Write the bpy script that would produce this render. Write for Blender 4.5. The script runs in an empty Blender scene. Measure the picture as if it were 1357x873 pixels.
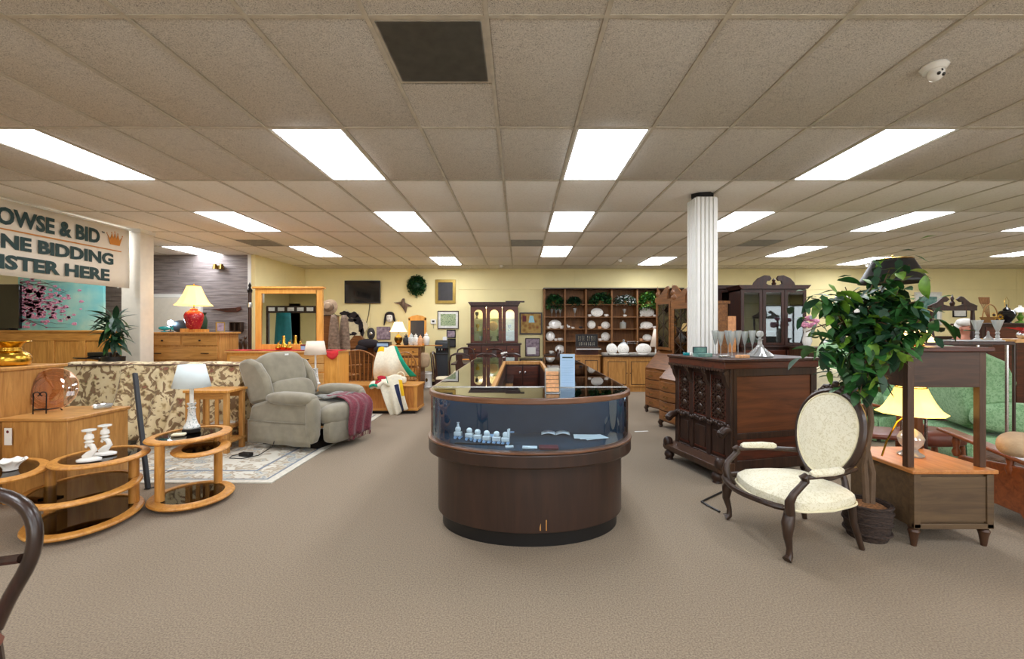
import bpy, bmesh, math, random
from math import sin, cos, pi, radians as R
from mathutils import Vector, Matrix, noise
random.seed(7)
sc = bpy.context.scene
C = sc.collection
# ---------------------------------------------------------------- camera
F, U0, V0, CAMZ = 578.0, 688.0, 436.5, 1.45     # focal length in pixels, vanishing point, eye height
cam_d = bpy.data.cameras.new('camera'); cam = bpy.data.objects.new('camera', cam_d); C.objects.link(cam)
cam.location = (0, 0, CAMZ); cam.rotation_euler = (R(90), 0, 0)
cam_d.sensor_fit = 'HORIZONTAL'; cam_d.sensor_width = 36; cam_d.lens = F/1357*36
cam_d.shift_x = (678.5-U0)/1357; cam_d.clip_start = .05
sc.camera = cam
# ---------------------------------------------------------------- world and exposure
w = bpy.data.worlds.new('world'); sc.world = w; w.use_nodes = True
w.node_tree.nodes['Background'].inputs[0].default_value = (.93, .96, 1, 1)
w.node_tree.nodes['Background'].inputs[1].default_value = 2.2
PANEL_L, LAMP_L = 9.0, 16.0                       # fluorescent panel and lamp shade radiance
sc.view_settings.view_transform = 'Standard'; sc.view_settings.look = 'None'
sc.view_settings.exposure = 0.97; sc.view_settings.gamma = 1; sc.view_settings.use_curve_mapping = False
def PX(u, Y): return (u-U0)/F*Y
def PZ(v, Y): return CAMZ+(V0-v)/F*Y
# ---------------------------------------------------------------- materials
M = {}
def _m(name):
    m = bpy.data.materials.new(name); m.use_nodes = True; M[name] = m
    return m, m.node_tree, m.node_tree.nodes['Principled BSDF']
def lin(c):
    return tuple((x/255/12.92 if x/255 <= .04045 else ((x/255+.055)/1.055)**2.4) for x in c)+(1,)
def plain(name, c, rough=.6, metal=0, spec=.5, var=.06, scale=12, bump=0, bscale=80, coat=0, sheen=0):
    m, t, b = _m(name)
    n = t.nodes.new('ShaderNodeTexNoise'); n.inputs['Scale'].default_value = scale; n.inputs['Detail'].default_value = 4
    tc = t.nodes.new('ShaderNodeTexCoord'); t.links.new(tc.outputs['Object'], n.inputs['Vector'])
    r = t.nodes.new('ShaderNodeValToRGB'); c0 = lin(c)
    r.color_ramp.elements[0].position = .3; r.color_ramp.elements[1].position = .7
    r.color_ramp.elements[0].color = tuple(x*(1-var*2) for x in c0[:3])+(1,)
    r.color_ramp.elements[1].color = tuple(min(1, x*(1+var*2)) for x in c0[:3])+(1,)
    t.links.new(n.outputs['Fac'], r.inputs['Fac']); t.links.new(r.outputs['Color'], b.inputs['Base Color'])
    b.inputs['Roughness'].default_value = rough; b.inputs['Metallic'].default_value = metal
    b.inputs['Specular IOR Level'].default_value = spec; b.inputs['Coat Weight'].default_value = coat
    b.inputs['Sheen Weight'].default_value = sheen
    if bump:
        n2 = t.nodes.new('ShaderNodeTexNoise'); n2.inputs['Scale'].default_value = bscale; n2.inputs['Detail'].default_value = 5
        t.links.new(tc.outputs['Object'], n2.inputs['Vector'])
        bp = t.nodes.new('ShaderNodeBump'); bp.inputs['Strength'].default_value = bump; bp.inputs['Distance'].default_value = .01
        t.links.new(n2.outputs['Fac'], bp.inputs['Height']); t.links.new(bp.outputs['Normal'], b.inputs['Normal'])
    return m
def wood(name, c, d, rough=.4, scale=3, axis=2, coat=.15):
    """grain stretched along one local axis"""
    m, t, b = _m(name)
    tc = t.nodes.new('ShaderNodeTexCoord'); mp = t.nodes.new('ShaderNodeMapping')
    s = [scale*6]*3; s[axis] = scale*.6; mp.inputs['Scale'].default_value = s
    t.links.new(tc.outputs['Object'], mp.inputs['Vector'])
    n = t.nodes.new('ShaderNodeTexNoise'); n.inputs['Scale'].default_value = 1.6; n.inputs['Detail'].default_value = 7
    n.inputs['Distortion'].default_value = .8; n.inputs['Roughness'].default_value = .6
    t.links.new(mp.outputs['Vector'], n.inputs['Vector'])
    r = t.nodes.new('ShaderNodeValToRGB'); r.color_ramp.elements[0].position = .33; r.color_ramp.elements[1].position = .66
    r.color_ramp.elements[0].color = lin(d); r.color_ramp.elements[1].color = lin(c)
    t.links.new(n.outputs['Fac'], r.inputs['Fac']); t.links.new(r.outputs['Color'], b.inputs['Base Color'])
    b.inputs['Roughness'].default_value = rough; b.inputs['Coat Weight'].default_value = coat; b.inputs['Coat Roughness'].default_value = .2
    bp = t.nodes.new('ShaderNodeBump'); bp.inputs['Strength'].default_value = .08; bp.inputs['Distance'].default_value = .004
    t.links.new(n.outputs['Fac'], bp.inputs['Height']); t.links.new(bp.outputs['Normal'], b.inputs['Normal'])
    return m
def glow(name, c, s, base=None):
    m, t, b = _m(name); b.inputs['Base Color'].default_value = lin(base or c)
    b.inputs['Emission Color'].default_value = lin(c); b.inputs['Emission Strength'].default_value = s
    return m
def glass(name, c=(240, 250, 250), rough=.02, alpha=.12):
    """thin pane: mostly see-through with a sharp reflection"""
    m, t, b = _m(name)
    out = t.nodes['Material Output']; tr = t.nodes.new('ShaderNodeBsdfTransparent'); tr.inputs[0].default_value = lin(c)
    gl = t.nodes.new('ShaderNodeBsdfGlossy'); gl.inputs['Roughness'].default_value = rough
    fr = t.nodes.new('ShaderNodeFresnel'); fr.inputs['IOR'].default_value = 1.5
    ad = t.nodes.new('ShaderNodeMath'); ad.operation = 'ADD'; ad.inputs[1].default_value = alpha*.3
    mx = t.nodes.new('ShaderNodeMixShader')
    t.links.new(fr.outputs[0], ad.inputs[0]); t.links.new(ad.outputs[0], mx.inputs[0])
    t.links.new(tr.outputs[0], mx.inputs[1]); t.links.new(gl.outputs[0], mx.inputs[2]); t.links.new(mx.outputs[0], out.inputs['Surface'])
    return m
def ramp_tex(name, tex, scale, stops, rough=.85, sheen=0, bump=0, vecscale=(1, 1, 1), distort=0, interp='LINEAR'):
    m, t, b = _m(name)
    tc = t.nodes.new('ShaderNodeTexCoord'); mp = t.nodes.new('ShaderNodeMapping'); mp.inputs['Scale'].default_value = vecscale
    t.links.new(tc.outputs['Object'], mp.inputs['Vector'])
    vec = mp.outputs['Vector']
    if distort:
        dn = t.nodes.new('ShaderNodeTexNoise'); dn.inputs['Scale'].default_value = scale*1.3
        t.links.new(vec, dn.inputs['Vector'])
        ma = t.nodes.new('ShaderNodeMixRGB'); ma.blend_type = 'ADD'; ma.inputs[0].default_value = distort
        t.links.new(vec, ma.inputs[1]); t.links.new(dn.outputs['Color'], ma.inputs[2]); vec = ma.outputs[0]
    if tex == 'voronoi':
        n = t.nodes.new('ShaderNodeTexVoronoi'); o = n.outputs['Distance']
    else:
        n = t.nodes.new('ShaderNodeTexNoise'); n.inputs['Detail'].default_value = 4; o = n.outputs['Fac']
    n.inputs['Scale'].default_value = scale; t.links.new(vec, n.inputs['Vector'])
    r = t.nodes.new('ShaderNodeValToRGB'); r.color_ramp.interpolation = interp
    while len(r.color_ramp.elements) < len(stops): r.color_ramp.elements.new(.5)
    for e, (p, c) in zip(r.color_ramp.elements, stops): e.position = p; e.color = lin(c)
    t.links.new(o, r.inputs['Fac']); t.links.new(r.outputs['Color'], b.inputs['Base Color'])
    b.inputs['Roughness'].default_value = rough; b.inputs['Sheen Weight'].default_value = sheen
    if bump:
        bp = t.nodes.new('ShaderNodeBump'); bp.inputs['Strength'].default_value = bump; bp.inputs['Distance'].default_value = .01
        t.links.new(o, bp.inputs['Height']); t.links.new(bp.outputs['Normal'], b.inputs['Normal'])
    return m
# setting
ramp_tex('carpet', 'noise', 120, [(.3, (112, 98, 82)), (.5, (140, 124, 103)), (.72, (162, 146, 122))], .95, .1, .5)
ramp_tex('ceiling_tile', 'noise', 42, [(.38, (104, 94, 84)), (.445, (226, 217, 204)), (.62, (245, 238, 228))], .9, 0, .6, (1, 1.5, 1), .3)
ramp_tex('ceiling_tile_smooth', 'noise', 50, [(.3, (236, 229, 218)), (.5, (245, 239, 230)), (1, (248, 243, 235))], .9, 0, .1); plain('ceiling_grid', (205, 196, 180), .5); plain('ceiling_void', (60, 55, 50), .9)
plain('wall_yellow', (246, 232, 176), .8, var=.02, scale=2, bump=.05)
plain('wall_white', (226, 220, 206), .7, var=.02)
ramp_tex('grey_plank', 'noise', 2.2, [(.25, (92, 84, 84)), (.5, (132, 122, 120)), (.75, (158, 150, 146))], .7, 0, .1, (1.2, 10, 14))
plain('white_paint', (236, 236, 232), .45, var=.01); plain('black_void', (14, 13, 13), .8)
# woods
wood('oak', (222, 160, 78), (186, 122, 50)); wood('oak_x', (222, 160, 78), (186, 122, 50), axis=0)
wood('oak_dull', (206, 152, 84), (170, 116, 56)); wood('oak_dull_x', (204, 150, 82), (170, 116, 56), axis=0)
wood('oak_light', (222, 172, 104), (196, 142, 76), axis=0)
wood('honey', (204, 136, 62), (166, 98, 40)); wood('pine', (236, 172, 84), (214, 146, 60))
wood('mahogany', (66, 30, 18), (34, 15, 10), .4, coat=.1); wood('mahogany_red', (98, 44, 24), (60, 26, 15), .4, axis=0, coat=.1)
wood('walnut', (88, 58, 38), (60, 38, 25), .45, coat=.05); wood('walnut_x', (80, 52, 35), (54, 34, 23), .45, axis=0, coat=.05)
wood('bar_panel', (118, 68, 36), (78, 42, 22), .45, 1.6, 0, .1); wood('bar_dark', (64, 40, 27), (36, 21, 15), .45, coat=.1)
wood('counter_wood', (58, 37, 28), (42, 27, 21), .4, 1.5, 2, .15); wood('rim_wood', (126, 84, 58), (98, 64, 44), .3, 2, 0, .4)
wood('bookcase', (146, 98, 52), (110, 70, 34), .6, coat=0); wood('desk_wood', (142, 90, 44), (98, 58, 26), axis=0, coat=.1)
wood('grey_brown', (104, 82, 56), (78, 60, 42), .5, 2, 0, .05); wood('orange_wood', (204, 138, 76), (172, 108, 54), .35, 2, 1, .3)
wood('dark_brown', (66, 45, 32), (42, 28, 20), .4, coat=.2); wood('chair_dark', (58, 38, 30), (36, 24, 20), .3, coat=.4)
wood('rocker_wood', (156, 88, 46), (112, 58, 30), .35, 2, 0, .3); wood('windsor', (176, 120, 62), (134, 84, 40))
# fabrics and others
ramp_tex('floral', 'voronoi', 7.5, [(0, (116, 66, 52)), (.14, (158, 104, 82)), (.22, (112, 96, 62)), (.34, (196, 172, 126)), (.44, (228, 210, 166)), (1, (236, 220, 180))], .85, .2, .1, (1, 1, 1), .22)
def floral_mix(name):
    m = M[name]; t = m.node_tree; b = t.nodes['Principled BSDF']; src = b.inputs['Base Color'].links[0].from_socket
    tc = t.nodes.new('ShaderNodeTexCoord'); n = t.nodes.new('ShaderNodeTexNoise'); n.inputs['Scale'].default_value = 8; n.inputs['Detail'].default_value = 3; n.inputs['Distortion'].default_value = 1.6
    t.links.new(tc.outputs['Object'], n.inputs['Vector']); r = t.nodes.new('ShaderNodeValToRGB'); r.color_ramp.elements.new(.5)
    for e, (p, c) in zip(r.color_ramp.elements, [(.52, (0, 0, 0)), (.56, (255, 255, 255)), (1, (255, 255, 255))]): e.position = p; e.color = lin(c)
    mx = t.nodes.new('ShaderNodeMixRGB'); mx.inputs[2].default_value = lin((142, 116, 84)); t.links.new(n.outputs['Fac'], r.inputs['Fac']); t.links.new(r.outputs[0], mx.inputs[0]); t.links.new(src, mx.inputs[1])
    t.links.new(mx.outputs[0], b.inputs['Base Color'])
floral_mix('floral')
ramp_tex('rug', 'voronoi', 5.5, [(0, (108, 122, 140)), (.18, (196, 196, 184)), (.26, (140, 148, 156)), (.34, (206, 204, 190)), (.55, (168, 150, 124)), (.62, (214, 210, 196)), (1, (222, 218, 204))], .95, .1, .1, (1, 1, 1), .35)
plain('rug_border', (214, 210, 196), .95, var=.05, scale=30); plain('rug_line', (128, 136, 146), .95)
plain('microfibre', (138, 131, 112), .9, var=.07, scale=9, bump=.15, bscale=12, sheen=.4)
ramp_tex('throw_red', 'noise', 60, [(.3, (86, 26, 40)), (.6, (122, 44, 58)), (.8, (146, 74, 80))], .95, .3, .4)
ramp_tex('throw_grey', 'noise', 40, [(.3, (92, 92, 88)), (.7, (140, 140, 132))], .95, .3, .4)
ramp_tex('damask', 'voronoi', 26, [(0, (206, 196, 160)), (.35, (226, 219, 188)), (.5, (238, 232, 206)), (1, (240, 235, 212))], .6, .2, .1, (1, 1, 1), .2)
plain('piping', (232, 224, 190), .6); plain('cream', (232, 222, 190), .8, var=.04, bump=.1)
ramp_tex('green_damask', 'voronoi', 22, [(0, (96, 138, 96)), (.4, (124, 168, 120)), (.6, (146, 186, 140)), (1, (150, 190, 144))], .8, .2, .1, (1, 1, 1), .2)
plain('blanket_cream', (236, 230, 208), .95, var=.04, scale=30, bump=.3); plain('blanket_green', (24, 150, 118), .95, bump=.3)
plain('blanket_red', (176, 34, 52), .95, bump=.3); plain('blanket_yellow', (234, 186, 24), .95, bump=.3); plain('blanket_navy', (44, 52, 84), .95, bump=.3)
plain('red_cloth', (206, 48, 52), .85, bump=.2); plain('teal_cloth', (14, 104, 108), .7, bump=.4, bscale=25)
plain('black', (22, 21, 22), .4, var=.02); plain('black_gloss', (16, 16, 18), .08, coat=.6, var=.01); plain('charcoal', (46, 50, 56), .45)
plain('iron', (30, 26, 26), .45, .6); plain('brass', (206, 160, 62), .22, 1); plain('brass_dark', (122, 98, 52), .3, 1)
plain('silver', (206, 206, 206), .25, 1); plain('knob', (66, 54, 48), .4, .7)
plain('porcelain', (246, 244, 238), .2, coat=.5, var=.01); plain('paper', (244, 244, 240), .7, var=.01)
ramp_tex('chinoiserie', 'voronoi', 30, [(0, (120, 60, 80)), (.25, (110, 150, 150)), (.38, (226, 226, 222)), (1, (240, 240, 238))], .25, 0, 0, (1, 1, .5), .2)
ramp_tex('china_pattern', 'voronoi', 26, [(0, (110, 128, 132)), (.14, (190, 196, 190)), (.24, (240, 236, 226)), (1, (246, 243, 236))], .25, 0, 0)
ramp_tex('red_glaze', 'voronoi', 34, [(0, (226, 150, 80)), (.15, (200, 90, 60)), (.3, (160, 28, 40)), (1, (150, 20, 36))], .2, 0, 0)
plain('shade_off', (226, 238, 240), .8, var=.01); plain('shade_cream', (240, 222, 204), .8, var=.01)
glow('shade_warm', (255, 196, 96), 1.5, (250, 220, 150)); glow('bulb', (255, 232, 180), LAMP_L); glow('shade_hot', (255, 214, 140), 2.2, (250, 225, 170))
glow('cabinet_glow', (255, 214, 160), 14); glow('case_light', (215, 232, 255), 26); glow('bulb_cool', (190, 225, 255), 20)
glow('diffuser', (244, 248, 255), PANEL_L, (250, 250, 250))
glass('glass'); glass('glass_top', (226, 240, 236), .02, .35); glass('glass_blue', (196, 214, 224), .02, .2); glass('smoked_glass', (204, 190, 178), .03, .08); glass('rose_glass', (247, 226, 216), .05, .3); glass('crystal', (236, 242, 240), .04, .55)
_t = M['crystal'].node_tree; _o = _t.nodes['Material Output']; _l = _o.inputs['Surface'].links[0].from_socket
_mx = _t.nodes.new('ShaderNodeMixShader'); _mx.inputs[0].default_value = .25; _d = _t.nodes.new('ShaderNodeBsdfDiffuse'); _d.inputs[0].default_value = (.92, .95, .95, 1)
_t.links.new(_l, _mx.inputs[1]); _t.links.new(_d.outputs[0], _mx.inputs[2]); _t.links.new(_mx.outputs[0], _o.inputs['Surface'])
plain('mirror', (232, 234, 230), .01, 1, var=0); plain('slate_felt', (38, 58, 74), .9, var=.05)
plain('leaf', (44, 96, 42), .45, var=.25, scale=20); plain('leaf_light', (112, 156, 50), .45, var=.2, scale=20); plain('leaf_dark', (24, 62, 38), .5, var=.2, scale=20)
plain('bark', (104, 84, 66), .9, bump=.5); plain('stem', (92, 70, 48), .8)
ramp_tex('wicker', 'noise', 40, [(.35, (34, 26, 24)), (.7, (78, 60, 50))], .8, 0, .8, (1, 1, 4)); plain('moss', (138, 96, 60), .95, var=.3, scale=60, bump=1)
plain('skin', (186, 124, 100), .6, var=.03); plain('hair_white', (226, 222, 216), .8, bump=.5); plain('navy_shirt', (28, 34, 48), .85)
plain('tan_fabric', (186, 160, 128), .9, bump=.3); plain('fur', (120, 98, 82), .95, var=.2, bump=1, bscale=60); plain('leather', (116, 62, 46), .4)
plain('hat', (150, 126, 100), .9, var=.1, scale=20); plain('coat_fur', (142, 120, 102), .95, var=.2, scale=20, bump=1)
plain('hide_white', (226, 214, 180), .9); plain('hide_black', (42, 36, 40), .9); plain('gold_frame', (172, 144, 74), .4, .6)
plain('mat_white', (232, 232, 226), .8); plain('dark_print', (56, 54, 56), .5)
ramp_tex('green_print', 'voronoi', 34, [(0, (40, 60, 90)), (.25, (60, 110, 70)), (.5, (190, 200, 160)), (1, (120, 150, 100))], .7)
ramp_tex('still_life', 'voronoi', 9, [(0, (150, 60, 40)), (.3, (160, 120, 60)), (.6, (196, 160, 90)), (1, (180, 150, 90))], .7)
ramp_tex('mauve_print', 'noise', 14, [(.3, (110, 92, 110)), (.6, (170, 152, 164)), (.8, (206, 190, 190))], .7)
ramp_tex('teal_print', 'noise', 12, [(.3, (60, 110, 110)), (.6, (120, 160, 150)), (.8, (190, 206, 190))], .7)
ramp_tex('aqua_wash', 'noise', 2.2, [(.3, (104, 186, 192)), (.5, (148, 204, 196)), (.7, (192, 218, 200))], .7)
plain('blossom', (222, 150, 180), .8, var=.2, scale=40); plain('blossom_dark', (150, 70, 110), .8, var=.2); plain('twig', (92, 46, 62), .8)
plain('sign_green', (30, 62, 62), .6, var=.01); plain('sign_orange', (206, 132, 44), .6, var=.01); plain('banner', (236, 226, 208), .6, var=.01)
plain('ice_blue', (176, 208, 240), .5, var=.01); plain('peach', (232, 176, 128), .7, var=.1, scale=60); plain('maroon', (110, 34, 44), .6)
plain('turquoise_glass', (20, 150, 160), .1, coat=.6); plain('vent_grey', (168, 164, 154), .6, .3); plain('blue_card', (150, 190, 226), .5)
plain('yellow_petal', (236, 176, 22), .8); plain('seed', (60, 38, 22), .9); plain('basket', (156, 112, 60), .8, bump=.5); plain('dried', (140, 98, 60), .95, bump=.5)
# ---------------------------------------------------------------- mesh builder
class B:
    def __init__(s): s.v = []; s.f = []; s.mi = []; s.cur = 0; s.T = None
    def add(s, vs, fs):
        n = len(s.v)
        if s.T is not None: vs = [s.T @ Vector(p) for p in vs]
        s.v += [tuple(p) for p in vs]; s.f += [tuple(i+n for i in f) for f in fs]; s.mi += [s.cur]*len(fs); return s
    def box(s, x0, x1, y0, y1, z0, z1):
        return s.add([(x0,y0,z0),(x1,y0,z0),(x1,y1,z0),(x0,y1,z0),(x0,y0,z1),(x1,y0,z1),(x1,y1,z1),(x0,y1,z1)],
                     [(3,2,1,0),(4,5,6,7),(0,1,5,4),(1,2,6,5),(2,3,7,6),(3,0,4,7)])
    def frame(s, x0, x1, z0, z1, y0, y1, w, wt=None, wb=None):
        """rectangular frame in the xz plane"""
        wt = wt or w; wb = wb or w
        s.box(x0, x0+w, y0, y1, z0, z1); s.box(x1-w, x1, y0, y1, z0, z1)
        s.box(x0+w, x1-w, y0, y1, z1-wt, z1); return s.box(x0+w, x1-w, y0, y1, z0, z0+wb)
    def beam(s, a, b, w, h=None, up=(0, 0, 1)):
        a = Vector(a); b = Vector(b); d = (b-a).normalized(); h = h or w; up = Vector(up)
        if abs(d.dot(up)) > .98: up = Vector((0, 1, 0))
        x = d.cross(up).normalized(); y = x.cross(d).normalized()
        q = [x*i*w/2+y*j*h/2 for i, j in ((-1,-1),(1,-1),(1,1),(-1,1))]
        return s.add([a+k for k in q]+[b+k for k in q], [(3,2,1,0),(4,5,6,7),(0,1,5,4),(1,2,6,5),(2,3,7,6),(3,0,4,7)])
    def tube(s, pts, r, n=8, close=False, sq=1):
        pts = [Vector(p) for p in pts]; m = len(pts); rs = r if isinstance(r, (list, tuple)) else [r]*m
        vs = []; fs = []; ref = None
        for i, p in enumerate(pts):
            d = (pts[(i+1) % m]-pts[i-1]) if close else (pts[min(i+1, m-1)]-pts[max(i-1, 0)])
            if d.length < 1e-9: d = Vector((0, 0, 1))
            d.normalize()
            if ref is None: ref = Vector((0, 0, 1)) if abs(d.z) < .9 else Vector((1, 0, 0))
            x = (ref-d*ref.dot(d))
            if x.length < 1e-6: x = d.orthogonal()
            x.normalize(); ref = x; y = d.cross(x)
            vs += [p+x*cos(2*pi*k/n)*rs[i]+y*sin(2*pi*k/n)*rs[i]*sq for k in range(n)]
        for i in range(m if close else m-1):
            j = (i+1) % m
            fs += [(i*n+k, i*n+(k+1) % n, j*n+(k+1) % n, j*n+k) for k in range(n)]
        if not close: fs += [tuple(range(n))[::-1], tuple((m-1)*n+k for k in range(n))]
        return s.add(vs, fs)
    def lathe(s, prof, n=20, c=(0, 0, 0), sx=1, sy=1, rot=0, cap=True):
        vs = []; fs = []; m = len(prof)
        for r, z in prof:
            for k in range(n):
                a = 2*pi*k/n; x = r*cos(a)*sx; y = r*sin(a)*sy
                vs.append((c[0]+x*cos(rot)-y*sin(rot), c[1]+x*sin(rot)+y*cos(rot), c[2]+z))
        for i in range(m-1): fs += [(i*n+k, i*n+(k+1) % n, (i+1)*n+(k+1) % n, (i+1)*n+k) for k in range(n)]
        if cap:
            if prof[0][0] > 1e-4: fs.append(tuple(range(n))[::-1])
            if prof[-1][0] > 1e-4: fs.append(tuple((m-1)*n+k for k in range(n)))
        return s.add(vs, fs)
    def prism(s, pts, a, b, plane='xz'):
        n = len(pts)
        def P(p, t): return (p[0], t, p[1]) if plane == 'xz' else ((p[0], p[1], t) if plane == 'xy' else (t, p[0], p[1]))
        vs = [P(p, a) for p in pts]+[P(p, b) for p in pts]
        return s.add(vs, [tuple(range(n)), tuple(range(n, 2*n))[::-1]]+[(i, i+n, (i+1) % n+n, (i+1) % n) for i in range(n)])
    def sell(s, c, size, e=.4, nu=20, nv=12, rot=None, e2=None):
        """superellipsoid: a rounded cushion"""
        e2 = e2 or e
        f = lambda x, p: math.copysign(abs(x)**p, x)
        vs = []; fs = []; c = Vector(c)
        for j in range(nv+1):
            b = -pi/2+pi*j/nv
            for i in range(nu):
                a = 2*pi*i/nu
                p = Vector((size[0]/2*f(cos(b), e2)*f(cos(a), e), size[1]/2*f(cos(b), e2)*f(sin(a), e), size[2]/2*f(sin(b), e2)))
                if rot is not None: p = rot @ p
                vs.append(c+p)
        for j in range(nv): fs += [(j*nu+i, j*nu+(i+1) % nu, (j+1)*nu+(i+1) % nu, (j+1)*nu+i) for i in range(nu)]
        return s.add(vs, fs)
    def surf(s, fn, nu, nv, close=False):
        vs = [fn(i/nu, j/nv) for j in range(nv+1) for i in range(nu+1)]
        return s.add(vs, [(j*(nu+1)+i, j*(nu+1)+i+1, (j+1)*(nu+1)+i+1, (j+1)*(nu+1)+i) for j in range(nv) for i in range(nu)])
    def mesh(s, name, mats, ang=38):
        me = bpy.data.meshes.new(name); me.from_pydata(s.v, [], s.f)
        for m in (mats if isinstance(mats, (list, tuple)) else [mats]): me.materials.append(M[m] if isinstance(m, str) else m)
        if any(s.mi): me.polygons.foreach_set('material_index', s.mi)
        bm = bmesh.new(); bm.from_mesh(me)
        bmesh.ops.remove_doubles(bm, verts=bm.verts, dist=1e-5); bmesh.ops.recalc_face_normals(bm, faces=bm.faces)
        bm.to_mesh(me); bm.free()
        me.polygons.foreach_set('use_smooth', [True]*len(me.polygons)); me.set_sharp_from_angle(angle=R(ang)); me.update()
        return me
    def build(s, name, mats, parent=None, bevel=0, thick=0, sub=0, label=None, ang=38, stuff=False):
        o = bpy.data.objects.new(name, s.mesh(name, mats, ang)); C.objects.link(o)
        if parent is not None: o.parent = parent
        if thick: m = o.modifiers.new('solid', 'SOLIDIFY'); m.thickness = thick; m.offset = 0
        if sub: m = o.modifiers.new('sub', 'SUBSURF'); m.levels = m.render_levels = sub
        if bevel: m = o.modifiers.new('bevel', 'BEVEL'); m.width = bevel; m.segments = 2; m.limit_method = 'ANGLE'; m.angle_limit = R(40)
        if label: o['label'] = label
        if stuff: o['kind'] = 'stuff'
        return o
def bx(*a): return B().box(*a)
def thing(name, label, cat, loc=(0, 0, 0), rz=0, group=None):
    o = bpy.data.objects.new(name, None); C.objects.link(o); o.location = loc; o.rotation_euler = (0, 0, rz)
    o.empty_display_size = .1; o['label'] = label; o['category'] = cat
    if group: o['group'] = group
    return o
def tag(o, label, cat, group=None, loc=None, rz=None):
    o['label'] = label; o['category'] = cat
    if group: o['group'] = group
    if loc is not None: o.location = loc
    if rz is not None: o.rotation_euler = (0, 0, rz)
    return o
def struct(name, b, m, parent=None, **k):
    o = b.build(name, m, parent, **k)
    if parent is None: o['kind'] = 'structure'
    return o
KIDS = {}
def dup(root, loc, rz=0, label=None, scale=None):
    def cp(o, par):
        c = o.copy(); C.objects.link(c)
        if par is not None: c.parent = par
        for ch in [x for x in list(o.children)]: cp(ch, c)
        return c
    r = cp(root, None); r.location = loc; r.rotation_euler = (0, 0, rz)
    if scale: r.scale = (scale,)*3 if isinstance(scale, (int, float)) else scale
    if label: r['label'] = label
    return r
def arc(c, r, a0, a1, n, plane='xz', t=0, ry=None):
    ry = ry or r; o = []
    for i in range(n+1):
        a = R(a0+(a1-a0)*i/n); x = c[0]+r*cos(a); y = c[1]+ry*sin(a)
        o.append((x, t, y) if plane == 'xz' else ((x, y, t) if plane == 'xy' else (t, x, y)))
    return o
def rotz(p, a): return (p[0]*cos(a)-p[1]*sin(a), p[0]*sin(a)+p[1]*cos(a))
def TR(x, y, z, rx=0, ry=0, rz=0):
    return Matrix.Translation((x, y, z)) @ Matrix.Rotation(rz, 4, 'Z') @ Matrix.Rotation(ry, 4, 'Y') @ Matrix.Rotation(rx, 4, 'X')
def text_part(s, name, mat, parent, x0, x1, z0, z1, mtx, bold=0, depth=.003):
    """lettering as a flat mesh fitted into a box of the local xz plane, then moved by mtx"""
    cu = bpy.data.curves.new(name, 'FONT'); cu.body = s; cu.offset = bold; cu.extrude = .01; cu.resolution_u = 3
    tmp = bpy.data.objects.new('tmp', cu); C.objects.link(tmp)
    me = bpy.data.meshes.new_from_object(tmp.evaluated_get(bpy.context.evaluated_depsgraph_get()))
    bpy.data.objects.remove(tmp); bpy.data.curves.remove(cu)
    xs = [v.co.x for v in me.vertices]; ys = [v.co.y for v in me.vertices]
    a, b, c, d = min(xs), max(xs), min(ys), max(ys)
    for v in me.vertices:
        p = Vector((x0+(v.co.x-a)/(b-a)*(x1-x0), -depth if v.co.z > 0 else 0, z0+(v.co.y-c)/(d-c)*(z1-z0)))
        v.co = mtx @ p
    me.materials.clear(); me.materials.append(M[mat]); me.name = name
    o = bpy.data.objects.new(name, me); C.objects.link(o)
    if parent is not None: o.parent = parent
    return o
# ================================================================ THE ROOM
CH = 3.04; BY = 11.4
XL, XR, YF = -10.2, 15.0, -4.5
struct('floor', bx(XL, XR, YF, BY+.1, -.05, 0), 'carpet')
ceil = struct('ceiling', bx(XL, XR, YF, BY+.1, CH+.06, CH+.1), 'ceiling_void')
TW, TL = .6096, 1.2192
GX0, GY0 = -.166, 3.43-TL*6
LIGHTS = []   # (column, row)
def colx(i): return GX0+TW*i
def rowy(j): return GY0+TL*j
for cx in (-2.0, -1.0, 0, 1.0, 2.0, 3.0, 4.0, -3.0):
    base = int(cx*4+1)
    rows = {1: (6, 8, 10), -3: (6, 8, 11), -7: (6, 8, 10), 5: (6, 8, 11), 9: (8, 10), 13: (8, 11), 17: (8, 10), -11: (8, 10)}.get(base, (8,))
    for j in rows+(3, 1): LIGHTS.append((base, j))  # the overhead and rear rows are unseen, added for illumination
VENT2 = [(-1, 5)]                      # the 2x2 return grille near the camera (far half of the cell is a small tile)
DARKV = [(0, 9.5), (7, 9.5), (-8, 9.5)]
tiles = []
for i in range(-16, 25):
    for j in range(0, 14):
        if (i, j) in LIGHTS or (i, j) == (-1, 5): continue
        x0, x1 = colx(i), colx(i+1); y0, y1 = rowy(j), min(rowy(j+1), BY)
        if x1 < XL or x0 > XR or y0 > BY: continue
        cy = (y0+y1)/2; cx = (x0+x1)/2
        vis = cy > 2.3 and abs((cx)/cy) < 1.25
        tiles.append((cy+abs(cx)*.2 if vis else 99+cy, x0+.012, x1-.012, y0+.012, y1-.012))
tiles.sort()
tm = tm2 = None
rest = B()
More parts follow.
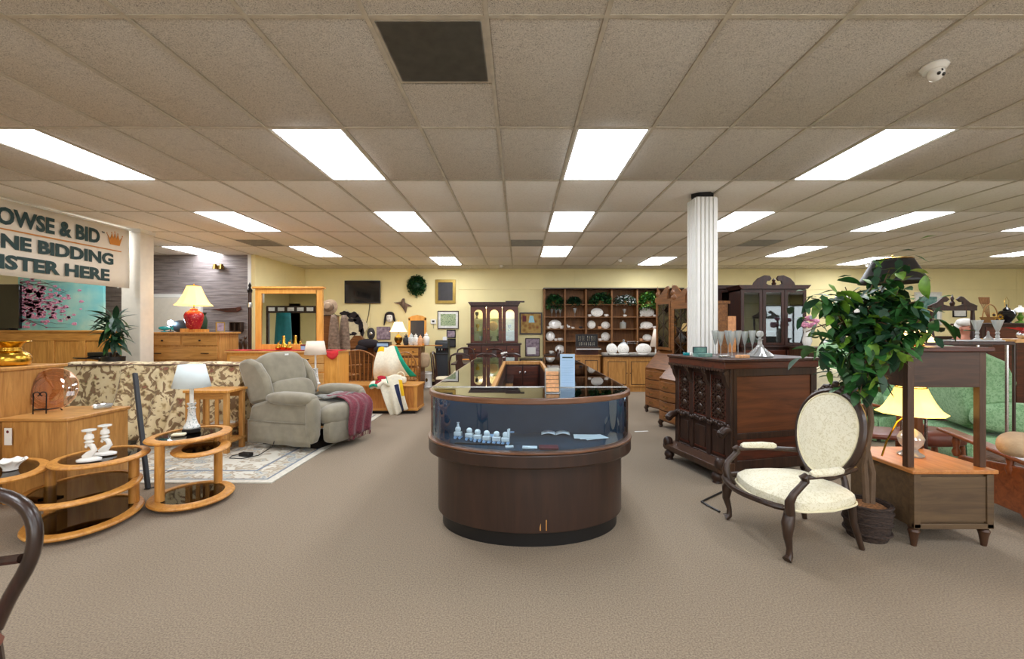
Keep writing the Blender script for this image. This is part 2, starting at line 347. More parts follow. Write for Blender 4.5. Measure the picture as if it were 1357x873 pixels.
for k, (d, x0, x1, y0, y1) in enumerate(tiles):
    if k < 298 and d < 90:
        if abs((y1-y0)-(TL-.024)) < .01:
            if tm is None:
                hx, hy = TW/2-.012, TL/2-.012
                tm = B().add([(-hx,-hy,0),(hx,-hy,0),(hx,hy,0),(-hx,hy,0),(-hx+.008,-hy+.008,-.006),(hx-.008,-hy+.008,-.006),(hx-.008,hy-.008,-.006),(-hx+.008,hy-.008,-.006)],
                             [(4,5,6,7),(0,1,5,4),(1,2,6,5),(2,3,7,6),(3,0,4,7)]).mesh('ceiling_tile', 'ceiling_tile')
            if tm2 is None: tm2 = tm.copy(); tm2.materials.clear(); tm2.materials.append(M['ceiling_tile_smooth'])
            o = bpy.data.objects.new('ceiling_tile', tm if y0 < 4.6 else tm2); C.objects.link(o); o.parent = ceil
            o.location = ((x0+x1)/2, (y0+y1)/2, CH+.004); o.rotation_euler = (R(random.uniform(-.05, .05)), R(random.uniform(-.1, .1)), pi if random.random() < .5 else 0)
        else:
            bx(x0, x1, y0, y1, CH-.002, CH+.01).build('ceiling_tile', 'ceiling_tile', ceil)
    else: rest.box(x0, x1, y0, y1, CH-.002, CH+.01)
rest.build('ceiling_tile', 'ceiling_tile', ceil, stuff=True)
g = B()
for i in range(-16, 26):
    x = colx(i)
    if XL < x < XR: g.box(x-.012, x+.012, YF, BY, CH-.008, CH+.008)
for j in range(0, 14):
    y = rowy(j)
    if y < BY: g.box(XL, XR, y-.012, y+.012, CH-.006, CH+.008)
g.build('ceiling_grid', 'ceiling_grid', ceil)
# small tile behind the 2x2 grille, and the grille
y0 = rowy(5)
bx(colx(-1)+.012, colx(0)-.012, y0+TW+.01, y0+TL-.012, CH-.002, CH+.01).build('ceiling_tile', 'ceiling_tile', ceil)
vg = thing('air_return_grille', 'large square perforated grey air return grille in the ceiling near the top edge', 'vent', (colx(-1)+TW/2, y0+TW/2, CH))
b = B(); b.T = Matrix.Rotation(R(90), 4, 'X'); b.frame(-.295, .295, -.295, .295, -.002, .016, .025); b.build('grille_frame', 'ceiling_grid', vg)
b = B()
for i in range(46):
    t = -.27+.54*i/45; b.box(t-.005, t+.005, -.27, .27, -.006, -.002)
    b.box(-.27, .27, t-.005, t+.005, -.006, -.002)
b.build('perforated_plate', 'vent_grey', vg, stuff=True)
bx(-.28, .28, -.28, .28, .03, .05).build('duct', 'brass_dark', vg)
b = B()
for cx, cy in ((-.12, .05), (.1, .1), (.0, -.08)):
    b.lathe([(.06, .0), (.075, .012), (.06, .025)], 14, (cx, cy, .0))
b.build('duct_fitting', 'brass_dark', vg)
for n, (i, jj) in enumerate(DARKV):
    x0 = colx(i); yy = rowy(int(jj))+TL/2
    v = thing('ceiling_vent', ['dark slatted ceiling vent above the china cabinet', 'dark slatted ceiling vent right of the white column', 'dark slatted ceiling vent near the grey plank wall'][n], 'vent', (x0+TW/2, yy+TW/2, CH), 0)
    bx(-.29, .29, -.29, .29, -.008, -.004).build('backing', 'vent_grey', v)
    for k in range(8): bx(-.28, .28, -.27+k*.07, -.25+k*.07, -.018, -.009).build('slat', 'vent_grey', v)
# fluorescent troffers
def where(i, j):
    X = colx(i)+TW/2; Y = rowy(j)+TL/2
    col = {1: 'over the glass counter', -3: 'left of the counter', -7: 'over the left furniture', 5: 'beside the white column', 9: 'right of the white column', 13: 'far right', 17: 'at the right wall', -11: 'far left'}.get(i, 'aside')
    row = {6: 'nearest', 8: 'middle', 10: 'far', 11: 'farthest', 3: 'unseen added overhead', 1: 'unseen added rear'}[j]
    return f'{row} rectangular fluorescent ceiling light {col}'
for (i, j) in LIGHTS:
    x0 = colx(i); yy = rowy(j)
    if x0+TW > XR or x0 < XL: continue
    t = thing('ceiling_light', where(i, j), 'ceiling light', (x0+TW/2, yy+TL/2, CH), 0, 'fluorescent troffers in the ceiling grid')
    hx, hy = TW/2-.012, TL/2-.012
    b = B(); b.box(-hx, -hx+.02, -hy, hy, -.004, .03); b.box(hx-.02, hx, -hy, hy, -.004, .03)
    b.box(-hx+.02, hx-.02, -hy, -hy+.02, -.004, .03); b.box(-hx+.02, hx-.02, hy-.02, hy, -.004, .03)
    b.build('frame', 'white_paint', t)
    B().add([(-hx+.02, -hy+.02, .004), (hx-.02, -hy+.02, .004), (hx-.02, hy-.02, .004), (-hx+.02, hy-.02, .004)], [(0, 3, 2, 1)]).build('diffuser', 'diffuser', t)
# walls
wb = struct('wall_back', bx(-5.6, XR, BY+.02, BY+.15, 0, CH+.06), 'wall_yellow')
xs = [-5.6, -3.9, PX(608, BY), 1.45, 4.3, 7.2, 10.1, 13, XR]
for a, c in zip(xs, xs[1:]):
    lo = c <= PX(608, BY)+.01
    if lo: bx(a+.003, c-.003, BY, BY+.02, 0, CH).build('wall_panel', 'wall_yellow', wb)
    else:
        bx(a+.003, c-.003, BY, BY+.02, 0, 2.49).build('wall_panel', 'wall_yellow', wb); bx(a+.003, c-.003, BY, BY+.02, 2.496, CH).build('wall_panel', 'wall_yellow', wb)
struct('wall_left_return', bx(-5.72, -5.6, 9.25, BY+.1, 0, CH+.06), 'wall_yellow')
wp = struct('wall_plank', bx(XL, -5.72, 9.29, 9.4, 0, CH+.06), 'wall_white')
bx(-5.74, -5.68, 9.22, 9.3, 0, CH).build('corner_trim', 'white_paint', wp)
z = 0; k = 0; random.seed(3)
while z < CH:
    h = .145; x = XL+.01-random.random()
    while x < -5.76:
        L = random.uniform(1.2, 2.2); a, c = max(x, XL), min(x+L, -5.76)
        if c-a > .05: bx(a+.002, c-.002, 9.275+random.uniform(0, .006), 9.29, z+.002, min(z+h, CH)-.001).build('plank', 'grey_plank', wp)
        x += L
    z += h
struct('wall_left', bx(XL-.1, XL, YF, 9.4, 0, CH+.06), 'wall_yellow')
struct('wall_right', bx(XR, XR+.1, YF, BY+.1, 0, CH+.06), 'wall_yellow')
# front wall behind the viewer, with unseen shop-front openings added to let daylight in
b = B(); b.box(XL, XR, YF-.1, YF, 0, .5); b.box(XL, XR, YF-.1, YF, 2.6, CH+.06)
for x in range(7): xx = XL+(XR-XL)*x/6; b.box(max(XL, xx-.5), min(XR, xx+.5), YF-.1, YF, .5, 2.6)
b.box(XL, XL+(XR-XL)/3, YF-.1, YF, .5, 2.6)
struct('wall_front', b, 'wall_yellow')
for x in range(2, 6):
    xa = XL+(XR-XL)*x/6+.5; xb = XL+(XR-XL)*(x+1)/6-.5
    struct('added_window_%d' % (x+1), B().frame(xa, xb, .5, 2.6, YF-.08, YF-.02, .06).box((xa+xb)/2-.03, (xa+xb)/2+.03, YF-.08, YF-.02, .5, 2.6), 'charcoal')
struct('baseboard_back', bx(-5.6, XR, BY-.015, BY, 0, .09), 'dark_brown', bevel=.004)
struct('baseboard_left', bx(-5.6, -5.585, 9.25, BY, 0, .09), 'dark_brown')
# white door in the plank wall
d = struct('door_1', bx(PX(193, 9.2), PX(262, 9.2), 9.2, 9.26, 0, 2.12), 'wall_white', bevel=.004)
xa, xb = PX(193, 9.2), PX(262, 9.2)
B().frame(xa-.06, xb+.06, 0, 2.2, 9.22, 9.275, .07).build('door_frame', 'white_paint', d)
B().lathe([(.0, 0), (.03, .01), (.03, .03), (0, .04)], 12, (xb-.1, 9.17, 1.0)).build('door_handle', 'brass', d)
# white fluted column behind the bar
CX, CY = 2.17, 5.17
col = thing('fluted_column', 'white fluted square column rising behind the carved bar to the ceiling', 'column', (CX, CY, 0))
b = B(); hw = .125
b.box(-hw+.012, hw-.012, -hw+.012, hw-.012, 0, CH-.05)
b.build('core', 'wall_white', col)  # darker white than the flutes puts the grooves' shade into the colour
b = B()
for s in range(4):
    b.T = Matrix.Rotation(pi/2*s, 4, 'Z')
    for k in range(5):
        x = -hw+.006+k*(2*hw-.012)/5; b.box(x+.007, x+.0405, -hw-.008, -hw+.014, .1, CH-.06)
b.T = None; b.build('flutes', 'white_paint', col)
bx(-hw-.02, hw+.02, -hw-.02, hw+.02, 0, .1).build('plinth', 'white_paint', col, bevel=.006)
B().prism([(-.09, -hw-.01), (.03, -hw-.03), (.09, -.1), (.08, .1), (-.08, .1), (-hw-.03, -.06)], CH-.05, CH-.006, 'xy').build('ceiling_gap', 'black_void', col, label='dark ragged gap where the column meets the ceiling')
# pale column beside the banner
col2 = thing('smooth_column', 'pale square column at the end of the sign banner', 'column', (-6.12, 7.0, 0))
bx(-.15, .15, -.13, .13, 0, CH-.002).build('shaft', 'wall_white', col2, bevel=.01)
bx(-.165, .165, -.145, .145, CH-.06, CH-.002).build('collar', 'white_paint', col2)
B().tube([(-.17, -.16, 2.1), (-.17, -.16, CH-.02)], .012, 8).build('conduit', 'white_paint', col2)
# sign banner hanging in the plane x = -6.1
bn = thing('sign_banner', 'white hanging banner lettered BROWSE & BID, ONLINE BIDDING, REGISTER HERE with a gold crown', 'banner', (-6.1, 4.4, 0), 0)
B().surf(lambda u, v: (.006*sin(u*9)+.004*sin(v*5), u*2.42, 2.09+.92*v), 24, 4).build('sheet', 'banner', bn, thick=.004)
mt = Matrix.Translation((.014, 0, 0)) @ Matrix.Rotation(R(90), 4, 'Z')
text_part('BROWSE & BID', 'lettering', 'sign_green', bn, .42, 1.93, 2.69, 2.9, mt, .035)
text_part('TM', 'lettering', 'sign_green', bn, 1.955, 2.0, 2.86, 2.885, mt, .01)
text_part('ONLINE BIDDING', 'lettering', 'sign_green', bn, .12, 2.14, 2.41, 2.585, mt, .042)
text_part('REGISTER HERE', 'lettering', 'sign_green', bn, .2, 2.08, 2.165, 2.34, mt, .042)
b = B(); b.T = mt; b.box(.1, 2.27, -.003, 0, 2.63, 2.645); b.build('rule', 'sign_orange', bn)
b = B(); b.T = mt @ Matrix.Translation((2.04, 0, 2.72))
b.prism([(.05, 0), (.2, 0), (.25, .15), (.2, .08), (.175, .17), (.145, .09), (.125, .19), (.105, .09), (.075, .17), (.05, .08), (0, .15)], -.004, 0)
for x, zz in ((0, .155), (.075, .177), (.125, .197), (.175, .177), (.25, .155)): b.T = mt @ Matrix.Translation((2.04+x, 0, 2.72+zz)); b.sell((0, 0, 0), (.018, .008, .018), 1, 8, 6)
b.build('crown', 'sign_orange', bn)
B().tube([(0, -.02, 3.0), (0, 2.44, 3.0)], .012, 8).build('hanging_rail', 'white_paint', bn)
# security camera, small domes and ceiling bits
dm = thing('security_camera', 'white dome security camera on the ceiling at upper right', 'camera', (PX(1238, 2.62), 2.62, CH-.006))
B().lathe([(.065, 0), (.07, -.012), (.055, -.035), (.0, -.04)], 20).build('mount', 'porcelain', dm)
B().sell((0, -.01, -.055), (.085, .085, .085), 1, 18, 12).build('eyeball', 'porcelain', dm)
b = B()
for dx, dz in ((-.015, -.07), (.012, -.075), (0, -.052)): b.sell((dx, -.045, dz), (.02, .02, .02), 1, 10, 6)
b.build('lens', 'black_gloss', dm)
for n, (u, v) in enumerate(((664, 354), (822, 347), (1150, 353))):
    Y = 1.59*F/(V0-v)-.4
    o = B().lathe([(.05, 0), (.05, -.03), (.03, -.06), (0, -.065)], 14).build('ceiling_sensor', 'porcelain')
    tag(o, ['small white ceiling sensor over the china cabinet', 'small white ceiling sensor over the dish bookcase', 'small white ceiling sensor above the plant'][n], 'sensor', None, (PX(u, Y), Y, CH-.008))
# ================================================================ GLASS DISPLAY COUNTER
KX = .08
def dshape(hw, y0, yf, depth, n=28, yback=None):
    """outline: straight sides from yback to y0, semi-ellipse nose of given depth toward the viewer"""
    pts = [(KX+hw*cos(a), y0-depth*sin(a)) for a in [pi*i/n for i in range(n+1)]]   # right -> nose -> left
    return [(KX+hw, yback)]+pts+[(KX-hw, yback)]
YN, YB = 3.37, 6.97
WX0, WX1, WY0, WY1 = -.19, .29, 3.40, 6.13
ct = thing('display_counter', 'long dark wood display counter with curved glass nose, blue jewellery case and open staff well', 'counter', (0, 0, 0))
def ring_prism(b, outer, z0, z1):
    """outer outline with the rectangular staff well cut out"""
    b.prism([p for p in outer if p[1] <= YN+.001], z0, z1, 'xy')
    ox0 = outer[-1][0]; ox1 = outer[0][0]; yb = outer[0][1]
    b.box(ox0, WX0, YN, yb, z0, z1); b.box(WX1, ox1, YN, yb, z0, z1); b.box(WX0, WX1, WY1, yb, z0, z1); b.box(WX0, WX1, YN, WY0, z0, z1)
    return b
ring_prism(B(), dshape(.665, YN, 0, .46, yback=YB-.1), .0, .12).build('toe_kick', 'black', ct)
ring_prism(B(), dshape(.70, YN, 0, .51, yback=YB-.05), .11, .56).build('drum', 'counter_wood', ct, bevel=.004)
ring_prism(B(), dshape(.77, YN, 0, .58, yback=YB), .55, .645).build('ledge', 'counter_wood', ct, bevel=.012)
b = B()
def band(o1, o2, z0, z1, b):
    n = len(o1); vs = [(x, y, z0) for x, y in o1]+[(x, y, z1) for x, y in o1]+[(x, y, z0) for x, y in o2]+[(x, y, z1) for x, y in o2]
    fs = []
    for i in range(n-1):
        fs += [(i, i+1, n+i+1, n+i), (2*n+i, 3*n+i, 3*n+i+1, 2*n+i+1), (n+i, n+i+1, 3*n+i+1, 3*n+i), (i, 2*n+i, 2*n+i+1, i+1)]
    fs += [(0, n, 3*n, 2*n), (n-1, 3*n-1, 4*n-1, 2*n-1)]
    return b.add(vs, fs)
band(dshape(.775, YN, 0, .585, yback=YB), dshape(.72, YN, 0, .53, yback=YB-.0), .645, .66, b)
b.build('glass_channel', 'rim_wood', ct, bevel=.003)
b = B(); band(dshape(.765, YN, 0, .575, yback=YB), dshape(.735, YN, 0, .545, yback=YB), .965, 1.004, b)
b.box(KX-.765, KX+.765, YB-.03, YB, .965, 1.004)
b.build('top_rim', 'rim_wood', ct, bevel=.008)
b = B(); b.box(WX0-.045, WX0, WY0, WY1+.04, .95, 1.003); b.box(WX1, WX1+.045, WY0, WY1+.04, .95, 1.003); b.box(WX0, WX1, WY1, WY1+.04, .95, 1.003)
b.build('well_rim', 'oak_dull', ct, bevel=.004)
# curved glass: front nose panes, side panes
def pane(o, z0, z1): 
    n = len(o); return B().add([(x, y, z0) for x, y in o]+[(x, y, z1) for x, y in o], [(i, i+1, n+i+1, n+i) for i in range(n-1)])
nose = dshape(.75, YN, 0, .56, yback=YB)[1:-1]
pane(nose, .655, .97).build('curved_glass_front', 'glass_blue', ct)
for s in (-1, 1):
    for k in range(3):
        ya = YN+(YB-YN)*k/3; yb = YN+(YB-YN)*(k+1)/3
        pane([(KX+s*.75, ya+.004), (KX+s*.75, yb-.004)], .655, .97).build('side_glass', 'glass_blue', ct)
        bx(min(KX+s*.745, KX+s*.76), max(KX+s*.745, KX+s*.76), ya-.006, ya+.006, .65, .97).build('glazing_bar', 'rim_wood', ct)
# glass tops
b = B(); b.prism([p for p in dshape(.745, YN, 0, .555, yback=YB) if p[1] <= YN+.001], .998, 1.006, 'xy'); b.build('curved_glass_top', 'glass_top', ct)
bx(KX-.745, WX0-.03, YN+.004, YB-.02, .998, 1.006).build('glass_top', 'glass_top', ct); bx(WX1+.03, KX+.745, YN+.004, YB-.02, .998, 1.006).build('glass_top', 'glass_top', ct)
bx(WX0-.03, WX1+.03, WY1+.03, YB-.02, .998, 1.006).build('glass_top', 'glass_top', ct)
bx(KX-.75, KX+.75, YN-.004, YN+.006, .99, 1.01).build('metal_divider', 'silver', ct)
# inside: deck, rear panels, staff well walls
ring_prism(B(), dshape(.735, YN, 0, .545, yback=YB-.02), .645, .65).build('deck', 'slate_felt', ct)
b = B(); b.box(WX0-.03, WX0-.01, WY0, WY1, .65, .99); b.box(WX1+.01, WX1+.03, WY0, WY1, .65, .99); b.box(KX-.73, KX+.73, YN+.0, YN+.012, .65, .985)
b.build('case_back', 'slate_felt', ct)
b = B(); b.box(WX0-.01, WX0, WY0, WY1, .02, .96); b.box(WX1, WX1+.01, WY0, WY1, .02, .96); b.box(WX0, WX1, WY1, WY1+.012, .02, .96); b.box(WX0, WX1, WY0-.012, WY0, .02, .96)
b.build('well_lining', 'mahogany', ct)
for k in range(2): 
    x = WX0+.02+k*.225
    p = bx(x, x+.21, WY1-.014, WY1, .1, .93).build('well_door', 'mahogany_red', ct, bevel=.003); B().lathe([(.012, 0), (.015, -.02), (0, -.025)], 10).build('knob', 'silver', p).location = (x+(.18 if k == 0 else .03), WY1-.016, .85)
    p.children[0].rotation_euler = (R(-90), 0, 0)
for s in (-1, 1): bx(KX+s*.42-.29 if s < 0 else KX+.24, KX-.15 if s < 0 else KX+.72, YN+.05, YB-.1, .82, .826).build('glass_shelf', 'glass_top', ct)
b = B(); b.tube([(x, y, .974) for x, y in dshape(.722, YN-.03, 0, .505, yback=YN-.02)[2:-2]], .005, 6); b.build('case_light_strip', 'case_light', ct)
b = B(); band(dshape(.737, YN, 0, .547, yback=YN+.001), dshape(.705, YN, 0, .515, yback=YN+.001), .982, .99, b); b.build('light_cover', 'rim_wood', ct)
for s in (-1, 1):
    B().tube([(KX+s*.722, YN+.1, .974), (KX+s*.722, YB-.2, .974)], .005, 6).build('case_light_strip', 'case_light', ct)
    bx(min(KX+s*.705, KX+s*.737), max(KX+s*.705, KX+s*.737), YN+.02, YB-.03, .982, .99).build('light_cover', 'rim_wood', ct)
b = B()
for u, zt in ((712, .14), (716, .18), (724, .16)):
    x = PX(u, 2.86); b.add([(x-.004, 2.862, .13), (x+.004, 2.862, .13), (x+.003, 2.863, zt+.04), (x-.003, 2.863, zt+.04)], [(0, 1, 2, 3)])
b.build('worn_scratch', 'oak_dull', ct)
# things in the curved case
def ontop(v, z): return (CAMZ-z)*F/(v-V0)
DZ = .652
def deckpt(u, v): Y = ontop(v, DZ); return PX(u, Y), Y
G = 'white train cars in the curved case'
for k, (u, v, nm) in enumerate(((607, 581, 'first'), (622, 583, 'second'), (633, 585, 'third'), (645, 587, 'fourth'), (658, 588, 'fifth'), (670, 589, 'sixth'))):
    x, y = deckpt(u, v)
    t = thing('porcelain_train_car', nm+' white porcelain train car from the left in the curved glass case', 'figurine', (x, y, DZ), R(-8), G)
    bx(-.022, .022, -.014, .014, .016, .04).build('car_body', 'porcelain', t, bevel=.004)
    B().sell((0, 0, .052), (.034, .026, .034), .9, 12, 8).build('cargo', 'porcelain', t)
    for sx in (-1, 1):
        for sy in (-1, 1): b = B(); b.T = TR(sx*.013, sy*.014, .009, R(90)); b.lathe([(.009, -.002), (.009, .002)], 8).build('wheel', 'ice_blue', t)
    t.scale = (1.3, 1.3, 1.3)
    if k == 0: B().lathe([(.006, .04), (.01, .06), (.005, .085), (.009, .092)], 10).build('funnel', 'porcelain', t)
    if k == 5: bx(.01, .024, -.014, .014, .04, .085).build('cab', 'porcelain', t, bevel=.003)
x, y = deckpt(640, 589); tag(bx(-.2, .17, -.012, .012, 0, .008).build('train_track', 'black'), 'black plinth strip under the white porcelain train', 'plinth', None, (x, y+.002, DZ), R(-8))
for n, (u, v, a, s, m, nm) in enumerate(((675, 593, 5, (.055, .03), 'paper', 'small white price card by the last porcelain train car'), (702, 594, -3, (.1, .045), 'paper', 'white lettered ticket card at the centre front of the case'),
        (680, 572, 10, (.1, .07), 'ice_blue', 'pale blue two-fold card behind the porcelain train'), (652, 578, 0, (.11, .06), 'ice_blue', 'blue glass dish card behind the middle of the train'))):
    x, y = deckpt(u, v)
    tag(bx(-s[0]/2, s[0]/2, -s[1]/2, s[1]/2, 0, .012).build('display_card', m, bevel=.002), nm, 'card', None, (x, y, DZ), R(a))
x, y = deckpt(727, 594); tag(bx(-.065, .065, -.04, .04, 0, .014).build('maroon_booklet', 'maroon', bevel=.002), 'maroon booklet lying in the curved case', 'booklet', None, (x, y, DZ), R(-2))
x, y = deckpt(736, 575)
t = thing('open_book', 'open cream booklet lying in the curved case', 'book', (x, y, DZ), R(-3))
for s in (-1, 1): B().surf(lambda u, v: (s*(.002+.105*u), -.05+.1*v, .006+.012*sin(pi*u)), 6, 1).build('page', 'paper', t, thick=.004)
for k in range(5): bx(-.09, -.02, -.036+k*.015, -.033+k*.015, .019, .02).build('printed_line', 'mauve_print', t)
x, y = deckpt(787, 580)
t = thing('fanned_papers', 'fan of white papers at the right of the curved case', 'papers', (x, y, DZ), R(22))
for k in range(3): o = bx(-.09, .09, -.06, .06, .004+k*.004, .006+k*.004).build('sheet', 'paper', t); o.rotation_euler = (0, 0, R(-k*13)); o.location = (-.03*k, .005*k, 0)
# things in the side cases
def case_item(u, v, z, fn): Y = ontop(v, z); return fn(PX(u, Y), Y, z)
for k, (u, v) in enumerate(((612, 509), (634, 508), (650, 508))):
    Y = ontop(v, 1.0); x = PX(u, Y)
    t = thing('earring_tray', ['leftmost', 'middle', 'rightmost'][k]+' pale blue earring tray under the left glass top', 'tray', (x, Y+.1, .83), 0, 'pale jewellery trays in the left case')
    bx(-.05, .05, -.08, .08, 0, .02).build('tray', 'ice_blue', t, bevel=.003)
    for q in range(4): bx(-.04, .04, -.07+q*.04, -.05+q*.04, .02, .027).build('card_row', 'paper', t)
x, Y = -.36, 5.3
t = thing('necklace_bust', 'cream velvet necklace bust inside the left glass case', 'display stand', (x, Y, .83))
B().lathe([(.05, 0), (.045, .01), (.02, .03), (.02, .05)], 14).build('base', 'cream', t)
B().sell((0, 0, .085), (.13, .05, .1), .7, 16, 10).build('bust', 'cream', t)
B().tube([(.04*sin(a), -.028, .09-.03*cos(a)+.0) for a in [i*pi/8-pi/2 for i in range(9)]], .004, 6).build('necklace', 'brass', t)
for k, (x, Y, m) in enumerate(((-.5, 4.5, 'porcelain'), (-.4, 4.9, 'silver'), (-.55, 5.9, 'porcelain'), (.55, 4.6, 'porcelain'), (.6, 5.4, 'silver'), (.5, 6.0, 'brass'))):
    t = thing('jewellery_stand', ['round white', 'silver', 'small white', 'white', 'silver', 'brass'][k]+' bracelet stand '+['near the front of the left case', 'beside the necklace bust', 'at the far end of the left case', 'near the front of the right case', 'in the middle of the right case', 'at the far end of the right case'][k], 'display stand', (x, Y, .652))
    B().lathe([(.05, 0), (.05, .01), (.012, .02), (.012, .07)], 14).build('base', m, t)
    o = B().tube([(-.06, 0, .08), (.06, 0, .08)], .022, 12).build('roll', 'slate_felt', t)
    B().tube([(0, .03*cos(a), .08+.03*sin(a)) for a in [2*pi*i/14 for i in range(14)]], .004, 6, True).build('bracelet', m, t)
o = bx(-.16, .16, -.1, .1, 0, .01).build('white_paper', 'paper'); tag(o, 'loose white papers in the right glass case behind the sign holder', 'papers', None, (.58, 3.95, .83), R(12))
# on the counter
Y = ontop(520, 1.006); x = PX(732, Y)
t = thing('card_holder', 'clear acrylic tiered holder of peach business cards on the counter nose', 'card holder', (x, Y, 1.006))
B().box(-.052, -.049, -.04, .04, 0, .16).box(.049, .052, -.04, .04, 0, .16).box(-.052, .052, .037, .04, 0, .17).box(-.052, .052, -.04, .04, 0, .004).build('acrylic_case', 'crystal', t)
for k in range(5): o = bx(-.045, .045, -.028+.01*k, -.005+.01*k, .01+.028*k, .034+.028*k).build('card_stack', 'peach', t)
Y = ontop(513, 1.006); x = PX(752, Y)
t = thing('sign_holder', 'upright pale blue notice sheet in a holder standing on the glass counter', 'sign', (x, Y, 1.006), R(-3))
bx(-.056, .056, -.004, .004, .0, .255).build('sheet', 'ice_blue', t)
bx(-.058, .058, -.03, .03, 0, .005).build('foot', 'crystal', t)
bx(-.04, .04, -.0055, -.0045, .225, .234).build('heading_line', 'sign_green', t)
for k in range(14): bx(-.045, .045-.02*(k % 3 == 2), -.0052, -.0045, .205-k*.013, .208-k*.013).build('text_line', 'blue_card', t)
tag(bx(-.1, .1, -.015, .015, 0, .003).build('floor_tape', 'paper'), 'white scrap of paper tape on the carpet right of the counter', 'tape', None, (PX(850, 6.2), 6.2, .001), R(10))

# ================================================================ VICTORIAN ARMCHAIR
AC = thing('victorian_armchair', 'carved dark wood oval-back armchair upholstered in cream damask', 'armchair', (1.93, 3.07, 0), R(180+8))
# local: +x is the way the chair faces, +y its left
def leg(pts, rad, par, mat='dark_brown', sub=0): return B().tube(pts, rad, 10).build('leg', mat, par)
for s in (-1, 1):
    leg([(.27, s*.29, .30), (.30, s*.31, .24), (.305, s*.315, .16), (.285, s*.305, .08), (.285, s*.305, .035), (.31, s*.315, .015)], [.032, .038, .026, .018, .022, .028], AC)
    leg([(-.24, s*.22, .30), (-.25, s*.225, .18), (-.30, s*.24, .0)], [.026, .022, .017], AC)
def seat_outline(t):   # 0..1 round
    a = 2*pi*t; x = .28*cos(a); y = .32*sin(a)
    f = 1/max(abs(cos(a))**6+abs(sin(a))**6, 1e-6)**(1/6)*1.0
    x = .285*cos(a)*f; y = (.32 if x > 0 else .32-.07*(-x/.285))*sin(a)*f
    if x > .1: x += .035*cos(y/.32*pi*1.0)*.8*(x/.28)
    return x, y
b = B()
def seat(u, v):
    x, y = seat_outline(u); k = [0, .35, .7, .9, 1, 1.02, 1.0][min(6, int(round(v*6)))]
    z = [.425, .42, .405, .385, .36, .33, .30][min(6, int(round(v*6)))]
    return (x*k, y*k, z)
b.surf(seat, 48, 6); b.build('seat', 'damask', AC)
b = B(); b.tube([(seat_outline(i/60)[0]*1.03, seat_outline(i/60)[1]*1.03, .285) for i in range(60)], .021, 8, True, 1.0); b.build('seat_rail', 'dark_brown', AC)
B().tube([(seat_outline(i/60)[0]*1.035, seat_outline(i/60)[1]*1.035, .309) for i in range(60)], .007, 6, True).build('piping', 'piping', AC)
# oval back, tilted
tilt = TR(-.27, 0, .71, 0, R(-12), 0)
OW, OH = .265, .305
def ov(a, k=1): 
    return (0, OW*k*sin(a)*(1+.10*cos(a)), OH*k*cos(a))
b = B(); b.T = tilt; b.tube([ov(2*pi*i/48) for i in range(48)], .025, 8, True); b.build('back_frame', 'dark_brown', AC)
b = B(); b.T = tilt; b.tube([(.02, *ov(2*pi*i/48, .93)[1:]) for i in range(48)], .007, 6, True); b.build('back_piping', 'piping', AC)
b = B(); b.T = tilt
b.surf(lambda u, v: (.02+.035*(1-v*v), ov(2*pi*u, .92*v)[1], ov(2*pi*u, .92*v)[2]), 40, 6)
b.surf(lambda u, v: (-.015, ov(2*pi*u, .92*v)[1], ov(2*pi*u, .92*v)[2]), 40, 2); b.build('back_pad', 'damask', AC)
b = B(); b.T = tilt      # carved crest of leaves and flower
for k in range(-6, 7):
    a = k*.11; p = ov(a, 1.06); b.sell((0, p[1], p[2]+.012*(1-abs(k)/7)), (.03, .04, .034-.002*abs(k)), 1, 10, 7)
b.sell((.01, 0, OH+.05), (.035, .06, .05), 1, 12, 8)
b.tube([(0, .05, OH+.035), (0, .1, OH+.03), (0, .14, OH-.01)], [.014, .012, .006]); b.tube([(0, -.05, OH+.035), (0, -.1, OH+.03), (0, -.14, OH-.01)], [.014, .012, .006])
b.build('carved_crest', 'dark_brown', AC)
bx(-.33+.0, -.325, -.03, .03, 1.0, 1.02).build('price_tag', 'paper', AC)
AC.children[-1].location = (.045, -.08, .02)
for s in (-1, 1):
    b = B(); b.tube([(-.25, s*.2, .28), (-.25, s*.17, .36), (-.26, s*.15, .42), (-.265, s*.13, .45)], [.024, .022, .02, .02]); b.build('back_post', 'dark_brown', AC)
    b = B(); b.tube([(.285, s*.31, .30), (.30, s*.325, .38), (.28, s*.335, .43), (.225, s*.335, .48), (.2, s*.335, .505), (.21, s*.335, .53), (.19, s*.335, .545)], [.03, .028, .022, .02, .024, .03, .018], 10)
    b.tube([(.19, s*.335, .53), (.0, s*.325, .53), (-.12, s*.29, .53), (-.26, s*.225, .53)], [.017, .015, .016, .02], 8)
    b.build('arm', 'dark_brown', AC)
    b = B(); b.tube([(.165, s*.335, .55), (.14, s*.335, .552), (.0, s*.325, .552), (-.08, s*.3, .55), (-.10, s*.295, .55)], [.014, .024, .026, .024, .014], 12); b.build('arm_pad', 'damask', AC)

# ================================================================ CARVED BAR
BAR = thing('carved_bar', 'dark carved wood bar cabinet with lattice panels and corbels behind the armchair', 'bar', (2.0, 4.12, 0), R(14.5))
# local: +x along the plain end (to the right), +y along the carved front (away); carved front faces -x
BW, BL, BH = 1.02, .86, 1.17
bx(.03, BW-.03, .03, BL-.03, .1, 1.08).build('carcass', 'bar_dark', BAR)
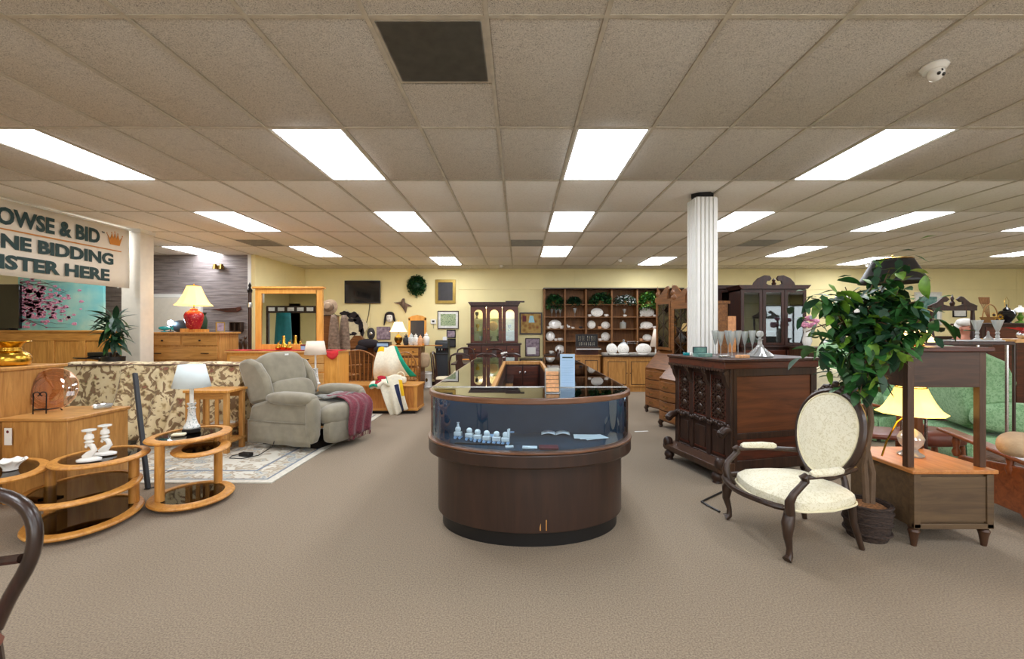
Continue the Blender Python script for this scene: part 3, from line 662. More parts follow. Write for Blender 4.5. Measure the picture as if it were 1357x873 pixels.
# end panel (faces -y)
b = B(); b.frame(.0, BW, .1, 1.09, 0, .03, .07, .09, .1); b.box(.07, BW-.07, .0, .03, .40, .46); b.build('end_frame', 'bar_dark', BAR, bevel=.004)
bx(.07, BW-.07, .012, .03, .46, 1.0).build('end_panel', 'bar_panel', BAR, bevel=.003); bx(.07, BW-.07, .012, .03, .2, .4).build('end_panel', 'mahogany_red', BAR, bevel=.003)
b = B(); b.box(-.1, BW+.02, -.03, BL+.03, 1.14, 1.17); b.build('top_board', 'mahogany', BAR, bevel=.006)
b = B(); b.box(-.085, BW, -.02, BL+.02, 1.075, 1.14); b.build('frieze', 'mahogany_red', BAR, bevel=.006)
b = B()
n = 24
for k in range(n):
    y = -.02+(BL+.04)*(k+.5)/n; b.prism([(y+.019*cos(a), 1.078+.03*sin(a)) for a in [pi+pi*i/6 for i in range(7)]], -.092, -.074, 'yz')
b.build('scalloped_trim', 'bar_dark', BAR)
# carved front
b = B()
for y in (0, .275, .55, .80): b.box(-.01, .03, y, y+.06, .1, 1.08)
b.box(-.01, .03, 0, BL, 1.0, 1.08); b.box(-.01, .03, 0, BL, .50, .56); b.box(-.01, .03, 0, BL, .1, .2)
b.build('front_frame', 'bar_dark', BAR, bevel=.005)
for k, y in enumerate((.06, .335, .61)):
    wd = .19 if k == 2 else .215
    p = bx(.008, .02, y, y+wd, .56, 1.0).build('carved_panel', 'mahogany', BAR)
    b = B()
    for q in range(-2, 9):   # lattice of diagonal strips
        a0 = .58+q*.055
        for dr in (1, -1):
            pts = []
            za = a0 if dr == 1 else a0+wd*.8
            zb = a0+wd*.8 if dr == 1 else a0
            y0_, y1_ = y, y+wd
            def cl(yy, zz, yo, zo):
                if zz < .57: t = (.57-zz)/(zo-zz); return yy+(yo-yy)*t, .57
                if zz > .96: t = (zz-.96)/(zz-zo); return yy+(yo-yy)*t, .96
                return yy, zz
            if max(za, zb) < .58 or min(za, zb) > .95: continue
            A = cl(y0_, za, y1_, zb); D = cl(y1_, zb, y0_, za)
            b.beam((.003, A[0], A[1]), (.003, D[0], D[1]), .012, .012)
    for q in range(3): b.sell((0, y+wd/2, .65+q*.12), (.025, .07, .07), 1, 12, 8)
    b.build('lattice_carving', 'dark_brown', p)
    B().box(-.004, .01, y, y+wd, .56, .572).box(-.004, .01, y, y+.012, .56, 1.0).box(-.004, .01, y+wd-.012, y+wd, .56, 1.0).build('bead_moulding', 'mahogany_red', p)
    p = bx(.004, .02, y, y+wd, .2, .5).build('lower_panel', 'bar_dark', BAR)
    bx(-.006, .006, y+.03, y+wd-.03, .24, .46).build('raised_field', 'bar_dark', p, bevel=.008); bx(-.004, .006, y+.015, y+wd-.015, .225, .24).build('lower_bead', 'mahogany_red', p)
for y in (.03, .305, .58, .83):
    b = B(); b.prism([(.0, 1.075), (-.085, 1.075), (-.085, 1.04), (-.06, 1.0), (-.05, .95), (-.02, .9), (0, .86)], y-.025, y+.025)
    b.T = TR(-.05, y, 1.03, R(90)); b.lathe([(.028, -.03), (.028, .03)], 14); b.T = None
    b.build('corbel', 'bar_dark', BAR, bevel=.004)
b = B()
for k in range(22): y = .01+k*(BL-.02)/21; b.sell((-.022, y, .53+.01*sin(k*1.7)), (.035, .036, .05), 1, 8, 6)
b.build('carved_rope_moulding', 'bar_dark', BAR)
b = B()
for k in range(16): y = .02+k*(BL-.04)/15; b.sell((-.02, y, .165), (.04, .03, .06), 1, 8, 6)
b.build('gadroon_moulding', 'bar_dark', BAR)
b = B(); b.prism([(-.16, .13), (-.16, .17), (-.02, .19), (.03, .19), (.03, .1), (-.14, .1)], -.02, BL+.02); b.build('foot_rail', 'walnut', BAR, bevel=.006)
for y in (.0, BL-.02):
    t = B(); t.tube([(-.02, y, .5), (-.07, y, .5), (-.11, y, .47), (-.1, y, .43)], [.03, .04, .045, .02], 10); t.sell((-.12, y, .47), (.06, .07, .08), 1, 12, 8); t.build('carved_lion_head', 'bar_dark', BAR)
    t = B(); t.sell((-.12, y, .19), (.1, .09, .12), .8, 12, 8); t.build('carved_bracket', 'bar_dark', BAR)
for x, y in ((-.11, .05), (-.11, BL-.03), (BW-.08, .05), (BW-.08, BL-.05)):
    B().lathe([(.03, .1), (.05, .08), (.055, .05), (.04, .02), (.045, 0)], 14, (x, y, 0)).build('bun_foot', 'bar_dark', BAR)
def barpt(u, v=None, Y=None):
    Y = Y or ontop(v, 1.17); return (PX(u, Y), Y, 1.17)
def glass_prof(h, r): return [(r*.8, 0), (r*.8, .003), (.004, .008), (.004, h*.42), (r*.35, h*.5), (r*.75, h*.75), (r, h), (r*.97, h), (r*.72, h*.75), (r*.3, h*.52), (0, h*.47)]
fl = None
for k, u in enumerate((948, 955, 965, 970, 978, 987, 997)):
    Y = [4.6, 4.45, 4.55, 4.42, 4.5, 4.62, 4.55][k]; H_ = .27
    o = B().lathe(glass_prof(H_-.01*(k % 2), .036), 20, cap=False).build('champagne_flute', 'crystal')
    tag(o, ['leftmost tall crystal flute on the bar', 'second crystal flute from the left on the bar', 'third crystal flute on the bar, standing slightly back', 'fourth crystal flute, in the middle of the row on the bar', 'fifth crystal flute from the left on the bar', 'sixth crystal flute, second from the decanter on the bar', 'rightmost crystal flute beside the decanter'][k], 'glass', 'crystal flutes on the carved bar', (PX(u, Y), Y, 1.17))
t = thing('decanter', 'cut crystal ship decanter with a ball stopper on the bar', 'decanter', (PX(1007, 4.45), 4.45, 1.17))
B().lathe([(.12, 0), (.125, .012), (.09, .045), (.045, .09), (.022, .13), (.02, .17), (.034, .185)], 24).build('body', 'crystal', t)
b = B()
for k in range(12): a = 2*pi*k/12; b.tube([(.12*cos(a), .12*sin(a), .014), (.09*cos(a+.15), .09*sin(a+.15), .047), (.045*cos(a+.3), .045*sin(a+.3), .092)], .003, 5)
b.build('cut_facets', 'silver', t)
B().lathe([(.012, .18), (.012, .2), (.032, .215), (.036, .235), (.028, .258), (.0, .27)], 16).build('stopper', 'crystal', t)
x, y, z = barpt(931, Y=4.5)
t = thing('jewellery_box', 'small pale green hinged box with open lid on the bar beside the column', 'box', (x, y, z), R(8))
bx(-.08, .08, -.05, .05, 0, .035).build('box_base', 'teal_print', t, bevel=.003); bx(-.08, .08, .045, .055, .035, .1).build('lid', 'charcoal', t, bevel=.003)
bx(-.07, .07, .042, .046, .04, .092).build('lid_lining', 'teal_print', t)
for k, (u, m, nm, s) in enumerate(((912, 'turquoise_glass', 'small turquoise box at the left end of the bar', .05), (918, 'porcelain', 'tiny white box beside the turquoise box on the bar', .03), (960, 'silver', 'small silver dish in front of the flutes', .05), (984, 'peach', 'small pinkish wooden box in front of the decanter', .06))):
    x, y, z = barpt(u, Y=[4.75, 4.7, 4.3, 4.3][k]); tag(bx(-s, s, -s*.5, s*.5, 0, .03).build('trinket_box', m, bevel=.005), nm, 'box', None, (x, y, z), R(10))
tag(B().tube([(PX(935, 3.6), 3.6, .01), (PX(950, 3.5), 3.45, .01), (PX(955, 3.4), 3.5, .01), (PX(940, 3.5), 3.65, .01), (PX(960, 3.9), 3.9, .01)], .008, 6).build('cable', 'black'), 'black cable loop on the carpet beside the bar foot', 'cable')
# ================================================================ LEFT SIDE FURNITURE
def case_piece(t, W, D, H, mat, matx, base=.08, over=.025, drawers=(), knob='knob', top_t=.03, legs=0, plinth=True):
    """cabinet: local x centred, front at y=0 facing -y, z up. drawers: (x0, x1, z0, z1, kind)"""
    b = B(); z0 = legs or base
    b.box(-W/2, W/2, .012, D, z0, H-top_t); b.build('body', mat, t, bevel=.003)
    if legs:
        for sx in (-1, 1):
            for y in (.03, D-.03): bx(sx*(W/2-.03)-.025, sx*(W/2-.03)+.025, y-.02, y+.025, 0, legs).build('leg', mat, t, bevel=.003)
    elif plinth: bx(-W/2+.01, W/2-.01, .02, D-.01, 0, base).build('plinth', mat, t)
    bx(-W/2-over, W/2+over, -over, D+.01, H-top_t, H).build('top', matx, t, bevel=.006)
    for (a, c, e, f, kind) in drawers:
        if kind[0] == 'p':
            o = B(); o.box(a, c, .0, .014, e, f); o = o.build('side_panel' if kind == 'ps' else 'panel', matx if kind == 'px' else mat, t, bevel=.003)
        elif kind[0] == 'g': pass
        else:
            o = bx(a, c, -.008, .014, e, f).build('door' if kind[0] == 'D' else 'drawer', mat if kind[0] == 'D' else matx, t, bevel=.004)
            if kind[0] == 'D':
                bx(a+.045, c-.045, -.0095, -.004, e+.045, f-.045).build('panel_moulding', 'dark_brown', o); bx(a+.06, c-.06, -.016, -.006, e+.06, f-.06).build('raised_panel', mat, o, bevel=.006)
                B().sell((a+.03 if kind[1] == 'l' else c-.03, -.02, (e+f)/2), (.025, .025, .025), 1, 10, 6).build('knob', knob, o)
            elif kind == 'dk':      # one knob
                B().sell(((a+c)/2, -.02, (e+f)/2), (.03, .025, .03), .6, 10, 6).build('knob', knob, o)
            elif kind == 'd2':
                for x in (a+(c-a)*.2, a+(c-a)*.8): B().sell((x, -.02, (e+f)/2), (.03, .025, .03), .8, 10, 6).build('knob', knob, o)
            elif kind == 'db':      # two bar pulls
                for x in (a+(c-a)*.17, a+(c-a)*.83): B().tube([(x-.06, -.01, (e+f)/2), (x-.055, -.028, (e+f)/2), (x+.055, -.028, (e+f)/2), (x+.06, -.01, (e+f)/2)], .007, 6).build('pull', knob, o)
            elif kind == 'd1':
                x = (a+c)/2; B().tube([(x-.06, -.01, (e+f)/2), (x-.055, -.028, (e+f)/2), (x+.055, -.028, (e+f)/2), (x+.06, -.01, (e+f)/2)], .007, 6).build('pull', knob, o)
    return t
# tall oak chest of drawers
X0, X1, YY = PX(187.5, 7.3), PX(293, 7.3), 7.3
W = X1-X0; H = PZ(440, YY)
ch = thing('tall_dresser', 'tall oak chest of drawers carrying the lit red lamp, behind the floral sofa', 'dresser', ((X0+X1)/2, YY, 0))
d = [(-W/2+.07, -.02, H-.22, H-.06, 'dk'), (.03, W/2-.06, H-.22, H-.06, 'dk')]+[(-W/2+.07, W/2-.06, H-.46-.25*k, H-.25-.25*k, 'db') for k in range(4)]
case_piece(ch, W-.06, .5, H, 'oak_dull', 'oak_dull_x', drawers=d, base=.1, over=.04)
# red lamp
def lamp(t, prof, mbase, stem, shade, mshade, lit=True, panels=0, n=24, sy=1, finial=True, bulb='bulb', bz=None):
    B().lathe(prof, n).build('base', mbase, t)
    if stem: B().tube([(0, 0, stem[0]), (0, 0, stem[1])], stem[2], 8).build('stem', stem[3], t)
    r0, z0, r1, z1, flare = shade
    pr = [(r0+(r1-r0)*(k/8)**flare, z0+(z1-z0)*k/8) for k in range(9)]
    b = B(); b.lathe(pr, panels or 28, cap=False); b.build('lamp_shade', mshade, t, thick=.003, ang=20 if panels else 38)
    B().tube([(r1*cos(a), r1*sin(a), z1) for a in [2*pi*i/24 for i in range(24)]], .004, 5, True).build('shade_ring', mbase if False else 'brass', t)
    if finial: B().lathe([(.005, 0), (.012, .01), (.006, .02), (.012, .03), (0, .04)], 10, (0, 0, z1)).build('finial', 'brass', t)
    if lit: B().sell((0, 0, bz or (z0+z1)/2), (.06, .06, .08), 1, 10, 8).build('light_bulb', bulb, t)
Y = 7.5
t = thing('red_table_lamp', 'lit lamp with red patterned ginger jar base and bell shade on the tall oak chest', 'lamp', (PX(257, Y), Y, H))
bx(-.16, -.02, -.1, .05, 0, .06).build('book_riser', 'oak', t); bx(.04, .22, -.08, .06, 0, .05).build('book_riser', 'oak', t); bx(-.05, .08, -.09, .06, 0, .045).build('book_riser', 'honey', t)
lamp(t, [(.08, .045), (.095, .06), (.115, .12), (.14, .22), (.145, .29), (.12, .34), (.075, .365), (.06, .375), (.06, .39), (.03, .41)], 'red_glaze', (.4, .76, .008, 'brass'), (.28, .455, .10, .79, .65), 'shade_warm', panels=8)
# cool lit lamp and turquoise glass on same chest
t = thing('glass_fish', 'turquoise blown glass fish on the left of the tall oak chest', 'ornament', (PX(218, 7.45), 7.45, H))
B().lathe([(.05, 0), (.05, .01), (.015, .02), (.015, .03)], 14).build('foot', 'turquoise_glass', t)
b = B(); b.sell((0, 0, .065), (.2, .09, .07), .9, 16, 10); b.prism([(.08, .065), (.15, .11), (.14, .065), (.15, .03)], -.008, .008); b.build('fish_body', 'turquoise_glass', t)
t = thing('bright_lamp', 'small bright blue-white spotlight lamp behind the turquoise glass fish', 'lamp', (PX(226, 7.6), 7.6, H))
B().lathe([(.05, 0), (.05, .015), (.01, .02), (.01, .12)], 14).build('base', 'charcoal', t); B().sell((0, 0, .16), (.09, .09, .09), 1, 14, 10).build('light_bulb', 'bulb_cool', t)
o = B().sell((0, 0, .1), (.34, .12, .22), .8, 18, 12).build('grey_clutch', 'charcoal'); tag(o, 'dark grey rounded bag behind the red lamp base', 'bag', None, (PX(240, 7.65), 7.68, H))
t = thing('green_vase', 'dark green vase just behind the red lamp', 'vase', (PX(268, 7.7), 7.7, H))
B().lathe([(.05, 0), (.07, .05), (.08, .2), (.05, .3), (.07, .34)], 16, cap=True).build('body', 'leaf_dark', t)
t = thing('picture_easel', 'small framed picture leaning at the right end of the tall oak chest', 'picture', (PX(292, 7.5), 7.5, H), R(60))
B().frame(-.07, .07, 0, .17, -.01, .01, .015).build('frame', 'gold_frame', t); bx(-.055, .055, -.004, .004, .015, .155).build('picture', 'mauve_print', t)
# things on the plank wall
def wx(u): return PX(u, 9.25)
t = thing('wall_shuttle', 'long carved red-brown wooden ornament with pointed tip on the plank wall', 'ornament', (wx(300), 9.26, PZ(411, 9.25)))
b = B(); b.prism([(-.35, .02), (.2, .06), (.3, .08), (.32, .02), (.25, -.03), (.0, -.035), (-.2, 0)], -.02, .01); b.build('carved_body', 'mahogany_red', t, bevel=.006)
for k in range(10): bx(-.12+k*.035, -.105+k*.035, -.026, -.02, .0-.01, .04).build('carved_notch', 'dark_brown', t)
t = thing('shadow_box', 'small dark wooden shadow box shelf on the plank wall', 'shelf', (wx(315), 9.26, PZ(439, 9.25)))
B().frame(-.12, .12, 0, .2, -.1, 0, .02).box(-.1, .1, -.012, 0, .02, .18).box(-.02, 0, -.1, 0, .02, .18).build('box', 'dark_brown', t)
Y = 8.4
t = thing('side_table', 'low brown cabinet by the plank wall between the chest and the mirror dresser', 'cabinet', (PX(311, 8.3), 8.3, 0))
case_piece(t, .62, .45, PZ(466, 8.3), 'honey', 'honey', drawers=[(-.27, .27, .6, .8, 'dk'), (-.27, 0, .12, .56, 'Dr'), (.0, .27, .12, .56, 'Dl')])
ZT = PZ(466, 8.3)
t = thing('figure_print', 'small black and white framed picture of figures on the low brown cabinet', 'picture', (PX(299, 8.4), 8.4, ZT), R(0))
B().frame(-.13, .13, 0, .24, -.01, .01, .012).build('frame', 'iron', t); bx(-.12, .12, -.004, .004, .012, .228).build('picture', 'mat_white', t)
for a in ((-.05, .05, .06), (.0, .1, .08), (.05, .06, .05)): B().sell((a[0], -.006, a[1]+.05), (.05, .004, a[2]*1.6), 1, 10, 6).build('printed_figure', 'dark_print', t)
for k, u in enumerate((313, 319, 325)):
    t = thing('carved_figurine', ['shortest', 'middle', 'tallest'][k]+' slim dark carved figure on the low brown cabinet by the plank wall', 'figurine', (PX(u, 8.4), 8.4, ZT), 0, 'dark carved figures by the plank wall')
    h = .22+.04*k
    B().lathe([(.04, 0), (.04, .02), (.025, .03), (.035, h*.4), (.045, h*.6), (.02, h*.78)], 12, sy=.7).build('body', 'dark_brown', t); B().sell((0, 0, h*.88), (.05, .05, .07), 1, 12, 8).build('head', 'dark_brown', t)
# standing spear / pole at the corner
t = thing('standing_pole', 'tall dark pole with a pale collar standing at the corner of the plank wall', 'pole', (PX(331, 8.9), 8.9, 0))
B().tube([(0, 0, 0), (0, 0, 2.2)], .035, 10).build('shaft', 'mahogany', t); B().lathe([(.045, 1.9), (.05, 1.95), (.045, 2.0)], 12).build('collar', 'silver', t); B().lathe([(.04, 2.2), (.05, 2.25), (.02, 2.3), (.03, 2.35), (0, 2.42)], 12).build('finial', 'iron', t)
t = thing('wall_floodlight', 'small brass twin spotlight high on the plank wall', 'light', (PX(290, 9.2), 9.2, PZ(354, 9.2)))
bx(-.06, .06, 0, .07, -.04, .04).build('mount', 'brass_dark', t)
for s in (-1, 1): B().lathe([(.03, 0), (.045, -.08), (.05, -.1)], 14, (s*.07, -.02, .06)).build('spot_head', 'brass_dark', t)
# dresser with mirror
Y = 7.1; Hd = PZ(465, Y); xa, xb = PX(300, Y), PX(447, Y); W = xb-xa
md = thing('mirror_dresser', 'long light oak dresser with drawers under a large square mirror', 'dresser', ((xa+xb)/2, Y, 0))
cw = (W-.36)/3; d = []
for k in range(2):
    z1 = Hd-.08-.13*k; d += [(-cw/2, cw/2*.28, z1-.12, z1, 'dk')]
d += [(-W/2+.06, -cw/2-.02, Hd-.21, Hd-.08, 'dk'), (-W/2+.06, -cw/2-.02, Hd-.34, Hd-.22, 'dk'), (cw*.17, W/2-.22, Hd-.2, Hd-.08, 'd1'), (cw*.17, W/2-.22, Hd-.34, Hd-.21, 'd1')]
for k in range(3): d += [(-W/2+.06, W/2-.22, Hd-.58-.24*k, Hd-.36-.24*k, 'db')]
case_piece(md, W, .48, Hd, 'pine', 'oak_light', drawers=d)
t = md; mx0, mx1 = PX(338, 7.4)-md.location.x, PX(427, 7.4)-md.location.x; mz1 = PZ(382, 7.4)
B().frame(mx0, mx1, Hd, mz1, .3, .36, .10, .09, .10).box(mx0-.035, mx1+.035, .27, .37, mz1-.005, mz1+.03).build('mirror_frame', 'pine', t, bevel=.006)
B().add([(mx0+.1, .318, Hd+.1), (mx1-.1, .318, Hd+.1), (mx1-.1, .318, mz1-.09), (mx0+.1, .318, mz1-.09)], [(0, 1, 2, 3)]).build('mirror_glass', 'mirror', t)
bx(mx0+.02, mx1-.02, .34, .37, Hd, mz1).build('mirror_back', 'dark_brown', t)
def onm(u, dy=.16): return (PX(u, Y+dy), Y+dy, Hd+.004)
o = B().surf(lambda u, v: (-W/2-.01+(W+.05)*u, -.02+.34*v, .006+.003*sin(u*30)), 30, 4)
o.surf(lambda u, v: (W/2-.2+.2*u+.03, -.035-.006*sin(u*12), -.14*v*(.4+.6*sin(pi*u))), 10, 3)
tag(o.build('table_runner', 'red_cloth', thick=.003), 'red cloth runner lying along the top of the mirror dresser', 'cloth', None, (md.location.x, Y, Hd+.002))
for k, (u, s) in enumerate(((369, .8), (376, 1.0), (383, .85))):
    t = thing('brass_ornament', ['left', 'tallest middle', 'right'][k]+' gold pear ornament in front of the dresser mirror', 'ornament', (*onm(u, .13)[:2], Hd+.008), 0, 'gold ornaments on the red runner')
    B().lathe([(.0, 0), (.045*s, .01), (.06*s, .05*s), (.05*s, .08*s), (.025*s, .11*s), (.018*s, .14*s+.08*(k == 1)), (.028*s, .15*s+.08*(k == 1)), (.0, .17*s+.08*(k == 1))], 14).build('body', 'brass', t)
    B().tube([(.0, 0, .16*s), (.03, 0, .2*s)], .004, 5).build('stalk', 'brass', t)
t = thing('blue_note_box', 'small blue-grey card box at the right foot of the mirror', 'box', (*onm(405, .15)[:2], Hd+.008), R(10)); bx(-.07, .07, -.02, .03, 0, .09).build('box', 'blue_card', t, bevel=.004); bx(-.075, .075, -.025, .035, .07, .095).build('lid', 'maroon', t)
# coat rack (seen in the dresser mirror)
t = thing('coat_rack', 'wooden coat rack with a lettered rail seen in the dresser mirror', 'coat rack', (-5.65, 3.95, 0), R(180))
for x in (-.62, .62): bx(x-.03, x+.03, -.03, .03, 0, 2.0).build('post', 'dark_brown', t)
bx(-.65, .65, -.02, .02, 1.86, 2.04).build('rail', 'dark_brown', t)
for k in range(5): bx(-.52+k*.24, -.36+k*.24, -.03, -.02, 1.91, 2.0).build('rail_tile', 'mat_white', t)
b = B()
b.surf(lambda u, v: ((.17+.05*v+.012*sin(u*2*pi*7)*v)*cos(2*pi*u), (.09+.04*v+.01*sin(u*2*pi*7)*v)*sin(2*pi*u), 1.86-1.0*v if v > 0 else 1.86), 56, 8)
o = b.build('teal_coat', 'teal_cloth', thick=.004); tag(o, 'long teal coat hanging from the rack seen in the dresser mirror', 'coat', None, (-5.8, 4.1, 0))
# far left behind the banner: paneled oak cabinet, painting, tv, plant
Y = 7.25; xa, xb = PX(-20, Y), PX(156, Y); Hc = PZ(437.5, Y)
W = xb-xa; pc = thing('panelled_oak_cabinet', 'wide oak cabinet with tall recessed panels carrying the blossom painting', 'cabinet', ((xa+xb)/2, Y, 0))
bx(-W/2, W/2, .02, .5, .06, Hc-.03).build('body', 'oak', pc); bx(-W/2-.02, W/2+.02, -.02, .52, Hc-.03, Hc).build('top', 'oak_x', pc, bevel=.006); bx(-W/2, W/2, .03, .49, 0, .06).build('plinth', 'honey', pc)
bx(-W/2, W/2, 0, .02, Hc-.17, Hc-.03).build('top_rail', 'oak_x', pc); bx(-W/2, W/2, 0, .02, .06, .2).build('bottom_rail', 'oak_x', pc)
n = 4; pw = (W-.12)/n
for k in range(n+1): bx(-W/2+.0+k*pw, -W/2+.1+k*pw, 0, .02, .2, Hc-.17).build('stile', 'oak', pc, bevel=.003)
for k in range(n): bx(-W/2+.11+k*pw, -W/2+pw-.01+k*pw, .012, .02, .21, Hc-.18).build('panel', 'oak', pc)
Yp = 7.45
t = thing('blossom_painting', 'large aqua canvas painting of pink cherry blossom branches below the banner', 'painting', ((PX(24, Yp)+PX(137, Yp))/2, Yp, Hc))
pw2 = (PX(137, Yp)-PX(24, Yp))/2; ph = .93
bx(-pw2, pw2, 0, .04, 0, ph).build('canvas', 'aqua_wash', t)
random.seed(11)
for k in range(7):
    x, z = -pw2*.95, random.uniform(.15, ph*.9); pts = [(x, -.004, z)]; a = random.uniform(-.5, .3)
    for q in range(7): a += random.uniform(-.5, .5); x += .13*random.uniform(.7, 1.2); z = min(ph-.05, max(.05, z+.07*math.sin(a)-.01)); pts.append((x, -.004, z))
    B().tube(pts, [.007-.0009*i for i in range(8)], 5, sq=.4).build('painted_branch', 'twig', t)
for kind, m in (('painted_blossom', 'blossom'), ('painted_bud', 'blossom_dark')):
    b = B()
    for k in range(260 if kind == 'painted_blossom' else 60):
        x = -pw2*.95+abs(random.gauss(0, .42)); z = random.gauss(.5, .2)-.12*(x+pw2)
        if not (-pw2 < x < pw2*.8 and .04 < z < ph-.04): continue
        a = random.random()*pi; r = random.uniform(.012, .045) if kind == 'painted_blossom' else random.uniform(.006, .02)
        b.prism([(x+r*cos(a+q*pi/3)*(1+.4*(q % 2)), z+r*.7*sin(a+q*pi/3)) for q in range(6)], -.005, 0)
    b.build(kind, m, t, stuff=True)
t = thing('black_television', 'black flat television at the left edge beside the blossom painting', 'television', (PX(4, 7.4), 7.4, Hc))
bx(-.27, .27, 0, .05, .03, .78).build('screen', 'black_gloss', t, bevel=.006); bx(-.15, .15, -.05, .12, 0, .03).build('foot', 'black', t, bevel=.004)
def leafmesh(name, mat, L=.1, W=.045, fold=.25, droop=.3):
    vs = []; fs = []; n = 5
    for i in range(n+1):
        t = i/n; w = W/2*math.sin(pi*min(1, t*.93+.05))**.8*(1 if t < 1 else 0.05); z = -droop*L*t*t
        vs += [(t*L, -w, z+w*fold), (t*L, 0, z), (t*L, w, z+w*fold)]
    for i in range(n):
        a = i*3; fs += [(a, a+1, a+4, a+3), (a+1, a+2, a+5, a+4)]
    b = B(); b.add(vs, fs); return b.mesh(name, mat, 80)
def addleaf(parent, me, p, d, roll=0, s=1, name='leaf'):
    o = bpy.data.objects.new(name, me); C.objects.link(o); o.parent = parent
    d = Vector(d).normalized(); x = d; y = Vector((0, 0, 1)).cross(x)
    if y.length < 1e-3: y = Vector((0, 1, 0))
    y.normalize(); z = x.cross(y); m = Matrix((x, y, z)).transposed().to_4x4() @ Matrix.Rotation(roll, 4, 'X')
    o.matrix_local = Matrix.Translation(p) @ m @ Matrix.Scale(s, 4)
    return o
t = thing('banner_plant', 'dark green leafy floor plant in a tall black pot beside the pale column', 'plant', (-6.0, 6.45, 0))
B().lathe([(.13, 0), (.15, .3), (.13, .9), (.14, 1.05), (.12, 1.05), (.11, 1.0), (0, 1.0)], 16).build('pot', 'black', t)
B().tube([(0, 0, 1.0), (.02, 0, 1.25)], .02, 8).build('stem', 'stem', t)
lm = leafmesh('leaf', 'leaf_dark', .25, .07, .3, .5); lm2 = leafmesh('leaf', 'leaf', .22, .07, .3, .6)
random.seed(5)
for k in range(85):
    a = random.uniform(0, 2*pi); el = random.uniform(-.7, 1.4)
    addleaf(t, random.choice((lm, lm, lm2)), (.03*cos(a), .03*sin(a), 1.2+.45*random.random()), (cos(a)*cos(el), sin(a)*cos(el), sin(el)), random.uniform(-.5, .5), random.uniform(.7, 1.15))
tag(bx(-.3, .3, -.12, .12, 0, 1.02).build('white_ledge', 'wall_white', bevel=.01), 'low white ledge between the plant and the tall oak chest', 'ledge', None, (-6.45, 7.3-.32, 0)) if False else None
# black topped high table behind the sofa
Y = 6.95
t = thing('black_pub_table', 'round black glass-topped high table behind the floral sofa', 'table', (-6.64, Y, 0))
B().lathe([(.0, 1.0), (.33, 1.0), (.34, 1.01), (.33, 1.025), (0, 1.025)], 36).build('table_top', 'black_gloss', t); B().lathe([(.25, 0), (.25, .03), (.05, .06), (.05, .96), (.2, 1.0)], 20).build('pedestal', 'black', t)
bx(-.15, .2, -.1, .1, 1.026, 1.09).build('black_tray', 'black', t, bevel=.01)
# tall box cabinet and lower chest at left
t = thing('tall_side_cabinet', 'plain tall oak cabinet at the left edge carrying the brass vase', 'cabinet', (-4.3, 3.3, 0))
bx(-.75, 0, 0, .82, 0, 1.10).build('body', 'oak_dull', t, bevel=.003); bx(-.77, .02, -.02, .84, 1.10, 1.13).build('top', 'oak_dull_x', t, bevel=.006)
t = thing('low_oak_chest', 'low plain oak chest with a price tag carrying the glass plate', 'cabinet', (-3.73, 3.6, 0))
bx(-.54, -.0, 0, .56, 0, .69).build('body', 'oak_dull', t, bevel=.003); bx(-.555, .015, -.015, .575, .69, .72).build('top', 'oak_dull_x', t, bevel=.008)
o = bx(-.5, -.44, -.018, -.013, .5, .64).build('price_tag', 'paper', t); B().lathe([(.012, 0), (0, .004)], 10).build('printed_mark', 'maroon', o).location = (-.47, -.02, .61)
o.children[0].rotation_euler = (R(90), 0, 0)
t = thing('brass_vase', 'wide-necked polished brass spittoon vase on the tall oak cabinet', 'vase', (PX(14, 3.85), 3.85, 1.13))
B().lathe([(.10, 0), (.12, .01), (.135, .05), (.12, .10), (.075, .135), (.07, .16), (.09, .195), (.13, .215), (.128, .218), (.085, .2), (.06, .16), (0, .12)], 32).build('body', 'brass', t)
b = B(); [b.tube([(r*cos(a), r*sin(a), z) for a in [2*pi*i/28 for i in range(28)]], .004, 5, True) for r, z in ((.12, .012), (.074, .15))]; b.build('ring_band', 'brass', t, stuff=True)
Y = 3.85; t = thing('glass_plate', 'round pinkish glass plate on a black wire easel on the low chest', 'plate', (PX(63, Y), Y, .722), R(16))
b = B(); b.T = TR(0, .03, .2, R(78)); b.lathe([(.0, 0), (.08, 0), (.13, -.008), (.185, -.03), (.19, -.03), (.135, -.001), (.08, .006), (0, .006)], 40); b.build('plate', 'rose_glass', t)
b = B(); b.T = TR(0, .03, .2, R(78))
for r, z in ((.188, -.03), (.15, -.012), (.12, -.004), (.08, .003)): b.tube([(r*cos(a), r*sin(a), z) for a in [2*pi*i/40 for i in range(40)]], .0025, 4, True)
b.build('moulded_rings', 'peach', t, stuff=True)
for s in (-1, 1):
    B().tube([(s*.045, -.09, 0), (s*.045, -.085, .17)]+[(s*(.045-.022*(1-cos(a))), -.085, .17+.018*sin(a)) for a in [k*pi/5 for k in range(1, 8)]], .005, 6).build('easel_leg', 'iron', t)
    B().tube([(s*.045, -.088, .035), (s*.05, .06, .025), (s*.05, .09, .0)], .005, 6).build('easel_foot', 'iron', t)
B().tube([(-.045, -.088, .035), (.045, -.088, .035)], .005, 6).build('easel_bar', 'iron', t)
t = thing('glass_dish_stack', 'small stack of clear glass dishes at the back of the low chest', 'dishes', (-3.85, 4.03, .722))
for k in range(3): B().lathe([(.03, 0), (.06, .006), (.075, .02)], 18, (0, 0, .008*k), cap=False).build('dish', 'crystal', t)
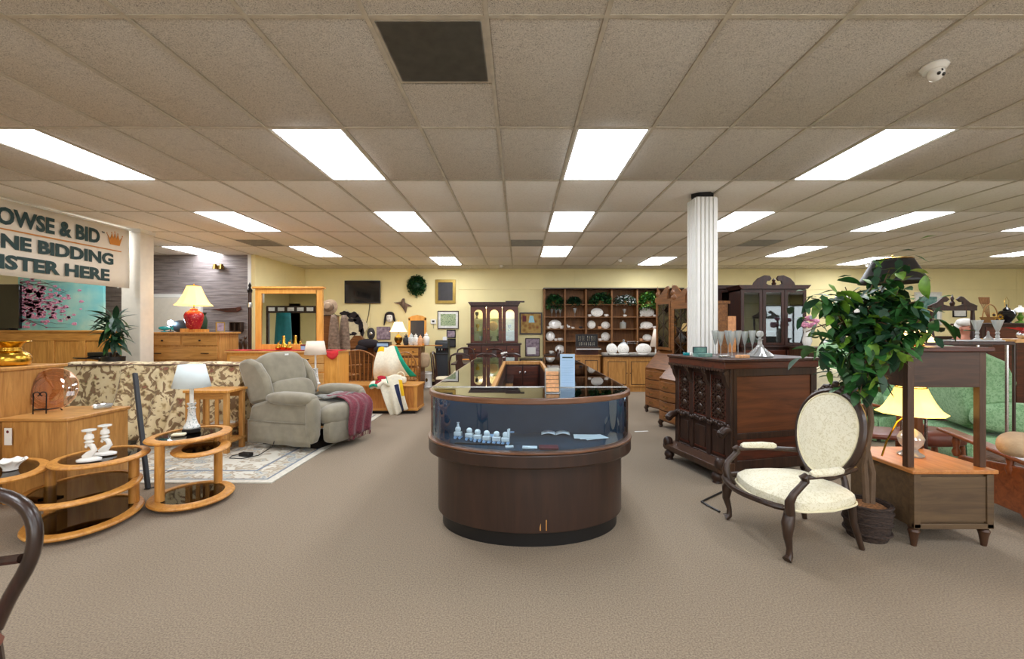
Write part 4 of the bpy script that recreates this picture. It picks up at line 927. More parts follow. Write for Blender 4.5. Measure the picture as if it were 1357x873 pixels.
# oval swivel coffee table
def oval(b, c, a, e, rot, z, thick, w, n=48):
    """flat oval ring with rounded edge"""
    o = []; 
    prof = [(0, -thick/2), (w*.5, -thick*.5), (w*.9, -thick*.3), (w, 0), (w*.9, thick*.3), (w*.5, thick*.5), (0, thick/2)]
    vs = []; fs = []; m = len(prof)
    for i in range(n):
        t = 2*pi*i/n
        for (q, zz) in prof:
            x = (a-w+q)*cos(t); y = (e-w+q)*sin(t); X, Yy = rotz((x, y), rot); vs.append((c[0]+X, c[1]+Yy, z+zz))
    for i in range(n):
        j = (i+1) % n
        fs += [(i*m+k, j*m+k, j*m+(k+1) % m, i*m+(k+1) % m) for k in range(m)]
    return b.add(vs, fs)
def ovalglass(b, c, a, e, rot, z, n=40):
    pts = []
    for i in range(n): X, Yy = rotz((a*cos(2*pi*i/n), e*sin(2*pi*i/n)), rot); pts.append((c[0]+X, c[1]+Yy))
    return b.prism(pts, z-.003, z+.003, 'xy')
t = thing('oval_coffee_table', 'large oval three-tier oak swivel coffee table with smoked glass at lower left', 'coffee table', (-3.3, 3.38, 0))
TIERS = [('base_ring', (.029, -.081), .434, .324, 114.6, .045, .04), ('middle_ring', (.011, -.091), .42, .34, 116, .255, .035), ('top_ring', (.023, .044), .321, .296, 116, .45, .035), ('swing_ring', (-.448, -.196), .365, .227, 140.6, .42, .035)]
for nm, c, a, e, r, z, th in TIERS:
    o = oval(B(), c, a, e, R(r), z, th, .06).build(nm, 'oak', t)
    ovalglass(B(), c, a-.052, e-.052, R(r), z+.008).build('smoked_glass_inset', 'smoked_glass', o)
for x, y, z0, z1 in ((.20, .13, .06, .44), (-.27, -.06, .06, .41)): B().lathe([(.035, z0), (.035, z1)], 16, (x, y, 0)).build('post', 'oak', t)
bx(-.40, -.28, -.03, .05, .385, .405).build('swivel_bracket', 'black', t)
t = thing('oval_side_table', 'small oval three-tier oak side table holding the blue-shaded lamp', 'side table', (-2.86, 3.8, 0))
for nm, c, a, e, r, z, th in (('base_ring', (.081, -.09), .343, .305, 121, .045, .04), ('shelf_ring', (.124, -.042), .302, .21, 118, .43, .03), ('top_ring', (-.046, .054), .351, .291, 88, .52, .035)):
    o = oval(B(), c, a, e, R(r), z, th, .075).build(nm, 'oak', t); ovalglass(B(), c, a-.067, e-.067, R(r), z+.008).build('smoked_glass_inset', 'smoked_glass', o)
for x, y in ((-.05, -.27), (.12, .17)): B().lathe([(.034, .06), (.034, .51)], 16, (x, y, 0)).build('post', 'oak', t)
# candlesticks
def ontz(u, v, z): Y = (CAMZ-z)*F/(v-V0); return PX(u, Y), Y, z
c0 = None
for k, (u, v, nm) in enumerate(((118, 610, 'left'), (139, 602, 'right'))):
    x, y, z = ontz(u, v, .47)
    t = thing('dolphin_candlestick', nm+' white milk glass dolphin candlestick on the oval coffee table', 'candlestick', (x, y, z), R(20), 'white candlesticks on the oval coffee table')
    B().lathe([(.075, 0), (.075, .012), (.05, .022), (0, .03)], 20, sy=.65).build('foot', 'porcelain', t)
    b = B(); b.tube([(-.03, 0, .025), (.0, 0, .045), (.03, 0, .075), (.018, 0, .11), (-.015, 0, .125), (-.02, 0, .1), (0, 0, .14)], [.02, .027, .02, .018, .014, .01, .008], 10); b.build('dolphin', 'porcelain', t)
    B().lathe([(.012, .12), (.03, .14), (.016, .15), (.03, .165), (.026, .19), (.014, .2), (.016, .215), (.042, .222), (.042, .232), (.02, .236), (0, .23)], 20).build('candle_cup', 'porcelain', t)
x, y, z = ontz(14, 622, .437)
t = thing('ruffled_bowl', 'white ruffled milk glass bowl on the left tier of the coffee table', 'bowl', (x, y, z))
B().surf(lambda u, v: ((.035+.045*v**2+(.012*cos(u*2*pi*7) if v > .7 else 0)*v)*cos(2*pi*u), (.035+.045*v**2)*sin(2*pi*u), .07*v+.006*sin(u*2*pi*7)*v), 56, 6).build('bowl', 'porcelain', t, thick=.005)
B().lathe([(.04, 0), (.03, .01), (.036, .02)], 16).build('foot', 'porcelain', t)
# lamp on oval side table
x, y, z = ontz(254, 572, .537)
t = thing('porcelain_lamp', 'unlit chinoiserie porcelain lamp with a pale blue tapered shade on the oval side table', 'lamp', (x, y, z))
B().lathe([(.07, 0), (.075, .006), (.075, .03), (.06, .035)], 6).build('wooden_foot', 'black', t)
B().lathe([(.06, .035), (.064, .045), (.045, .08), (.034, .12), (.028, .2), (.036, .215), (.02, .225), (.035, .25), (.035, .258)], 20).build('porcelain_body', 'chinoiserie', t)
B().tube([(0, 0, .25), (0, 0, .42)], .016, 10).build('candle_sleeve', 'porcelain', t)
B().lathe([(.145, .40), (.098, .60)], 32, cap=False).build('lamp_shade', 'shade_off', t, thick=.003)
tag(bx(-.05, .05, -.03, .03, 0, .02).build('candle_soap', 'cream', bevel=.008), 'cream oblong soap dish beside the porcelain lamp foot', 'dish', None, (ontz(237, 577, .537)[0], ontz(237, 577, .537)[1], .537), R(20))
# leaning dark level
tag(B().beam((-3.36, 3.95, .005), (-3.70, 4.20, 1.03), .025, .04, (0, 1, 0)).build('spirit_level', 'charcoal', bevel=.004), 'long dark straight bar leaning against the low chest in front of the sofa', 'bar')
# price label
# floral sofa seen from behind
SX0, SX1, SY = PX(84, 5.6), PX(320, 5.6), 5.6
W = SX1-SX0; t = thing('floral_sofa', 'floral tapestry sofa seen from behind with a draped skirt', 'sofa', ((SX0+SX1)/2, SY, 0))
def back(u, v):
    a = u*W-W/2; z = 1.0-.88*v; y = .015*sin(u*40+3*sin(v*3))*v+.02*sin(u*17)*v-.10*v*v-.03*sin(pi*v)
    return (a*(1+.02*v), y, z+.012*sin(u*25)*(1-v))
b = B(); b.surf(back, 90, 14); b.surf(lambda u, v: (u*W-W/2, .26*v, 1.0+.03*sin(pi*v)+.012*sin(u*25)*(1-v)), 60, 5); b.build('back_upholstery', 'floral', t)
b = B(); b.sell((0, .2, .7), (W-.02, .3, .6), .3, 30, 12, e2=.5); b.build('back_cushion', 'floral', t)
for s in (-1, 1): B().sell((s*(W/2-.12), .42, .42), (.26, .78, .5), .3, 20, 12, e2=.5).build('arm', 'floral', t)
for s in (-1, 0, 1): B().sell((s*(W-.5)/3, .5, .42), ((W-.5)/3, .6, .22), .3, 20, 12, e2=.5).build('seat_cushion', 'floral', t)
bx(-W/2+.05, W/2-.05, .1, .78, .12, .35).build('base', 'floral', t)
for sx in (-1, 1):
    for y in (.15, .74): bx(sx*(W/2-.12)-.03, sx*(W/2-.12)+.03, y-.03, y+.03, 0, .13).build('leg', 'dark_brown', t)
B().tube([(-W/2, -.01, .985), (-W/4, -.015, 1.0), (0, -.01, .995), (W/4, -.015, 1.0), (W/2, -.01, .99)], .012, 6).build('welt', 'fur', t)
# draped throw of the same tapestry at the left part
def drape(u, v):
    x = .02+.85*u; f = .5+.5*sin(u*22+2.5*v); return (x+(.10*(u-.5))*v, -.10-.25*v*v*(.4+.6*f)-.05*f*v, .985-.9*v+.02*sin(u*9))
tag(B().surf(lambda u, v: drape(u, v), 60, 16).build('tapestry_throw', 'floral', thick=.006), 'floral tapestry throw draped in folds down the back of the sofa', 'throw', None, (PX(185, 5.5)-.25, 5.6, 0))
# rug
RX0, RX1, RY0, RY1 = -5.2, -2.33, 4.1, 7.45
rg = thing('area_rug', 'pale cream and blue-grey patterned area rug under the recliner', 'rug', ((RX0+RX1)/2, (RY0+RY1)/2, 0))
w2, h2 = (RX1-RX0)/2, (RY1-RY0)/2
bx(-w2+.36, w2-.36, -h2+.36, h2-.36, .001, .0125).build('field', 'rug', rg)
b = B(); b.T = Matrix.Rotation(R(-90), 4, 'X'); b.frame(-w2, w2, -h2, h2, -.012, -.001, .08); b.build('outer_border', 'rug_border', rg)
b = B(); b.T = Matrix.Rotation(R(-90), 4, 'X'); b.frame(-w2+.08, w2-.08, -h2+.08, h2-.08, -.0122, -.001, .025); b.build('border_line', 'rug_line', rg)
b = B(); b.T = Matrix.Rotation(R(-90), 4, 'X'); b.frame(-w2+.105, w2-.105, -h2+.105, h2-.105, -.0124, -.001, .22); b.build('patterned_border', 'rug', rg)
b = B(); b.T = Matrix.Rotation(R(-90), 4, 'X'); b.frame(-w2+.325, w2-.325, -h2+.325, h2-.325, -.0122, -.001, .035); b.build('inner_line', 'rug_line', rg)
# mission end table
t = thing('slatted_end_table', 'oak mission end table with slatted sides between sofa and recliner', 'end table', (PX(292, 5.1)-.05, 5.05, 0), 0)
TH = .745
bx(-.34, .18, -.02, .36, TH-.03, TH).build('table_top', 'oak', t, bevel=.005)
for x in (-.3, .14):
    for y in (.02, .3): bx(x-.025, x+.025, y-.02, y+.03, 0.012, TH-.03).build('leg', 'oak_dull', t, bevel=.003)
for y in (.02, .3):
    bx(-.275, .115, y, y+.02, TH-.11, TH-.03).build('apron', 'oak_dull_x', t)
for k in range(3): bx(-.215+k*.11, -.175+k*.11, .02, .035, .17, TH-.11).build('slat', 'oak_dull', t)
bx(-.33, .17, 0, .34, .12, .15).build('shelf', 'oak_dull_x', t, bevel=.004)
t = thing('oak_coffee_table', 'low oak slatted table base beside the recliner on the rug', 'table', (PX(322, 5.75), 5.3, 0))
bx(-.28, .15, 0, .35, .25, .29).build('table_top', 'oak_dull_x', t, bevel=.005); bx(-.25, .12, .03, .05, .012, .25).build('side_panel', 'oak_dull', t)
for x in (-.25, .11): bx(x-.02, x+.02, .3, .34, .012, .25).build('leg', 'oak_dull', t)
o = bx(-.13, .13, -.08, .08, 0, .01).build('white_papers', 'paper'); tag(o, 'white papers on the low oak table behind the recliner', 'papers', None, (PX(322, 5.75)-.04, 5.45, .291), R(20))
# ================================================================ RECLINER
rc = thing('recliner', 'grey-green microfibre lift recliner facing right with rolled arms', 'recliner', (-2.74, 5.66, .012), R(-17))
fm = 'microfibre'
bx(-.42, .42, -.30, .30, .0, .08).build('metal_base', 'iron', rc)
for s in (-1, 1):
    b = B()
    side = [(-.46, .09), (.50, .10), (.54, .2), (.52, .42), (.46, .52), (.40, .60), (-.10, .60), (-.40, .52), (-.46, .3)]
    b.prism(side, s*.43-.06, s*.43+.06); b.build('side_panel', fm, rc, bevel=.035)
    b = B(); b.sell((.16, s*.43, .615), (.68, .2, .16), .45, 24, 14, e2=.8); b.build('arm_pad', fm, rc)
    b = B(); b.sell((.47, s*.43, .4), (.13, .16, .46), .6, 18, 12, e2=.5); b.build('arm_front', fm, rc)
    b = B(); b.surf(lambda u, v: (-.44+.92*u, s*(.495+.012*sin(u*18)*v), .34-.27*v), 30, 4); b.build('side_pocket', fm, rc, thick=.008)
    B().tube([(-.44, s*.5, .342), (.0, s*.502, .338), (.48, s*.5, .345)], .006, 6).build('seam_welt', fm, rc)
    # wing
    b = B(); w_ = [(-.50, .50), (-.22, .56), (-.20, .66), (-.26, .85), (-.40, 1.02), (-.54, 1.07), (-.66, 1.05), (-.70, .98)]
    b.prism(w_, s*.37-.055, s*.37+.055); b.build('wing', fm, rc, bevel=.04)
b = B(); b.T = TR(-.40, 0, .82, 0, R(-20), 0); b.sell((0, 0, .09), (.24, .66, .48), .4, 28, 18, e2=.6); b.build('upper_back_cushion', fm, rc)
b = B(); b.T = TR(-.27, 0, .62, 0, R(-20), 0); b.sell((0, 0, 0), (.22, .68, .34), .4, 28, 16, e2=.6); b.build('lower_back_cushion', fm, rc)
b = B(); b.T = TR(-.50, 0, .75, 0, R(-18), 0); b.box(-.06, .04, -.38, .38, -.42, .32); b.build('back_shell', fm, rc, bevel=.04)
B().sell((.14, 0, .44), (.74, .72, .22), .35, 28, 14, e2=.6).build('seat_cushion', fm, rc)
B().sell((.54, 0, .40), (.24, .72, .26), .5, 24, 14, e2=.7).build('front_roll', fm, rc)
B().sell((.58, 0, .22), (.14, .70, .32), .4, 24, 12, e2=.5).build('footrest_panel', fm, rc)
bx(-.35, -.345, -.03, .03, 1.1, 1.12).build('price_tag', 'paper', rc)
# throw on the recliner foot
def thr(u, v):
    prof = [(.34, .60), (.46, .595), (.56, .575), (.64, .53), (.69, .47), (.705, .38), (.70, .25), (.705, .12)]
    f = v*(len(prof)-1); i = min(int(f), len(prof)-2); f -= i; x = prof[i][0]*(1-f)+prof[i+1][0]*f; z = prof[i][1]*(1-f)+prof[i+1][1]*f
    return (x+.014*sin(u*17+v*6)*v, -.06+.44*u+.03*sin(v*5), z+.006*sin(u*26))
o = B().surf(thr, 36, 20).build('red_throw', 'throw_red', thick=.012); tag(o, 'dark red fringed throw hanging over the front of the recliner seat', 'throw', None, rc.location, R(-17))
fr = B()
for k in range(24):
    p = thr(k/23, 1); fr.tube([p, (p[0], p[1], p[2]-.05)], .004, 4)
fr.build('fringe', 'throw_red', o, stuff=True)
o = B().surf(lambda u, v: (.2+.28*v, -.12+.44*u, .585+.01*sin(u*9)+.01*sin(v*8)), 24, 10).build('grey_throw', 'throw_grey', thick=.02); tag(o, 'folded grey knitted throw on the recliner seat under the red one', 'throw', None, rc.location, R(-17))
t = thing('power_adapter', 'black power adapter and cord on the rug beside the recliner', 'adapter', (PX(326, 4.95), 4.95, .014), R(-15))
bx(-.07, .07, -.035, .035, 0, .04).build('adapter_box', 'black', t, bevel=.006)
B().tube([(-.07, 0, .02), (-.15, -.05, .004), (-.1, -.12, .004), (.05, -.1, .004), (.12, .05, .004), (.12, .25, .05), (.13, .33, .25)], .005, 6).build('cord', 'black', t)
tag(B().tube([(PX(232, 4.5), 4.5, .014), (PX(222, 4.4), 4.35, .014), (PX(214, 4.2), 4.2, .014), (PX(205, 4.0), 4.0, .004), (PX(197, 4.0), 3.95, .004)], .004, 6).build('lamp_cord', 'black'), 'thin black cord running over the rug edge by the oval side table', 'cord')
# ================================================================ MIDDLE LEFT, BEHIND THE RECLINER
Y = 6.5
t = thing('recliner_side_table', 'small oval oak table behind the recliner arm holding a white-shaded lamp', 'side table', (PX(440, Y), Y, 0))
b = B(); oval(b, (0, 0), .40, .24, R(10), .62, .03, .4); ovalglass(b, (0, 0), .3, .2, R(10), .625); b.build('table_top', 'oak_dull_x', t)
for x in (-.25, .25): B().lathe([(.03, 0.012), (.03, .61)], 14, (x, 0, 0)).build('post', 'oak_dull', t)
oval(B(), (0, 0), .38, .22, R(10), .045, .035, .07).build('base_ring', 'oak_dull', t)
t = thing('cream_shade_lamp', 'porcelain lamp with a cream empire shade behind the recliner arm', 'lamp', (PX(418, Y), Y, .636))
B().lathe([(.075, 0), (.075, .02), (.05, .04)], 6).build('foot', 'porcelain', t)
B().lathe([(.05, .04), (.05, .06), (.038, .12), (.034, .22), (.04, .23), (.02, .24)], 18).build('porcelain_body', 'chinoiserie', t)
B().tube([(0, 0, .23), (0, 0, .44)], .014, 10).build('candle_sleeve', 'porcelain', t)
B().lathe([(.155, .44), (.12, .64)], 30, cap=False).build('lamp_shade', 'shade_cream', t, thick=.003)
t = thing('white_phone', 'small white dish on the oval table behind the recliner arm', 'dish', (PX(444, Y-.1), Y-.1, .636))
B().lathe([(.05, 0), (.07, .012), (.075, .02), (.06, .015), (0, .012)], 18, sx=1.3).build('dish', 'porcelain', t)
# oak blanket chest
Y = 7.5; xa, xb = PX(452, Y), PX(553, Y); Hb = PZ(510, Y)
W = xb-xa; t = thing('blanket_chest', 'long low oak blanket chest with plain front below the spindle settee', 'chest', ((xa+xb)/2, Y, 0))
bx(-W/2, W/2, 0, .5, .06, Hb-.03).build('body', 'honey', t, bevel=.004); bx(-W/2-.02, W/2+.02, -.02, .52, Hb-.03, Hb).build('lid', 'oak_x', t, bevel=.005)
bx(-W/2-.012, W/2+.012, -.012, .5, .055, .10).build('base_moulding', 'oak_x', t, bevel=.004); bx(-W/2+.05, W/2-.05, .04, .46, 0, .06).build('plinth', 'black', t)
for s in (-1, 1): bx(s*(W/2-.03)-.03, s*(W/2-.03)+.03, -.01, .0, .1, Hb-.03).build('corner_stile', 'oak', t)
# windsor chairs
def windsor(name, label, loc, rz, w=.5, n=8, group=None, arms=True, mat='windsor', h=.5):
    t = thing(name, label, 'chair', loc, rz, group)     # faces +y? local: front -y ... back rest at +y
    b = B(); b.sell((0, 0, .44), (w, .46, .05), .5, 24, 8, e2=.6); b.build('seat', mat, t)
    bow = [(w/2*.92*cos(a), .2+.05*sin(a), .45+h*sin(a)**.75 if sin(a) > 0 else .45) for a in [pi*i/20 for i in range(21)]]
    B().tube(bow, .014, 8).build('bow_back', mat, t)
    for k in range(n):
        x = -w/2*.75+w*.75*k/(n-1); zt = .45+h*max(0, 1-(x/(w/2*.92))**2)**.375
        B().tube([(x*.85, .2, .45), (x*.93, .225, .45+(zt-.45)*.5), (x, .2+.05*(zt-.45)/h, zt)], [.008, .012, .006], 6).build('spindle', mat, t)
    if arms:
        for s in (-1, 1):
            B().tube([(s*w/2*.9, .22, .66), (s*w/2*1.05, .0, .665), (s*w/2*1.1, -.16, .66)], [.012, .016, .022], 8).build('arm', mat, t)
            for y in (-.14, .02): B().tube([(s*w/2*.88, y, .45), (s*w/2*1.03, y, .66)], .009, 6).build('arm_spindle', mat, t)
    for sx in (-1, 1):
        for y in (-.17, .17): B().tube([(sx*w/2*.72, y, .43), (sx*w/2*.8, y*1.1, .25), (sx*w/2*.92, y*1.25, 0)], [.014, .02, .011], 8).build('leg', mat, t)
        B().tube([(sx*w/2*.8, -.19, .2), (sx*w/2*.8, .19, .2)], .01, 6).build('stretcher', mat, t)
    B().tube([(-w/2*.8, 0, .2), (w/2*.8, 0, .2)], .01, 6).build('stretcher', mat, t)
    return t
st = windsor('spindle_settee', 'wide bow-back oak windsor settee standing behind the blanket chest', (PX(481, 8.3), 8.25, 0), pi, 1.02, 10, h=.62)
st['category'] = 'settee'
windsor('windsor_chair', 'bow-back windsor chair behind the settee near the fur rack', (PX(460, 9.8), 9.8, 0), R(150), .5, 7, mat='windsor')
windsor('windsor_chair', 'bow-back windsor chair half covered by the striped blanket', (PX(535, 8.9), 8.9, 0), R(200), .55, 7, mat='windsor', h=.55)
# striped blanket: upper drape over a chair back
def poly_cloth(name, loop, mat_fn, Y, nu=30, nv=24, amp=.03):
    pass
def quad_cloth(nm, c, mats, cat, label, nu=26, nv=22, amp=.035, Y=7.6, group=None, bow=.12, colour=None):
    """cloth spanned by 4 pixel-free corners given in metres (x, z); folds in y"""
    (x0, z0), (x1, z1), (x2, z2), (x3, z3) = c
    b = B(); vs = []
    def fn(u, v):
        x = (x0*(1-u)+x1*u)*(1-v)+(x3*(1-u)+x2*u)*v; z = (z0*(1-u)+z1*u)*(1-v)+(z3*(1-u)+z2*u)*v
        return (x, -bow*sin(pi*v*.9)-amp*sin(u*13+v*3)*v, z+.012*sin(u*11))
    for j in range(nv):
        for i in range(nu):
            b.cur = colour((i+.5)/nu, (j+.5)/nv)
            q = [fn(i/nu, j/nv), fn((i+1)/nu, j/nv), fn((i+1)/nu, (j+1)/nv), fn(i/nu, (j+1)/nv)]
            b.add(q, [(0, 1, 2, 3)])
    o = b.build(nm, mats, thick=.012); tag(o, label, cat, group, (0, Y, 0)); return o
BM = ['blanket_cream', 'blanket_green', 'blanket_red', 'blanket_yellow', 'blanket_navy']
Y = 7.95
def q(u, v, Y=Y): return (PX(u, Y), PZ(v, Y))
quad_cloth('striped_blanket', [q(502, 461), q(526, 458), q(553, 497), q(497, 503)], BM, 'blanket', 'cream wool blanket with a green edge stripe draped over the chair back', Y=7.95,
           colour=lambda u, v: 1 if u > .84 else (3 if u < .3 and v < .12 else 0), bow=.15)
Y = 7.42
quad_cloth('folded_blanket', [q(500, 499, 7.42), q(532, 496, 7.42), q(541, 541, 7.42), q(519, 553, 7.42)], BM, 'blanket', 'cream blanket with navy and yellow stripes hanging down the front of the oak chest', Y=7.42,
           colour=lambda u, v: 4 if .60 < u < .82 and v > .25 else (3 if u > .86 and .15 < v < .6 else (2 if u < .35 and v < .10 else (1 if u < .4 and v < .18 else 0))), bow=.05)
quad_cloth('blanket_roll', [q(491, 507, 7.45), q(512, 499, 7.45), q(520, 511, 7.45), q(493, 515, 7.45)], BM, 'blanket', 'cream, red and green blanket end bunched on the lid of the oak chest', Y=7.45,
           colour=lambda u, v: 2 if .3 < u < .7 and v < .35 else (1 if u < .45 and .35 < v < .7 else 0), bow=.1)
# round cane basket on top
t = thing('cream_bundle', 'twisted cream rope handle bag on the end of the blanket chest', 'bag', (PX(531, 7.7), 7.7, Hb))
B().sell((0, 0, .06), (.2, .16, .14), .7, 16, 10).build('body', 'blanket_cream', t); B().tube([(.07*cos(a), 0, .12+.08*sin(a)) for a in [pi*i/12 for i in range(13)]], .012, 8).build('handle', 'cream', t)
# fur coats and hat rack
t = thing('wardrobe_post', 'tall narrow brown wooden cabinet behind the mirror dresser', 'cabinet', (PX(433, 9.0), 9.0, 0)); bx(-.14, .12, 0, .35, 0, PZ(418, 9.0)).build('body', 'desk_wood', t, bevel=.01); bx(-.16, .14, -.02, .37, PZ(418, 9), PZ(417, 9)).build('top', 'dark_brown', t)
t = thing('straw_hat', 'round tan fur hat hanging above the narrow cabinet', 'hat', (PX(433, 9.0), 9.12, PZ(417, 9)+.155))
b = B(); b.T = TR(0, 0, 0, R(75)); b.lathe([(.17, 0), (.18, .01), (.1, .03), (.09, .09), (.06, .12), (0, .125)], 24); b.build('hat', 'hat', t)
B().tube([(.1*cos(a), -.035, .1*sin(a)) for a in [2*pi*i/20 for i in range(20)]], .008, 5, True).build('hat_band', 'dark_brown', t)
for k, (u, nm) in enumerate(((440, 'left'), (441, 'right'))):
    t = thing('fur_coat', nm+' long grey-brown fur coat hanging beside the hat', 'coat', (PX(u, 9.0)+.1*k+.06, 8.95+.25*k, 0), R(20*k), 'fur coats')
    B().surf(lambda a, v: ((.03+.08*v**.5+.015*sin(a*2*pi*6))*cos(2*pi*a), (.03+.05*v**.5)*sin(2*pi*a), PZ(417, 9)-.85*v), 36, 10).build('coat_body', 'coat_fur', t, thick=.01)
    B().tube([(-.05, 0, PZ(417, 9)-.02), (0, 0, PZ(417, 9)+.03), (.05, 0, PZ(417, 9)-.02)], .006, 6).build('hanger', 'iron', t)
# cow hide on the wall
t = thing('cow_hide', 'black and cream cow hide spread on the wall below the television', 'hide', (PX(467, 11.3), 11.33, PZ(437, 11.3)))
out = []
for i in range(46):
    a = 2*pi*i/46; r = .38+.05*sin(3*a+1)+.04*sin(7*a)+.02*sin(13*a); out.append((r*cos(a)*.85, r*sin(a)*1.28))
B().prism(out, 0, .012).build('skin', 'hide_white', t)
random.seed(9)
for (x, z, a, e) in ((-.2, .42, .14, .08), (0, .38, .16, .09), (.12, .26, .09, .13), (.2, .1, .07, .2), (-.04, .25, .14, .05), (.24, -.08, .05, .16), (-.12, -.12, .1, .04), (.03, -.1, .09, .05)):
    B().prism([(x+a*cos(2*pi*k/14)*random.uniform(.7, 1.2), z+e*sin(2*pi*k/14)*random.uniform(.7, 1.2)) for k in range(14)], -.004, .001).build('black_patch', 'hide_black', t)
b = B(); b.sell((0, 0, 0), (.5, .2, .22), .8, 16, 10); b.sell((.3, -.05, -.14), (.3, .18, .16), .8, 14, 8); b.sell((-.15, 0, -.1), (.3, .2, .18), .9, 14, 8)
tag(b.build('fur_pile', 'hide_black'), 'dark fur pelt heaped on the desk below the cow hide', 'pelt', None, (PX(488, 10.3), 10.3, PZ(455, 10.3)))
# desks behind
t = thing('roll_desk', 'brown wooden desk with a small gallery below the cow hide', 'desk', (PX(468, 10.5), 10.5, 0))
case_piece(t, 1.15, .55, PZ(460, 10.5), 'desk_wood', 'desk_wood', drawers=[(-.5, -.2, .75, .9, 'dk'), (.2, .5, .75, .9, 'dk'), (-.5, -.2, .1, .7, 'Dr'), (.2, .5, .1, .7, 'Dl')])
bx(-.3, .25, .25, .5, PZ(460, 10.5), PZ(452, 10.5)).build('gallery', 'desk_wood', t); B().prism([(-.2, PZ(452, 10.5)), (.15, PZ(452, 10.5)), (.05, PZ(445, 10.5)), (-.1, PZ(445, 10.5))], .3, .45).build('gallery_crest', 'desk_wood', t)
Y = 10.3; xa, xb = PX(518, Y), PX(557, Y); Hk = PZ(457.5, Y)
t = thing('tall_writing_desk', 'tall light brown desk with drawers carrying the lit shaded lamp and jars', 'desk', ((xa+xb)/2, Y, 0)); W = xb-xa
case_piece(t, W, .5, Hk, 'desk_wood', 'oak_x', drawers=[(-W/2+.05, W/2-.05, Hk-.24-.24*k, Hk-.06-.24*k, 'd2') for k in range(4)], over=.05)
tag(bx(-.22, .22, 0, .03, 0, .02).build('drop_leaf', 'oak_x'), 'narrow wooden leaf sticking out to the right of the tall desk', 'leaf', None, (xb+.26, Y+.2, Hk-.02))
def onk(u, dy=.2): return (PX(u, Y+dy), Y+dy, Hk)
t = thing('small_lit_lamp', 'lit lamp with brown urn base and warm shade on the tall desk', 'lamp', onk(528))
lamp(t, [(.06, 0), (.06, .015), (.04, .03), (.08, .08), (.1, .14), (.09, .19), (.04, .23), (.03, .26)], 'brass_dark', (.25, .5, .008, 'brass'), (.2, .32, .09, .56, .8), 'shade_hot', bz=.42)
t = thing('wall_mirror', 'arched wooden framed mirror standing on the tall desk', 'mirror', onk(553, .4))
W2 = .22; h = PZ(417, 10.7)-Hk
b = B(); b.box(-W2, -W2+.05, 0, .03, .0, h-.08); b.box(W2-.05, W2, 0, .03, 0, h-.08); b.box(-W2, W2, 0, .03, 0, .05)
b.prism([(-W2, h-.14), (W2, h-.14), (W2, h-.07), (W2*.6, h-.03), (0, h), (-W2*.6, h-.03), (-W2, h-.07)], 0, .03); b.build('frame', 'pine', t, bevel=.004); bx(-W2+.05, W2-.05, .01, .02, .05, h-.14).build('glass', 'dark_print', t)
for k, (u, m, s, nm) in enumerate(((538, 'charcoal', 1, 'dark painted jar on the tall desk beside the lamp'), (545, 'chinoiserie', 1.05, 'white patterned jar on the tall desk'), (551, 'china_pattern', 1, 'round patterned jar in front of the arched mirror'), (557, 'peach', .9, 'small pinkish jar in front of the arched mirror'), (563, 'porcelain', 1.1, 'white jar at the right end of the tall desk'))):
    t = thing('ginger_jar', nm, 'jar', onk(u, .08 if k < 4 else .1)); s *= .9
    if k == 4: t.location = (xb+.1, Y+.2, Hk+.002)
    B().lathe([(.05*s, 0), (.07*s, .05*s), (.085*s, .13*s), (.07*s, .2*s), (.04*s, .22*s), (.045*s, .24*s)], 16).build('body', m, t); B().lathe([(.05*s, .24*s), (.045*s, .26*s), (.01, .28*s), (.012, .3*s), (0, .31*s)], 14).build('lid', m, t)
t = thing('card_reader', 'small dark box with a lit screen left of the tall desk', 'device', (PX(506, 10.2), 10.25, 0)); bx(-.16, .16, 0, .2, PZ(462, 10.2), PZ(453, 10.2)).build('case', 'charcoal', t, bevel=.005); bx(-.13, .13, -.004, 0, PZ(459, 10.2), PZ(455, 10.2)).build('screen', 'ice_blue', t); bx(-.2, .17, 0, .3, 0, PZ(462, 10.2)).build('stand', 'desk_wood', t)
# wall things
W0 = 11.4
def wthing(name, label, cat, u, v, dep=.0, **k): return thing(name, label, cat, (PX(u, W0), W0-.001-dep, PZ(v, W0)), 0, **k)
def px(n): return n/F*W0
t = wthing('wall_television', 'black flat television mounted on the yellow back wall with its cable hanging down', 'television', 481.5, 387); w_, h_ = px(47)/2, px(30)/2
bx(-w_, w_, -.08, -.03, -h_, h_).build('screen_housing', 'black', t, bevel=.008); bx(-w_+.02, w_-.02, -.083, -.079, -h_+.03, h_-.02).build('screen', 'black_gloss', t); bx(-.15, .15, -.03, 0, -.1, .1).build('bracket', 'iron', t)
B().tube([(.18, -.03, -h_), (.14, -.01, -h_-.3), (.06, -.01, -h_-.6), (.02, -.01, -h_-.85)], .008, 6).build('cable', 'iron', t)
def foliage(par, pts, m, name='foliage', s=.06, seed=1):
    random.seed(seed); b = B()
    for p in pts:
        a = random.uniform(0, 2*pi); e = random.uniform(-1, .6); d = Vector((cos(a)*cos(e), sin(a)*cos(e), sin(e))); side = d.cross(Vector((0, 0, 1))).normalized()*s*.3; P = Vector(p)
        b.cur = random.randrange(len(m)); up = Vector((0, 0, s*.1))
        b.add([P, P+d*s*.5+side+up, P+d*s, P+d*s*.5-side+up], [(0, 1, 2), (0, 2, 3)])
    return b.build(name, m, par, stuff=True)
t = wthing('ivy_wall_basket', 'round clump of dark green ivy hanging on the back wall right of the television', 'plant', 553, 378)
pts = []
random.seed(2)
for k in range(1500):
    a = random.uniform(0, 2*pi); r = random.random()**.5*.24; x = r*cos(a); z = r*sin(a)*1.05
    if z < 0 and random.random() < .3: z -= random.random()*.08
    pts.append((x, -.02-.14*random.random()*(1-(r/.26)**2)-.02, z))
